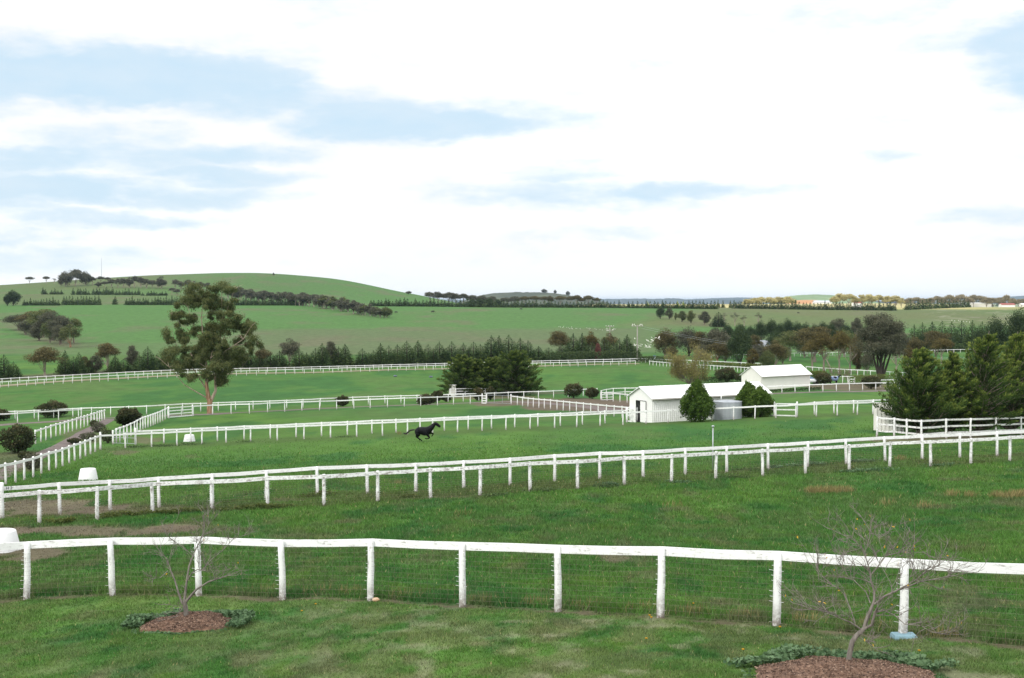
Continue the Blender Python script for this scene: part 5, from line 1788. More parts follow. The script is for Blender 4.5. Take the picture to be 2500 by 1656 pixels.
CON = [(8, 868, 44), (32, 884, 30), (158, 857, 36), (178, 872, 30), (192, 862, 30), (214, 880, 30), (280, 868, 36), (300, 878, 36), (340, 868, 36), (360, 848, 40), (382, 866, 36), (402, 862, 36), (426, 866, 36), (452, 860, 40), (480, 868, 40), (540, 866, 40), (562, 858, 40),
       (612, 862, 40), (634, 868, 36), (660, 862, 40), (682, 858, 40), (730, 852, 40), (748, 862, 36), (770, 852, 40), (786, 840, 42), (826, 848, 40), (842, 841, 40), (884, 853, 38), (900, 862, 34), (911, 857, 34), (929, 840, 40), (949, 846, 38), (970, 843, 38), (993, 834, 42),
       (1020, 833, 42), (1045, 843, 36), (1058, 852, 34), (1073, 836, 38), (1088, 852, 34), (1103, 836, 38), (1118, 852, 34), (1131, 839, 38), (1144, 850, 34), (1156, 836, 36), (1173, 842, 36), (1199, 821, 46), (1218, 822, 44), (1242, 820, 46), (1270, 827, 42), (1289, 833, 40), (1315, 846, 36),
       (1340, 850, 40), (1372, 842, 44), (1400, 817, 46), (1421, 815, 46), (1476, 826, 46), (1498, 836, 40), (1513, 828, 40), (1531, 819, 48), (1548, 842, 36), (1446, 838, 44)]
for k, (u, vt, w) in enumerate(CON):
    gname = 'conifers of the belt left of the tall gum' if u < 500 else ('conifers of the belt between the tall gum and the gap' if u < 860 else ('row of pointed conifers in the middle of the belt' if u < 1190 else 'taller conifers at the right end of the belt'))
    lab = {'conifers of the belt left of the tall gum': 'dark green conifer in the valley belt, left of the tall gum', 'conifers of the belt between the tall gum and the gap': 'dark green conifer in the valley belt between the tall gum and the gap',
           'row of pointed conifers in the middle of the belt': 'pointed green conifer of the row right of the gap in the valley belt', 'taller conifers at the right end of the belt': 'taller dark conifer at the right end of the valley belt'}[gname]
    conif(lab, u, 0, vt, w * 1.28, Ybelt(u) + (k % 3) * 2.0 - 1, gname, var=k)

# ---------------------------------------------------------------- trees on the right of the valley
for (lab, kind, lf, bk, u, vb, vt, w, Y) in [
        ('olive-brown gum at the left end of the brown tree group, behind the willow', 'm', 'leaf_gum_brown', 'bark_grey', 1624, 0, 804, 84, 385),
        ('dark grey gum rising behind the willow', 'm', 'leaf_gum_grey', 'bark_dark', 1682, 0, 801, 92, 385), ('olive gum crown between darker gums, upper right of the willow', 'd', 'leaf_gum_brown', 'bark_grey', 1708, 0, 809, 66, 372),
        ('broad dark brown gum crown left of the darkest gum', 'm', 'leaf_gum_grey', 'bark_dark', 1754, 0, 803, 112, 370), ('darkest dense gum in the brown group, its crown reaching low', 'm', 'leaf_dark', 'bark_dark', 1808, 0, 803, 84, 318),
        ('brown gum with bare stems left of the darkest gum', 'b', 'leaf_gum_brown', 'bark_red', 1752, 0, 832, 66, 340), ('small reddish-brown tree right of the darkest gum', 'd', 'leaf_gum_orange', 'bark_pale', 1838, 0, 852, 40, 300),
        ('greyish round gum in front of the hidden house roof', 'd', 'leaf_gum_grey', 'bark_grey', 1858, 0, 842, 56, 330), ('mixed brown gum above the small shed roof', 'b', 'leaf_gum_brown', 'bark_pale', 1893, 0, 830, 70, 300), ('low dark green tree just above the ridge of the small shed', 'm', 'leaf_gum', 'bark_dark', 1875, 0, 856, 54, 285),
        ('orange-olive gum with spreading limbs right of the small shed ridge', 'e', 'leaf_gum_orange', 'bark_grey', 1983, 901, 831, 70, None), ('tall orange-topped gum beside the leaning pale trunk', 'e', 'leaf_gum_orange', 'bark_grey', 2012, 0, 813, 78, 268),
        ('second orange-olive gum crown left of the big dark tree', 'e', 'leaf_gum_orange', 'bark_grey', 2050, 0, 808, 62, 265), ('broad brown gum behind the orange-topped gums', 'c', 'leaf_gum_brown', 'bark_grey', 1990, 0, 795, 120, 345),
        ('green-brown gum behind and left of the orange-topped gums', 'c', 'leaf_gum', 'bark_pale', 1930, 0, 806, 90, 355), ('thin gum with pale forked trunk left of the big dark tree', 's', 'leaf_gum_brown', 'bark_pale', 2075, 911, 832, 58, None),
        ('bushy brown sapling at the left foot of the big dark tree', 'd', 'leaf_gum_brown', 'bark_red', 2092, 911, 853, 34, None), ('grey-green bushy tree at the foot of the big dark tree', 'm', 'leaf_gum_grey', 'bark_pale', 2118, 912, 858, 50, None),
        ('slim pale trunked tree at the right side of the big dark tree', 's', 'leaf_gum_brown', 'bark_pale', 2188, 920, 836, 56, None), ('orange-brown half bare tree behind the windswept cypresses', 'e', 'leaf_gum_orange', 'bark_pale', 2300, 0, 826, 66, 330),
        ('wide brownish bare-topped tree behind the orange one', 'c', 'leaf_gum_brown', 'bark_pale', 2285, 0, 806, 90, 345), ('small orange-olive tree left of the windswept cypresses', 'b', 'leaf_gum_orange', 'bark_pale', 2218, 0, 842, 44, 290),
        ('grey gum with round crown over the dark belt, left of the big dark tree', 'a', 'leaf_gum_grey', 'bark_pale', 2092, 0, 774, 34, 520), ('flat brown-grey gum over the dark belt, farther left', 'c', 'leaf_gum_grey', 'bark_pale', 2045, 0, 776, 50, 520)]:
    gum(lab, kind, lf, bk, u, vb, vt, w, Y)


for (lab, kind, lf, u, vt, w, Y) in [('low olive bush tree under the left gums, beside the small drum', 'm', 'leaf_gum_brown', 1640, 846, 44, 372), ('low dark bush tree right behind the willow crown', 'm', 'leaf_gum_grey', 1716, 842, 60, 360),
                                   ('leafy understorey tree left of the darkest gum', 'm', 'leaf_gum_brown', 1772, 836, 60, 340), ('bushy brown tree filling the gap right of the darkest gum', 'd', 'leaf_gum_brown', 1842, 818, 62, 360),
                                   ('dull green bushy tree behind the small shed, between brown gums', 'm', 'leaf_gum', 1912, 838, 58, 330), ('second bushy tree behind the small shed, darker', 'm', 'leaf_dark', 1896, 812, 70, 400), ('dark bushy tree behind the orange-olive gums', 'm', 'leaf_gum_grey', 1965, 812, 80, 385),
                                   ('bushy olive tree behind the second orange-olive gum', 'm', 'leaf_gum', 2062, 806, 70, 390), ('grey-brown bushy tree just left of the big dark tree', 'm', 'leaf_gum_brown', 2095, 816, 50, 330), ('dark bushy tree right behind the big dark tree', 'm', 'leaf_gum_grey', 2196, 806, 70, 380), ('olive bushy tree right of the big dark tree, near the thin trunk', 'm', 'leaf_gum_brown', 2232, 822, 56, 350),
                                   ('dark round tree left of the half bare orange tree', 'm', 'leaf_dark', 2256, 812, 56, 400)]:
    gum(lab, kind, lf, 'bark_grey', u, 0, vt, w, Y)


def big_dark_tree():
    p = at(2151, 240)
    H, Wd = spot(2151, 763, 240).z - p.z, 132 / F * 240
    tm, cm = gum_tree(77, H, Wd, H * .26, 62, 460, .38, .72, Wd * .15, (0.2, 0), -.95, .36)
    root = plant('broad_tree', 'big dark grey-green dome-crowned tree with a black forked trunk at right', p, tm, cm, 'bark_dark', 'leaf_gum_grey')
    b = MB()
    rg = random.Random(3)
    for x in (-.9, -.35, .15, .6, 1.0):
        limb(b, (x * .3, 0, 0), (x * 2.2, rg.uniform(-.8, .8), H * .45), .26, .12, rg, .05)
    obj('limb', b.mesh('limb', True), MATS['bark_dark'], root)


big_dark_tree()
# leaning pale stem
p = G(2030, 908)
b = MB().tube([(0, 0, -.3), (-.5, 0, 1.5), (-1.3, 0, 2.9), (-1.7, 0.2, 4.3)], [.17, .14, .10, .05], 8)
b.tube([(-1.0, 0, 2.4), (-.6, .2, 3.6), (.1, .3, 4.8)], [.07, .05, .03], 6)
rt = thing('gum_tree', p, 'pale leaning trunk of a young gum right of the small shed', 'tree')
obj('trunk', b.mesh('trunk', True), MATS['bark_pale'], rt)
C = Crown()
rr = np.random.default_rng(9)
for (x, y, z, s) in ((-1.8, .2, 4.6, .9), (.2, .3, 5.0, .8), (-1.0, .4, 5.3, .9), (-2.5, 0, 4.2, .6)):
    clump(C, rr, (x, y, z), (s, s, s * .6), 160, .32)
obj('crown', C.mesh(), MATS['leaf_gum_orange'], rt)

# dark green belts
rg = random.Random(21)
for k, (u, vt, w) in enumerate([(1745, 800, 44), (1778, 793, 46), (1806, 791, 44), (1832, 797, 42), (1858, 785, 44), (1884, 781, 50), (1906, 789, 42), (1922, 780, 46), (1946, 787, 44), (1968, 789, 44), (1988, 792, 42), (2008, 787, 46), (2030, 790, 44), (2066, 792, 46), (2096, 793, 42), (2124, 795, 40)]):
    gum('dense dark green tree of the belt behind the brown gums', 'm', 'leaf_dark', 'bark_dark', u, 0, vt, w, 500 + (k % 3) * 14, 'dark tree belt behind the brown gums', 'dense_tree')
for k, (u, vt, w) in enumerate([(2232, 795, 40), (2252, 790, 40), (2276, 787, 42), (2300, 786, 40), (2324, 788, 42), (2348, 786, 42), (2374, 785, 44), (2398, 788, 40), (2262, 806, 50), (2310, 808, 50), (2356, 812, 56)]):
    conif('dark conifer of the belt between the big dark tree and the right-hand pines', u, 0, vt, w * 1.3, 430 + (k % 3) * 12, 'dark conifer belt at right', var=k)
for (lab, u, vt, w, Y) in [('dark spreading pine above the windswept cypresses, left of the edge pine', 2428, 777, 86, 330), ('dark pine behind the windswept cypresses, lower left one', 2392, 800, 64, 325), ('tallest dark pine at the right edge above the windswept cypresses', 2492, 757, 96, 335), ('dark pine filling the right edge', 2540, 765, 90, 335)]:
    gum(lab, 'm', 'leaf_dark', 'bark_dark', u, 0, vt, w, Y, name='pine_tree')
# trees along the paddock boundary in the middle distance
gum('dark spreading tree at the left end of the row in the middle field', 'm', 'leaf_dark', 'bark_dark', 1612, 779, 750, 32)
gum('grey-green oval tree in the middle field row, second from left', 'd', 'leaf_gum_grey', 'bark_dark', 1634, 780, 752, 24)
gum('thin small tree in the middle field row, left of the paired round trees', 'd', 'leaf_gum', 'bark_dark', 1650, 783, 763, 10)
gum('left one of two paired round trees in the middle field row', 'd', 'leaf_gum', 'bark_dark', 1665, 786, 759, 28)
gum('right one of two paired round trees in the middle field row', 'd', 'leaf_gum', 'bark_dark', 1687, 789, 758, 30)
gum('grey-brown round tree next to the dark conifer in the middle field row', 'd', 'leaf_gum_grey', 'bark_pale', 1720, 793, 760, 36)
conif('dark blue-green conifer at the right end of the middle field row', 1754, 799, 763, 40, leafm='leaf_dark', var=3)
for (lab, u, vb, vt, w) in [('faint thin gum behind the dark conifer in the middle field', 1768, 790, 764, 24), ('pale see-through gum right of the dark conifer, taller', 1794, 796, 763, 26), ('pale see-through gum right of the dark conifer, shorter', 1817, 797, 770, 24), ('pale gum standing alone above the dark belt', 1851, 798, 763, 26)]:
    gum(lab, 's', 'leaf_gum_grey', 'bark_pale', u, vb, vt, w)

# clump of gums on the near slope at left
for k, (lab, kind, lf, u, vb, vt, w) in enumerate([('gum at the upper left end of the slope clump', 'c', 'leaf_gum_grey', 46, 806, 768, 62), ('second gum of the slope clump, brownish', 'a', 'leaf_gum_brown', 76, 815, 760, 58), ('highest gum of the slope clump', 'c', 'leaf_gum', 106, 824, 754, 66),
                                                   ('grey-stemmed gum in the middle of the slope clump', 'e', 'leaf_gum_grey', 128, 832, 762, 60), ('gum at the lower middle of the slope clump', 'a', 'leaf_gum_grey', 148, 840, 772, 52), ('dark gum at the lower right end of the slope clump, with a pale orange trunk', 'b', 'leaf_gum', 172, 848, 792, 46),
                                                   ('gum leaning out on the right side of the slope clump', 'e', 'leaf_gum', 180, 838, 778, 36), ('low gum at the left foot of the slope clump', 'd', 'leaf_gum_grey', 96, 832, 786, 44), ('leafy low gum under the middle of the slope clump', 'm', 'leaf_gum', 122, 838, 784, 40), ('low grey gum between the two ends of the slope clump', 'm', 'leaf_gum_grey', 146, 843, 794, 36), ('low bushy gum at the upper left of the slope clump', 'm', 'leaf_gum_grey', 62, 818, 782, 38)]):
    gum(lab, kind, lf, 'bark_grey' if k != 5 else 'bark_red', u, vb, vt - 1, w * 1.42)

# trees along the left skyline
for (lab, kind, u, vb, vt, w) in [('lone umbrella gum on the skyline at far left', 'u', 72, 694, 676, 25), ('open flat-topped gum on the skyline, second from left', 'u', 113, 693, 675, 22), ('low thin gum on the skyline beside the dense clump', 's', 132, 693, 680, 18),
                                  ('bulky left tree of the dense skyline clump', 'm', 160, 700, 664, 40), ('tallest tree of the dense skyline clump', 'c', 184, 699, 657, 46), ('bulky right tree of the dense skyline clump', 'm', 208, 698, 664, 36), ('low tree left below the dense skyline clump', 'm', 148, 698, 680, 18),
                                  ('spreading tree at the right shoulder of the dense skyline clump', 'e', 226, 697, 676, 24), ('flat gum just right of the dense skyline clump', 'u', 246, 694, 675, 22), ('flat gum near the thin mast on the skyline', 'u', 263, 693, 677, 20)]:
    gum(lab, kind, 'leaf_gum_grey', 'bark_pale', u, vb, vt, w, far=True)
for k, (u, vb, vt, w) in enumerate([(272, 702, 681, 22), (288, 703, 680, 20), (302, 703, 679, 26), (316, 703, 677, 22), (328, 703, 674, 24), (344, 704, 676, 26), (358, 704, 681, 26), (372, 704, 684, 22), (394, 705, 675, 30), (386, 704, 686, 18), (428, 706, 682, 24), (442, 707, 687, 24), (458, 708, 683, 26), (474, 708, 686, 22),
                                    (420, 718, 703, 20), (432, 721, 706, 24), (490, 708, 688, 24), (506, 710, 690, 22), (240, 702, 688, 22), (256, 702, 687, 22)]):
    gum('grey-green gum of the scattered band below the hill crest', 'abcde'[k % 5], 'leaf_gum_grey', 'bark_pale', u, vb, vt, w, None, 'scattered gums below the hill crest', far=True)
gum('tiny lone tree on the bare hill crest', 'd', 'leaf_gum_grey', 'bark_pale', 668, 673, 666, 6, far=True)
gum('dark bush on the right shoulder of the hill', 'm', 'leaf_gum_grey', 'bark_pale', 998, 718.5, 711, 18, far=True)
# diagonal wood on the hillside
rg = random.Random(33)
for k in range(46):
    t = k / 45
    u = 556 + 392 * t + rg.uniform(-5, 5)
    vb = float(np.interp(u, [556, 640, 700, 760, 800, 840, 870, 900, 945], [731, 739, 744, 750, 754, 761, 767, 772, 778])) + rg.uniform(-1.5, 1.0)
    hh = float(np.interp(u, [556, 690, 760, 850, 945], [30, 30, 32, 32, 24])) * rg.uniform(.85, 1.1)
    brown = u < 770
    gum('grey-brown gum in the upper part of the diagonal hillside wood' if brown else 'dark grey-green gum in the lower part of the diagonal hillside wood', 'abde'[k % 4] if brown else 'dmdb'[k % 4], 'leaf_gum_grey' if brown or k % 3 else 'leaf_gum', 'bark_pale', u, vb, vb - hh, rg.uniform(30, 40), None,
        'upper diagonal wood gums' if brown else 'lower diagonal wood gums', far=True)

# windbreak rows of small conifers
ROWS = [('upper hillside row, leftmost cluster', [(106, 110)], 719, 15), ('upper hillside row, second cluster', [(127, 141), (151, 151)], 719, 14), ('upper hillside row, third cluster', [(179, 179), (190, 217)], 720, 15), ('upper hillside row, fourth cluster', [(229, 274)], 720, 16),
        ('upper hillside row, fifth cluster', [(284, 307), (314, 338)], 720.5, 14), ('upper hillside row, right-hand cluster', [(349, 349), (362, 404)], 722, 12),
        ('lower hillside row, left cluster', [(60, 88), (93, 143)], 746, 18), ('lower hillside row, second cluster', [(157, 218), (224, 241)], 745, 21), ('lower hillside row, cluster left of the tall gum', [(309, 363), (371, 428)], 745, 20),
        ('lower hillside row behind the tall gum', [(432, 560)], 745, 18), ('lower hillside row right of the tall gum', [(566, 738)], 746, 18)]
kk = 0
for (nm, runs, vb, hp) in ROWS:
    for (a, c) in runs:
        n = max(1, int(round((c - a) / 7.0)) + 1)
        for u in np.linspace(a, c, n):
            kk += 1
            conif('small dark conifer in the ' + nm, float(u) + rg.uniform(-1, 1), vb, vb - hp * rg.uniform(.62, 1.14), rg.uniform(10, 13) if hp > 15 else rg.uniform(8.5, 11.5), None, nm, var=kk, far=True)
conif('single small conifer standing apart in the lower hillside row', 281, 744, 724, 14, None, None, var=1, far=True)
gum('big dark rounded tree at the left end of the lower hillside row', 'm', 'leaf_dark', 'bark_dark', 32, 747, 710, 42, far=True)
gum('smaller dark tree at the left edge of the lower hillside row', 'm', 'leaf_dark', 'bark_dark', 18, 747, 719, 24, far=True)
ROW2 = [('long windbreak right of the hillside wood', 905, 1150, 752, 21), ('long windbreak below the flat-topped gums', 1157, 1500, 753, 19), ('short windbreak left of the middle gap', 1512, 1588, 754, 18), ('windbreak behind the middle field row', 1598, 1746, 755, 19),
        ('windbreak under the sunlit trees', 1792, 2182, 757, 20), ('right-hand windbreak in front of the long pale shed', 2214, 2402, 755.5, 22)]
for (nm, a, c, vb, hp) in ROW2:
    n = int((c - a) / 8.6)
    for u in np.linspace(a, c, n):
        kk += 1
        v2 = vb + (float(np.interp(u, [2214, 2402], [1.5, -6.5])) if a > 2200 else (float(np.interp(u, [1792, 2000, 2182], [-1.5, 0, 2.0])) if a > 1780 else float(np.interp(u, [905, 1150], [0, 0]))))
        conif('small dark conifer in the ' + nm, float(u) + rg.uniform(-1.2, 1.2), v2, v2 - hp * rg.uniform(.74, 1.12), rg.uniform(12, 15.5), 1010 if a < 1700 else (1090 if a < 2200 else None), nm, var=kk, far=True)
for (lab, u, v, w, h) in [('round conifer right of the last windbreak', 2418, 749, 14, 14), ('smaller round conifer right of the last windbreak', 2436, 748, 10, 10), ('taller conifer at the right end of the windbreak under the sunlit trees', 2174, 759, 20, 20)]:
    conif(lab, u, v, v - h, w, None if u > 2400 else 1085, None, var=3, far=True)
for k, (u, vt, w) in enumerate([(1153, 731, 26), (1172, 729, 30), (1194, 728, 30), (1216, 731, 28)]):
    gum('dark rounded cypress rising in the long windbreak', 'm', 'leaf_dark', 'bark_dark', u, 0, vt, w, 1016, 'dark rounded cypresses in the long windbreak', 'dense_tree', far=True)

# flat-topped trees on the middle skyline
for k, (u, vt, w, kind) in enumerate([(1050, 713, 36, 'e'), (1070, 712, 34, 'c'), (1096, 713, 42, 'a'), (1113, 716, 34, 'c'), (1131, 717, 34, 'e'), (1152, 720, 38, 'a'), (1176, 721, 36, 'a'), (1200, 723, 36, 'a'), (1232, 726, 34, 'a'), (1256, 723, 36, 'a')]):
    gum('blue-grey skyline gum in the row left of the distant wooded hill', kind, 'leaf_gum_grey', 'bark_pale', u, 0, vt, w, 1330, 'blue-grey gums left of the distant hill', far=True)
for k, (u, vt, w, kind) in enumerate([(1280, 724, 30, 'u'), (1304, 723, 34, 'u'), (1328, 724, 32, 'u'), (1343, 722, 22, 'a'), (1368, 723, 34, 'u'), (1392, 724, 26, 'u'), (1408, 721, 30, 'u'), (1436, 722, 34, 'u'), (1456, 727, 24, 'u'), (1420, 728, 24, 'u')]):
    gum('brownish flat-topped gum above the long windbreak on the skyline', kind, 'leaf_gum_brown', 'bark_pale', u, 0, vt, w, 1320, 'flat-topped gums above the windbreak', far=True)
for (lab, u, vt, w, vb) in [('large dome-shaped tree on top of the distant hill', 1328, 706, 18, 715), ('small round tree on the distant hill, right of the dome-shaped one', 1355, 708, 9, 717), ('rounded tree at the right shoulder of the distant hill', 1386, 711, 13, 722)]:
    p = spot(u, vb + 1.5, 3380)
    H, Wd = (spot(u, vt, 3380).z - p.z), w / F * 3380
    tm, cm = proto(('gum', 'm', True), None)
    root = thing('broad_tree', p, lab, 'tree')
    for nm, me, mt in (('trunk', tm, 'bark_dark'), ('crown', cm, 'leaf_gum_grey')):
        ov_mat(obj(nm, me, None, root, scale=(Wd / 11, Wd / 11, H / 10)), MATS[mt])

# farm trees at the right; their sunlight is painted into the pale leaf colours
leafmat('leaf_sunlit', (0.22, 0.20, 0.08), (0.48, 0.43, 0.19), (0.70, 0.62, 0.32))
leafmat('leaf_sunlit_grey', (0.13, 0.12, 0.075), (0.27, 0.235, 0.14), (0.44, 0.36, 0.22))
for k, (u, vt, w, kind) in enumerate([(1826, 731, 26, 'c'), (1842, 728, 30, 'c'), (1860, 726, 28, 'e'), (1880, 726, 30, 'c'), (1900, 725, 30, 'a'), (1920, 725, 30, 'c'), (1934, 729, 20, 'a'), (2036, 724, 22, 'a'), (2052, 717, 30, 'c'), (2072, 719, 30, 'u'), (2088, 724, 20, 'c'), (2106, 720, 26, 'c'), (2124, 719, 30, 'c'), (2146, 721, 28, 'e'),
                                      (2168, 723, 26, 'c'), (2186, 722, 26, 'a'), (2200, 728, 18, 'c')]):
    gum('sunlit yellowish gum in the farm trees left of the last gap', kind, 'leaf_sunlit', 'bark_pale', u, 0, vt - 1, w * 1.3, 1500 + (k % 3) * 30, 'sunlit yellowish farm trees', far=True)
for k, (u, vt, w, kind) in enumerate([(2218, 728, 24, 'c'), (2236, 727, 26, 'u'), (2254, 729, 24, 'c'), (2272, 728, 26, 'c'), (2288, 724, 24, 'u'), (2304, 727, 26, 'c'), (2318, 721, 22, 'u'), (2334, 725, 26, 'c'), (2346, 720, 24, 'u'), (2362, 725, 26, 'c'), (2376, 721, 20, 'u'), (2392, 723, 28, 'u'), (2408, 727, 24, 'c'), (2424, 728, 24, 'c'),
                                      (2440, 727, 24, 'c'), (2455, 721, 20, 'e'), (2470, 729, 24, 'c'), (2486, 731, 22, 'a'), (2502, 730, 26, 'c'), (2520, 729, 26, 'c')]):
    gum('grey-gold gum in the tree line along the right-hand skyline', kind, 'leaf_sunlit_grey', 'bark_pale', u, 0, vt - 1, w * 1.3, 1750 + (k % 3) * 30, 'grey-gold skyline trees at right', far=True)
for k, (u, vt, w) in enumerate([(1581, 736, 7), (1654, 735, 8), (1668, 735, 8), (1753, 733, 9), (1765, 734, 9), (1783, 735, 9), (1797, 737, 7), (1806, 736, 7)]):
    conif('young yellow-green conifer catching the sun beyond the windbreak' if k < 3 else 'young conifer beyond the gap in the windbreaks', u, 0, vt, w, 1250, 'young sunlit conifers' if k < 3 else 'young conifers beyond the gap', 'leaf_sunlit_lime' if k < 3 else 'leaf_hedge', k, far=True)


# ---------------------------------------------------------------- bare saplings in mulch beds
def sapling(label, base_px, ox, oy, sc, limbs, seed, ground_r, bed_label, weeds_side, yellow, bed_off=(.05, 0, 0)):
    base = G(*base_px)
    Y = base.y
    S = 1 / sc / F * Y
    rg = random.Random(seed)
    r = np.random.default_rng(seed)
    bx, bz = (base_px[0] - ox) * sc, (base_px[1] - oy) * sc

    def P(x, z, d):
        return Vector(((x - bx) * S, d, (bz - z) * S))
    root = thing('bare_sapling', base, label, 'tree')
    b, tw = MB(), MB()
    tips = []

    def twig(p, d, L_, rad, k):
        m = 4
        pts, q, dd = [p.copy()], p.copy(), d.copy()
        for i in range(m):
            dd = (dd + Vector((rg.gauss(0, .22), rg.gauss(0, .22), rg.gauss(.06, .2)))).normalized()
            q = q + dd * (L_ / m)
            pts.append(q.copy())
        tw.tube(pts, [rad * (1 - .6 * i / m) for i in range(m + 1)], 4, cap=False)
        tips.append(pts[-1])
        if k > 0:
            for j in range(rg.choice((1, 2, 3))):
                i0 = rg.randrange(1, m)
                nd = (dd + Vector((rg.gauss(0, .7), rg.gauss(0, .7), rg.gauss(.25, .5)))).normalized()
                twig(pts[i0], nd, L_ * rg.uniform(.45, .75), max(rad * .62, .0030), k - 1)
    for li, (pts, dep) in enumerate(limbs):
        n = len(pts)
        q = [P(x, z, dep * (k / max(n - 1, 1)) ** 1.3) for k, (x, z, w) in enumerate(pts)]
        b.tube(q, [max(w * S * .5, .0035) for (_, _, w) in pts], 8 if li == 0 else 6, cap=False)
        if li == 0:
            continue
        for k in range(1, n):
            for j in range(4 if k > n // 2 else 1):
                t = rg.random()
                p = q[k - 1].lerp(q[k], t)
                d = (q[k] - q[k - 1]).normalized()
                nd = (d * .7 + Vector((rg.gauss(0, .7), rg.gauss(0, .7), rg.gauss(.35, .5)))).normalized()
                twig(p, nd, rg.uniform(.22, .55), .0058, 2)
        twig(q[-1], (q[-1] - q[-2]).normalized(), .3, .0035, 2)
    tr_ = obj('trunk', b.mesh('trunk', True), MATS['bark_sapling'], root)
    obj('twigs', tw.mesh('twigs', True), MATS['bark_sapling'], root)
    idx = r.integers(0, len(tips), yellow)
    Pn = np.array([tuple(tips[i]) for i in idx]) + r.normal(size=(yellow, 3)) * .03
    V, T = leaves(r, Pn, unit(r.normal(size=(yellow, 3)) + np.array([0, 0, -.8])) * .026, .45, r.uniform(.2, .9, yellow))
    obj('last_leaves', np_mesh('last_leaves', V, 4, T), MATS['leaf_yellow'], root)
    # mulch bed
    gx, gy = ground_r
    b = MB()
    n, m = 48, 8
    ctr = base + Vector(bed_off)
    for i in range(m + 1):
        q = 1.02 - i / m
        for k in range(n):
            w = 2 * math.pi * k / n
            wob = 1 + .10 * math.sin(3 * w + seed) + .06 * math.sin(7 * w + 2 * seed)
            x, y = ctr.x + math.cos(w) * gx * q * wob, ctr.y + math.sin(w) * gy * q * wob
            lift = .16 * (1 - q ** 2) + .05 * (float(vnoise(np.array(x * 6), np.array(y * 6), seed)) - .4) if q < 1 else -.06
            b.v.append((x, y, float(ground_z(x, y)) + lift + .02))
    for i in range(m):
        for k in range(n):
            b.f.append((i * n + k, i * n + (k + 1) % n, (i + 1) * n + (k + 1) % n, (i + 1) * n + k))
    b.f.append(tuple(m * n + k for k in range(n)))
    b.mi = [0] * len(b.f)
    bed = tag(obj('mulch_bed', b.mesh('mulch_bed', True), MATS['mulch']), bed_label, 'garden bed')
    # loose bark chips and dark clods lying on it
    nch = 7000
    w, q = r.uniform(0, 2 * math.pi, nch), np.sqrt(r.uniform(0, 1, nch)) * .97
    wob = 1 + .10 * np.sin(3 * w + seed) + .06 * np.sin(7 * w + 2 * seed)
    X, Yy = ctr.x + np.cos(w) * gx * q * wob, ctr.y + np.sin(w) * gy * q * wob
    Zz = ground_z(X, Yy) + .16 * (1 - q ** 2) + .05 * (vnoise(X * 6, Yy * 6, seed) - .4) + .035
    A = unit(r.normal(size=(nch, 3)) * np.array([1, 1, .45])) * r.uniform(.008, .026, nch)[:, None]
    V, T = leaves(r, np.stack([X, Yy, Zz], -1), A, .45, r.uniform(0, 1, nch))
    o = obj('bark_chips', np_mesh('bark_chips', V, 4, T), MATS['chips'])
    tag(o, kind='stuff')
    # soft leafy weeds ringing the bed
    nw = 5200
    w = r.uniform(0, 2 * math.pi, nw)
    den = np.array([weeds_side(a) for a in w])
    keep = r.uniform(0, 1, nw) < den
    w, den = w[keep], den[keep]
    nw = len(w)
    q = 1.0 + r.uniform(-.03, .30, nw) * (.35 + den)
    wob = 1 + .10 * np.sin(3 * w + seed) + .06 * np.sin(7 * w + 2 * seed)
    X, Yy = ctr.x + np.cos(w) * gx * q * wob, ctr.y + np.sin(w) * gy * q * wob
    hh = .16 * fbm(X / .3, Yy / .3, seed, 3) + .10 * r.uniform(0, 1, nw)
    Zz = ground_z(X, Yy) + hh * den
    A = unit(r.normal(size=(nw, 3)) * np.array([1, 1, .4])) * r.uniform(.022, .05, nw)[:, None]
    V, T = leaves(r, np.stack([X, Yy, Zz], -1), A, .8, np.clip(.2 + hh * 2.2 + r.normal(0, .14, nw), 0, 1))
    tag(obj('weeds', np_mesh('weeds', V, 4, T), MATS['leaf_sage']), kind='stuff')


noisemat('mulch', [(0.30, (0.085, 0.052, 0.038)), (0.5, (0.165, 0.098, 0.066)), (0.72, (0.26, 0.165, 0.112))], 9.0, 0.95, 7, 'World', bump=.03)
m_, nt_, b_ = newmat('chips')
a_ = nt_.nodes.new('ShaderNodeAttribute')
a_.attribute_name = 'tint'
nt_.links.new(ramp(nt_, a_.outputs['Fac'], [(0.0, (0.035, 0.024, 0.020)), (0.25, (0.11, 0.067, 0.048)), (0.65, (0.20, 0.124, 0.085)), (1.0, (0.33, 0.23, 0.165))]), b_.inputs['Base Color'])
b_.inputs['Roughness'].default_value = 0.95
MATS['chips'] = m_

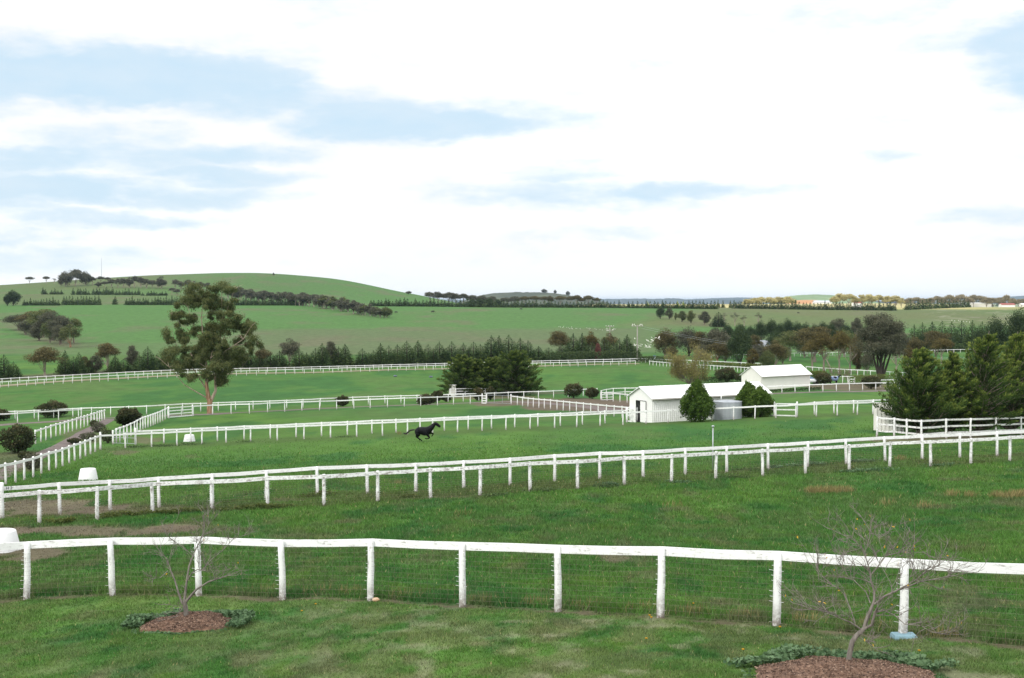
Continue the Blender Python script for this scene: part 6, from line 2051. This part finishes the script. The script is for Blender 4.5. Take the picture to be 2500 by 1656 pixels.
sapling('smaller bare sapling in the left mulch bed, spreading upright', (456, 1524.5), 0, 1232, 3.6984,
        [([(1690, 1100, 50), (1680, 1000, 46), (1678, 930, 44), (1660, 870, 40)], 0), ([(1675, 880, 28), (1780, 760, 20), (1900, 680, 15), (2020, 635, 11), (2180, 580, 5)], -.3), ([(1665, 880, 26), (1680, 720, 20), (1700, 560, 16), (1740, 440, 11), (1790, 330, 8), (1815, 230, 4), (1790, 120, 2)], .4),
         ([(1690, 690, 12), (1750, 600, 10), (1810, 560, 8), (1920, 560, 6), (2100, 540, 3)], -.5), ([(1645, 885, 22), (1610, 800, 18), (1570, 690, 14), (1520, 590, 9), (1480, 500, 6), (1400, 450, 3)], .3), ([(1740, 450, 8), (1660, 360, 6), (1560, 280, 4), (1540, 200, 2)], -.3),
         ([(1830, 590, 9), (1900, 500, 7), (2000, 420, 6), (2080, 330, 4), (2170, 310, 2)], .5), ([(1670, 900, 8), (1640, 950, 6), (1610, 990, 3)], -.2), ([(1790, 330, 5), (1860, 220, 4), (1890, 120, 2)], .3), ([(1520, 590, 6), (1470, 640, 4), (1430, 620, 2)], -.4), ([(1800, 560, 8), (1820, 460, 6), (1830, 320, 4), (1850, 250, 2)], -.6)], 3, (.90, .98), 'round bed of red-brown bark mulch under the smaller sapling at left',
        lambda a: 0.08 + .9 * (1 if (-.55 < a % 6.283 - (6.283 if a % 6.283 > 3.6 else 0) < 3.5) else 0) * (.75 + .25 * math.cos(2 * a)), 7)
sapling('larger bare sapling leaning right in the right-hand mulch bed, with yellow last leaves', (2070, 1640), 1860, 1232, 3.6984,
        [([(775, 1512, 56), (790, 1350, 50), (815, 1230, 47), (860, 1170, 44), (925, 1110, 40)], 0), ([(915, 1120, 30), (940, 1040, 28), (985, 940, 28), (1020, 860, 25), (1020, 780, 20), (995, 690, 16), (990, 610, 14), (960, 500, 10), (930, 400, 8), (880, 350, 6), (800, 250, 3)], .2),
         ([(930, 1110, 30), (985, 1075, 28), (995, 980, 26), (1010, 900, 24)], -.15), ([(1015, 890, 22), (1100, 810, 20), (1200, 750, 18), (1260, 700, 14), (1330, 640, 10), (1400, 560, 6), (1480, 490, 3)], -.4), ([(1200, 770, 16), (1330, 735, 14), (1450, 700, 11), (1600, 690, 9), (1750, 680, 6), (1830, 640, 3)], .4),
         ([(990, 610, 10), (1050, 520, 8), (1090, 430, 7), (1160, 395, 5), (1280, 380, 3)], -.3), ([(1005, 965, 14), (1080, 935, 12), (1170, 970, 10), (1250, 1040, 8), (1380, 1040, 6), (1450, 1080, 5), (1560, 1085, 2)], -.5), ([(885, 1115, 18), (790, 1050, 15), (700, 1010, 12), (600, 950, 10), (450, 905, 7), (300, 890, 3)], -.3),
         ([(840, 1065, 10), (800, 930, 9), (760, 820, 8), (710, 770, 7), (550, 700, 5), (560, 600, 2)], .4), ([(975, 880, 12), (950, 790, 10), (860, 700, 8), (780, 690, 4)], .35), ([(990, 700, 8), (850, 640, 6), (740, 600, 4), (640, 480, 2)], -.4), ([(1340, 640, 7), (1420, 600, 6), (1560, 580, 4), (1700, 570, 3)], .3),
         ([(1090, 430, 5), (1070, 330, 4), (1080, 260, 2)], .2), ([(1170, 770, 7), (1180, 710, 6), (1130, 600, 4), (1100, 520, 2)], .4), ([(930, 400, 5), (960, 320, 4), (990, 240, 2)], .1), ([(880, 1190, 8), (920, 1210, 6), (990, 1260, 3)], -.3), ([(700, 1015, 7), (620, 1000, 5), (600, 960, 3)], .3), ([(1330, 650, 7), (1360, 560, 5), (1340, 440, 3), (1320, 330, 2)], -.2)], 4, (1.28, 1.22), 'round bed of red-brown bark mulch under the larger sapling at right',
        lambda a: 0.05 + .8 * (1 if 0.05 < a % 6.283 < 2.7 else 0), 34, (-.15, -.40, 0))

# ---------------------------------------------------------------- animals
noisemat('black_coat', [(0.3, (0.003, 0.003, 0.004)), (0.7, (0.007, 0.007, 0.009))], 3.0, 0.5, spec=0.12)
noisemat('black_hair', [(0.3, (0.008, 0.007, 0.007)), (0.7, (0.030, 0.024, 0.022))], 8.0, 0.6)
noisemat('cow_coat', [(0.3, (0.010, 0.009, 0.009)), (0.7, (0.022, 0.018, 0.017))], 3.0, 0.7)
plain('bird_white', (0.80, 0.79, 0.74), 0.8)


def skin_body(chains, name, sub=2, width=0.86):
    """one continuous body grown over connected joints; chains: [[(key, x, y, z, radius)], ...], later chains start at an existing key"""
    vs_, es, rad, idx = [], [], [], {}
    for ch in chains:
        prev = None
        for it in ch:
            key = it[0]
            if len(it) > 1:
                idx[key] = len(vs_)
                vs_.append(it[1:4])
                rad.append(it[4] * 1.22)
            if prev is not None:
                es.append((idx[prev], idx[key]))
            prev = key
    me = bpy.data.meshes.new('tmp')
    me.from_pydata(vs_, es, [])
    me.update()
    o = bpy.data.objects.new('tmp', me)
    COL.objects.link(o)
    o.modifiers.new('skin', 'SKIN').use_smooth_shade = True
    if not me.skin_vertices:
        me.skin_vertices.new()
    sv = me.skin_vertices[0].data
    for i, rr_ in enumerate(rad):
        sv[i].radius = (rr_, rr_)
        sv[i].use_root = (i == 0)
    o.modifiers.new('sub', 'SUBSURF').levels = sub
    dg = bpy.context.evaluated_depsgraph_get()
    out = bpy.data.meshes.new_from_object(o.evaluated_get(dg))
    out.name = name
    out.polygons.foreach_set('use_smooth', [True] * len(out.polygons))
    bpy.data.objects.remove(o)
    bpy.data.meshes.remove(me)
    return out


def galloping_horse():
    p = G(1031, 1079)
    K = 1 / 14.79 / F * p.y

    def q(x, z, d=0.0):
        return ((x - 1050) * K, d, (1078 - z) * K)
    R = lambda r_: r_ * K

    def c(key, x, z, r_, d=0.0):
        return (key,) + q(x, z, d) + (R(r_),)
    body = [[c('rump', 770, 662, 34), c('croup', 862, 652, 88), c('loin', 950, 660, 112), c('barrel', 1060, 680, 128), c('girth', 1170, 695, 140), c('chest', 1270, 670, 125), c('base', 1340, 610, 98), c('neck', 1405, 535, 80), c('crest', 1465, 462, 64), c('poll', 1525, 412, 54), c('brow', 1575, 435, 54),
             c('face', 1630, 482, 48), c('muz', 1690, 524, 36), c('lip', 1714, 534, 24)],
            [('croup',), c('thN', 862, 748, 74, -.14), c('stN', 890, 815, 58, -.15), c('hkN', 838, 885, 30, -.15), c('cnN', 930, 950, 21, -.14), c('ftN', 1005, 1000, 19, -.14), c('hfN', 1050, 1040, 17, -.14)],
            [('loin',), c('thF', 905, 760, 70, .14), c('stF', 925, 830, 50, .15), c('hkF', 868, 905, 27, .15), c('cnF', 925, 965, 19, .14), c('ftF', 958, 1005, 17, .14), c('hfF', 968, 1040, 15, .14)],
            [('girth',), c('elN', 1235, 800, 52, -.14), c('fmN', 1275, 855, 36, -.15), c('knN', 1322, 925, 25, -.15), c('shN', 1260, 958, 17, -.15), c('fkN', 1190, 958, 17, -.15), c('hoN', 1145, 940, 14, -.15)],
            [('chest',), c('elF', 1330, 765, 44, .14), c('fmF', 1390, 765, 30, .15), c('knF', 1450, 785, 22, .15), c('shF', 1425, 830, 16, .15), c('fkF', 1395, 875, 16, .15), c('hoF', 1370, 893, 13, .15)]]
    root = thing('horse', p, 'black horse galloping to the right across the grass beside the white rails', 'horse', None, 0.0)
    obj('body', skin_body(body, 'body'), MATS['black_coat'], root)
    b = MB()
    for d in (-.05, .05):
        b.tube([q(1530, 405, d), q(1540, 372, d), q(1548, 335, d * 1.2)], [R(20), R(16), R(3)], 6)
    obj('ears', b.mesh('ears', True), MATS['black_coat'], root)
    b = MB()
    rg_ = random.Random(4)
    for k in range(14):
        d = rg_.uniform(-.08, .08)
        dz = rg_.uniform(-20, 22)
        b.tube([q(770, 640, d * .4), q(690, 648 + dz * .3, d * .5), q(600, 670 + dz * .6, d), q(530, 735 + dz, d), q(455, 795 + dz, d), q(360 + rg_.uniform(-12, 40), 775 + dz * 1.6, d)], [R(26), R(26), R(24), R(20), R(15), R(3)], 6)
    obj('tail', b.mesh('tail', True), MATS['black_hair'], root)
    b = MB()
    for k in range(12):
        t = k / 11
        x, z = 1325 + 190 * t, 545 - 170 * t
        b.tube([q(x, z + 20, 0), q(x - 14, z - 6, rg_.uniform(-.03, .03)), q(x - 40, z + 8, rg_.uniform(-.05, .05))], [R(16), R(11), R(2)], 5)
    obj('mane', b.mesh('mane', True), MATS['black_hair'], root)


galloping_horse()


def standing(head_down, s=1.0):
    hd = [('nk', .78, 0, 1.28, .20), ('n2', 1.08, 0, 1.20 if head_down else 1.55, .15), ('pl', 1.32, 0, .85 if head_down else 1.75, .12), ('fc', 1.45, 0, .52 if head_down else 1.62, .10), ('mz', 1.52, 0, .26 if head_down else 1.45, .07)]
    ch = [[('r', -.95, 0, 1.22, .22), ('c', -.72, 0, 1.20, .32), ('b', -.2, 0, 1.12, .36), ('g', .35, 0, 1.13, .36), ('w', .6, 0, 1.20, .30)] + hd]
    for (k, x, y, top) in (('a', -.75, -.17, 'c'), ('d', -.75, .17, 'c'), ('e', .5, -.16, 'g'), ('f', .5, .16, 'g')):
        ch.append([(top,), (k + '1', x, y, .82, .17), (k + '2', x - (.06 if x < 0 else 0), y, .48, .085), (k + '3', x + (.03 if x < 0 else 0), y, .22, .06), (k + '4', x + .02, y, .03, .06)])
    ch.append([('r',), ('t1', -1.10, 0, 1.10, .05), ('t2', -1.16, 0, .75, .05), ('t3', -1.15, 0, .45, .025)])
    return skin_body(ch, 'body', 1)


cow_me = standing(True)
for (lab, u, v, rz, s) in [('black cow grazing on the green slope, left of the other grazing cow', 967, 765, 3.3, .85), ('black cow grazing on the green slope, nearest the windbreak gap trees', 1057, 764, .2, 1.0), ('black cow standing close under the long windbreak', 1272, 757, .1, .8),
                           ('small dark cow in the gap right of the middle windbreak', 1757, 753, .1, .9), ('small dark cow alone on the dull field at right', 2409 - 460, 766, 3.2, .7)]:
    p = G(u, v)
    o = obj('cow', cow_me, MATS['cow_coat'], loc=p, rot=(0, 0, rz), scale=(s, s, s))
    tag(o, lab, 'cow', 'cows grazing far off')

# rugged horse and car in the yard
p = G(2036, 938)
root = thing('horse', p, 'dark horse in a blue rug standing in the white railed yard', 'horse', None, 0.15)
obj('body', standing(False), MATS['black_coat'], root, scale=(.9, .9, .9))
plain('blue_rug', (0.16, 0.22, 0.34), 0.8)
b = MB()
rings = []
for (x, w, zt, zb) in ((-.98, .30, 1.42, .95), (-.6, .42, 1.48, .70), (0, .44, 1.42, .62), (.5, .43, 1.45, .66), (.78, .30, 1.50, .9)):
    rings.append([(x * .9, -w * .9, zb * .9), (x * .9, -w * .92, (zt + zb) * .47), (x * .9, -w * .5, zt * .92), (x * .9, 0, zt * .94), (x * .9, w * .5, zt * .92), (x * .9, w * .92, (zt + zb) * .47), (x * .9, w * .9, zb * .9)])
b.sweep(rings, cap=False)
obj('rug', b.mesh('rug', True), MATS['blue_rug'], root)

plain('car_white', (0.74, 0.76, 0.78), 0.35)
plain('car_glass', (0.16, 0.24, 0.34), 0.15)
plain('tyre', (0.02, 0.02, 0.02), 0.8)


def car(label, p, rz):
    root = thing('parked_car', p, label, 'car', None, rz)
    rings = []
    for (x, zb, zt, w) in ((-2.1, .55, .85, .70), (-2.0, .35, 1.0, .80), (-.9, .3, 1.02, .86), (.9, .3, .98, .86), (1.9, .35, .86, .80), (2.15, .5, .72, .68)):
        rings.append([(x, -w, zb), (x, -w, (zb + zt) / 2), (x, -w * .93, zt), (x, w * .93, zt), (x, w, (zb + zt) / 2), (x, w, zb)])
    obj('body', MB().sweep(rings).mesh('body', True), MATS['car_white'], root)
    rings = []
    for (x, z, w) in ((-1.95, 1.0, .74), (-1.6, 1.42, .64), (-.2, 1.47, .64), (.3, 1.40, .64), (1.0, .98, .74)):
        rings.append([(x, -w, z), (x, w, z), (x, w * 1.08, .96), (x, -w * 1.08, .96)])
    obj('window', MB().sweep(rings).mesh('window'), MATS['car_glass'], root)
    obj('roof', MB().box((-.75, 0, 1.475), (1.5, 1.2, .05)).mesh('roof'), MATS['car_white'], root)
    for (x, y) in ((-1.35, -.8), (-1.35, .8), (1.3, -.8), (1.3, .8)):
        b = MB().tube([(x, y - .1, .32), (x, y + .1, .32)], .32, 16)
        obj('wheel', b.mesh('wheel'), MATS['tyre'], root)


car('white car with blue tinted windows parked right behind the end of the small shed', at(1975, 219), .08)

# ---------------------------------------------------------------- poles, birds, troughs and small things
noisemat('pole_wood', [(0.3, (0.22, 0.20, 0.18)), (0.7, (0.34, 0.32, 0.29))], 3.0, 0.9, vscale=(3, 3, .4))
bird_pts = []


def power_pole(label, u, Y, vt, arm, arm_dz=0.35, second=False):
    p = at(u, Y)
    H = spot(u, vt, Y).z - p.z
    root = thing('power_pole', p, label, 'power pole')
    obj('pole', MB().tube([(0, 0, -1), (0, 0, H * .5), (0, 0, H)], [.20, .17, .13], 10).mesh('pole', True), MATS['pole_wood'], root)
    b = MB().box((0, -.18, H - arm_dz), (arm, .12, .14))
    if second:
        b.box((0, -.18, H - 1.7), (arm * .9, .12, .14))
    obj('crossarm', b.mesh('crossarm'), MATS['pole_wood'], root)
    for x in (-arm * .46, -arm * .16, arm * .16, arm * .46):
        b = MB().lathe([(0.0, 0), (.07, .02), (.05, .12), (.09, .14), (.04, .24), (0, .25)], 8)
        obj('insulator', b.mesh('insulator'), MATS['white_wall'], root, loc=(x, -.18, H - arm_dz + .07))
    return p, H


pA = power_pole('taller grey power pole standing clear at the corner of the far fences', 1556, 344, 794, 3.2, .3)
pB = power_pole('power pole half hidden behind brown trees, left of the taller one', 1489, 392, 795, 2.6, .3, True)
b = MB()
for dz in (.35, .9):
    a0 = pA[0] + Vector((1.2, 0, pA[1] - dz))
    a1 = spot(2700, 850 + dz * 4, 300)
    pts = [a0.lerp(a1, t) - Vector((0, 0, 5.0 * 4 * t * (1 - t))) for t in np.linspace(0, 1, 14)]
    b.tube(pts, .016, 4)
tag(obj('power_line', b.mesh('power_line'), MATS['galv']), 'thin power lines sagging across the brown trees to the right edge', 'power line')
p = at(249, 1640)
tag(obj('mast', MB().tube([(0, 0, -1), (0, 0, 14), (0, 0, 27)], [.32, .25, .16], 6).mesh('mast'), MATS['galv'], loc=p), 'thin mast on the skyline right of the dense tree clump', 'mast')


def bird_mesh(up):
    b = MB()
    b.lathe([(0, -.16), (.05, -.12), (.085, 0), (.06, .12), (.035, .17), (.05, .20), (.0, .25)], 8)
    b.v = [(x, z, y) if up < 0.5 else (x, y, z + .17) for (x, y, z) in b.v]
    for s in (-1, 1):
        if up < .5:
            b.add([(s * .05, .08, .02), (s * .48, .02, .02 + .36 * (up + .1)), (s * .44, -.10, .02 + .33 * (up + .1)), (s * .05, -.10, .02), (s * .25, .10, .10), ], [(0, 4, 1, 2, 3)])
    return b.mesh('bird', True)


birds = [bird_mesh(0.0), bird_mesh(.35), bird_mesh(1.0)]
rg = random.Random(12)
# flock in the air by the pole and the brown gum (photo pixels)
for (u, v) in [(1580, 831), (1583, 833), (1586, 835), (1588, 836.5), (1590, 835.5), (1592, 834), (1591, 824), (1595, 828), (1599, 826), (1601, 825), (1607, 827), (1609, 824), (1610, 828.5), (1578, 845), (1577, 847), (1580, 848), (1584, 847.5), (1587, 848), (1588, 842), (1589, 841), (1585, 844), (1549, 842), (1551, 843.5), (1558, 843),
               (1560, 844), (1565, 841), (1567, 842), (1565, 846), (1558, 848), (1550, 827.5), (1480, 803), (1484, 804), (1483, 807), (1499, 803), (1502, 804), (1495.5, 806), (1592, 830.5), (1595, 832), (1576, 843.5), (1582, 840.5)]:
    p = spot(u, v, 350 if u > 1520 else 385)
    o = obj('bird', birds[rg.choice((0, 1))], MATS['bird_white'], loc=p, rot=(rg.uniform(-.6, .6), rg.uniform(-.6, .6), rg.uniform(0, 6.28)), scale=(1.0,) * 3)
    tag(o, 'white bird of the flock wheeling about the power poles', 'bird', 'white birds flying by the power poles')
for k in range(26):
    u = rg.uniform(1345, 1482)
    v = 799 + (u - 1345) * .055 + rg.gauss(0, 1.6)
    o = obj('bird', birds[2], MATS['bird_white'], loc=G(u, v), rot=(0, rg.uniform(-.3, .3), rg.uniform(0, 6.28)), scale=(1.05,) * 3)
    tag(o, 'white bird standing on the dull part of the far slope', 'bird', 'white birds feeding on the far slope')
for k, (u, v) in enumerate([(2324, 783.5), (2331, 785), (2344, 786), (2352, 786.5), (2360, 787), (2367, 788), (2340, 784.5)]):
    o = obj('bird', birds[2], MATS['bird_white'], loc=G(u, v), rot=(0, 0, rg.uniform(0, 6.28)), scale=(2.0, 2.0, 2.0))
    tag(o, 'white bird on the bare stony field above the dark belt at right', 'bird', 'white birds on the stony field')
for x, s in ((-1.35, 1), (-.9, 1), (.8, 1), (1.25, 1)):
    o = obj('bird', birds[2], MATS['bird_white'], loc=pA[0] + Vector((x, -.18, pA[1] - .15)), scale=(1.3,) * 3)
    tag(o, 'white bird perched on the crossarm of the taller power pole', 'bird', 'white birds perched on the taller power pole')

plain('concrete_white', (0.76, 0.77, 0.77), 0.75, var=.05)
plain('water_dark', (0.10, 0.11, 0.12), 0.15)


def trough(label, p, r0, r1, h):
    root = thing('water_trough', p, label, 'trough')
    obj('basin', MB().lathe([(r0, -.2), (r0, 0), (r1, h - .03), (r1 - .02, h), (r1 - .10, h), (r1 - .13, h - .04), (r1 - .10, h - .16), (0, h - .17)], 40).mesh('basin', True), MATS['concrete_white'], root)
    obj('valve', MB().lathe([(.05, 0), (.05, .09), (.03, .12), (0, .12)], 10, c=(-.06, .05, h - .17)).mesh('valve'), MATS['galv'], root)


trough('round white concrete trough beyond the paired rails at left', at(211, 70.5), .55, .43, .66)
trough('round white concrete trough at the left edge behind the nearest fence', G(0, 1346), .64, .49, .66)
trough('low white trough seen through the rails behind the long fence at left', at(460, 108.5), .52, .40, .6)

# sprinkler standpipe
p = at(1742, 61.5)
root = thing('standpipe', p, 'thin grey standpipe with a small cap rising above the weathered rails', 'standpipe')
Hs = spot(1742, 1042, 61.5).z - p.z
obj('pipe', MB().tube([(0, 0, -.2), (0, 0, Hs)], .028, 8).mesh('pipe', True), MATS['galv'], root)
obj('cap', MB().lathe([(0, Hs - .05), (.03, Hs - .05), (.075, Hs), (.075, Hs + .04), (.03, Hs + .07), (0, Hs + .07)], 12).mesh('cap', True), MATS['galv'], root)

# feed tubs on the far paddock
plain('tub_grey', (0.14, 0.16, 0.22), 0.6)
for (u, v, lab) in ((965, 920, 'small low grey-blue tub on the far green paddock, left one'), (1052, 922, 'small low grey-blue tub on the far green paddock, right one')):
    tag(obj('feed_tub', MB().lathe([(0, 0), (.34, 0), (.42, .3), (.39, .32), (.32, .12), (0, .1)], 16).mesh('feed_tub', True), MATS['tub_grey'], loc=G(u, v)), lab, 'tub')
plain('drum_white', (0.7, 0.78, 0.84), 0.5)
plain('drum_blue', (0.04, 0.10, 0.30), 0.5)
p = at(1598.5, 362)
root = thing('drum', p, 'small white and blue drum near the left end of the brown gums', 'drum')
obj('body', MB().lathe([(0, 0), (.38, 0), (.40, .1), (.38, .5), (.40, 1.0), (.38, 1.1), (0, 1.1)], 14).mesh('body', True), MATS['drum_white'], root)
obj('band', MB().lathe([(.41, 1.0), (.43, 1.02), (.43, 1.16), (.41, 1.18), (0, 1.18)], 14).mesh('band'), MATS['drum_blue'], root)
# white garden seat beside the yard
p = G(2078, 938)
root = thing('bench', p, 'small white bench at the right end of the white yard rails', 'bench')
obj('seat', MB().box((0, 0, .45), (1.1, .4, .06)).mesh('seat'), MATS['rail_clean'], root)
obj('backrest', MB().box((0, .2, .85), (1.1, .06, .10)).mesh('backrest'), MATS['rail_clean'], root)
for x in (-.48, .48):
    obj('leg', MB().box((x, .2, .42), (.08, .07, .9)).mesh('leg'), MATS['rail_clean'], root)
    obj('leg', MB().box((x, -.17, .21), (.08, .07, .42)).mesh('leg'), MATS['rail_clean'], root)

# stone and blue block at posts of the front fence
noisemat('stone', [(0.35, (0.60, 0.52, 0.42)), (0.55, (0.45, 0.27, 0.14)), (0.75, (0.70, 0.62, 0.52))], 5.0, 0.9)
p = G(918, 1469)
b = MB()
for i in range(7):
    a = -math.pi / 2 + math.pi * i / 6
    for k in range(12):
        w = 2 * math.pi * k / 12
        q = 1 + .14 * math.sin(3 * w + i)
        b.v.append((.085 * math.cos(a) * math.cos(w) * q, .06 * math.cos(a) * math.sin(w) * q, .04 + .052 * math.sin(a)))
for i in range(6):
    for k in range(12):
        b.f.append((i * 12 + k, i * 12 + (k + 1) % 12, (i + 1) * 12 + (k + 1) % 12, (i + 1) * 12 + k))
b.mi = [0] * len(b.f)
tag(obj('stone', b.mesh('stone', True), MATS['stone'], loc=p), 'pale orange stone lying at the foot of a front fence post', 'stone')
plain('blue_paint', (0.19, 0.31, 0.36), 0.7, var=.2)
p = G(2204, 1557)
b = MB()
rings = []
for (z, sx, sy) in ((-.1, .20, .15), (.03, .20, .15), (.075, .185, .135), (.08, .12, .08)):
    rings.append([(-sx, -sy, z), (-sx * .3, -sy * 1.05, z), (sx, -sy * .9, z), (sx * 1.05, sy, z), (0, sy * 1.05, z), (-sx * .95, sy, z)])
b.sweep(rings)
tag(obj('footing', b.mesh('footing'), MATS['blue_paint'], loc=p + Vector((0, -.05, 0))), 'pale blue painted concrete footing under the front fence post by the larger sapling', 'footing')


# lettering painted on two rails
def letters(txt, p, h, root_name):
    cu = bpy.data.curves.new('lettering', 'FONT')
    cu.body = txt
    cu.size = h / .7
    cu.extrude = .002
    o = bpy.data.objects.new('tmp', cu)
    COL.objects.link(o)
    dg = bpy.context.evaluated_depsgraph_get()
    me = bpy.data.meshes.new_from_object(o.evaluated_get(dg))
    bpy.data.objects.remove(o)
    me.name = 'lettering'
    return me


plain('black_paint', (0.02, 0.025, 0.04), 0.7)
for o in [x for x in COL.objects if x.get('label', '').startswith(('white fence just beyond the weathered', 'white fence one lane behind'))]:
    rail = [c for c in o.children if c.name.startswith('rail')][0]
    post = [c for c in o.children if c.name.startswith('post')][:2]
    A, B = post[0].location, post[1].location
    t = (B - A).normalized()
    first = 'beyond' in o['label']
    me = letters('H 2' if first else 'D 1', None, .115 if first else .10, '')
    l = obj('lettering', me, MATS['black_paint'], o)
    s = Vector((-t.y, t.x, 0))
    l.rotation_euler = (math.pi / 2, math.atan2(-t.z, math.hypot(t.x, t.y)) * 0, math.atan2(t.y, t.x))
    l.location = A + t * (.20 if first else .42) + Vector((0, 0, 1.175 if first else 1.12)) + t * 0 - s * (-.048)


# ---------------------------------------------------------------- rough plants: straw tufts, weeds along the rails, dandelions
def tufts(name, spots, n, h, mat, seed, spread=.5, wf=.05, lean=.25):
    r = np.random.default_rng(seed)
    Vs, Ts = [], []
    for (u, v, ru, k) in spots:
        c = G(u, v)
        w = ru / F * c.y
        m = int(n * k)
        X = c.x + r.normal(0, .45, m) * w
        Y = c.y + r.normal(0, .5, m) * spread
        Z = ground_z(X, Y)
        hh = h * r.uniform(.5, 1.2, m)
        A = unit(r.normal(size=(m, 3)) * lean + np.array([.1, 0, 1])) * (hh / 2)[:, None]
        V, T = leaves(r, np.stack([X, Y, Z], -1) + A * .95, A, wf, r.uniform(0, 1, m))
        Vs.append(V)
        Ts.append(T)
    tag(obj(name, np_mesh(name, np.concatenate(Vs), 4, np.concatenate(Ts)), MATS[mat]), kind='stuff')


tufts('dry_grass', [(1985, 1204, 24, 1), (2008, 1203, 18, .6), (2030, 1203, 26, .9), (2062, 1202, 20, .5), (2325, 1212, 26, .5), (2368, 1215, 16, .4), (2435, 1216, 18, .8), (2470, 1217, 26, 1), (2492, 1214, 20, .9), (2198, 1124, 14, .35), (974, 1061, 8, .2), (2160, 1235, 30, .25), (2260, 1240, 30, .3), (970, 1184, 16, .2),
                    (1130, 1260, 40, .12), (1640, 1240, 40, .15)], 270, .34, 'leaf_straw', 5)
tufts('dry_grass', [(640, 1450, 60, 1), (760, 1452, 60, .8), (860, 1454, 40, .8), (1000, 1462, 60, .9), (1180, 1474, 60, .7), (1300, 1480, 50, .9), (1440, 1486, 60, .8), (1560, 1492, 50, .7), (1700, 1502, 60, .9), (1820, 1510, 50, .8), (1960, 1524, 60, .8), (2120, 1536, 60, .9), (2300, 1556, 60, .7), (350, 1444, 60, .4)],
      150, .26, 'leaf_straw', 8, .25, .035)


def weed_patch(name, spots, n, leaf, seed, mat='leaf_sage', h=.22):
    r = np.random.default_rng(seed)
    Vs, Ts = [], []
    for (u, v, ru, rv, k) in spots:
        c = G(u, v)
        w = ru / F * c.y
        m = int(n * k)
        X = c.x + r.normal(0, .42, m) * w
        Y = c.y + r.normal(0, .42, m) * rv
        hh = h * r.uniform(0.1, 1, m) * (.4 + fbm(X / .5, Y / .5, seed, 2))
        P_ = np.stack([X, Y, ground_z(X, Y) + hh], -1)
        A = unit(r.normal(size=(m, 3)) * np.array([1, 1, .5])) * (leaf * r.uniform(.5, 1.2, m))[:, None]
        V, T = leaves(r, P_, A, .7, np.clip(hh / h * .6 + r.normal(.1, .15, m), 0, 1))
        Vs.append(V)
        Ts.append(T)
    tag(obj(name, np_mesh(name, np.concatenate(Vs), 4, np.concatenate(Ts)), MATS[mat]), kind='stuff')


weed_patch('weeds', [(395, 1256, 50, .5, 1.4), (310, 1262, 40, .4, .7), (265, 1266, 34, .4, .5), (450, 1252, 60, .35, .7), (520, 1250, 50, .3, .5), (620, 1243, 60, .35, .8), (680, 1242, 50, .3, .6), (130, 1280, 40, .3, .4), (166, 1278, 20, .3, .5), (790, 1210, 30, .5, .5), (760, 1214, 40, .5, .4), (1000, 1216, 30, .4, .25)],
           600, .05, 31, 'leaf_hedge', .2)
weed_patch('weeds', [(1990, 1136, 30, .5, 1), (2110, 1128, 40, .5, 1), (2090, 1130, 30, .4, .7), (1895, 1143, 20, .5, .5), (1940, 1140, 30, .4, .4), (2140, 1150, 60, .4, .7), (2080, 1153, 40, .4, .5), (2300, 1138, 50, .35, .5), (1660, 1180, 40, .35, .5), (1490, 1185, 30, .35, .4)], 420, .05, 32, 'leaf_sage', .16)
weed_patch('weeds', [(1208, 1212, 40, .4, .8), (1330, 1200, 50, .4, .7), (1480, 1190, 40, .4, .5), (1800, 1168, 40, .4, .5), (330, 1092, 40, 1.0, .6), (400, 1090, 50, 1.0, .9), (460, 1086, 40, 1.0, .5), (600, 1080, 30, 1, .4), (840, 1068, 30, 1, .3), (2070, 1645, 30, .1, .3), (1840, 1150, 40, .3, .4)], 500, .05, 33, 'leaf_conifer', .16)
r = np.random.default_rng(77)
for (u, v) in [(737, 1503), (771, 1486), (1693, 1485), (1586, 1515), (1590, 1520), (1578, 1573), (1904, 1544), (2244, 1604), (1814, 1601)]:
    p = G(u, v)
    b = MB()
    b.tube([(0, 0, 0), (.005, 0, .09)], .003, 4)
    b.lathe([(0, .085), (.022, .095), (.026, .105), (.012, .113), (0, .115)], 10, 1)
    o = obj('dandelion', b.mesh('dandelion'), [MATS['leaf_green'], MATS['leaf_yellow']], loc=p)
    tag(o, 'yellow dandelion in the lawn in front of the nearest fence', 'flower', 'dandelions in the lawn')

# ---------------------------------------------------------------- air
HAZE = 3.2e-5
if HAZE > 0:
    zb, zt = -32 + CAMZ - 45, CAMZ + 62
    bx = MB().add([(-26000, -60, zb), (26000, -60, zb), (26000, 40000, zb), (-26000, 40000, zb), (-26000, -60, zt), (26000, -60, zt), (26000, 40000, zt), (-26000, 40000, zt)],
                  [(3, 2, 1, 0), (4, 5, 6, 7), (0, 1, 5, 4), (1, 2, 6, 5), (2, 3, 7, 6), (3, 0, 4, 7)])
    hm = bpy.data.materials.new('haze')
    hm.use_nodes = True
    nt = hm.node_tree
    nt.nodes.clear()
    out = nt.nodes.new('ShaderNodeOutputMaterial')
    pv = nt.nodes.new('ShaderNodeVolumePrincipled')
    pv.inputs['Color'].default_value = (0.62, 0.80, 1.0, 1)
    pv.inputs['Density'].default_value = HAZE
    pv.inputs['Anisotropy'].default_value = 0.1
    nt.links.new(pv.outputs[0], out.inputs['Volume'])
    tag(obj('haze', bx.mesh('haze'), hm), kind='stuff')
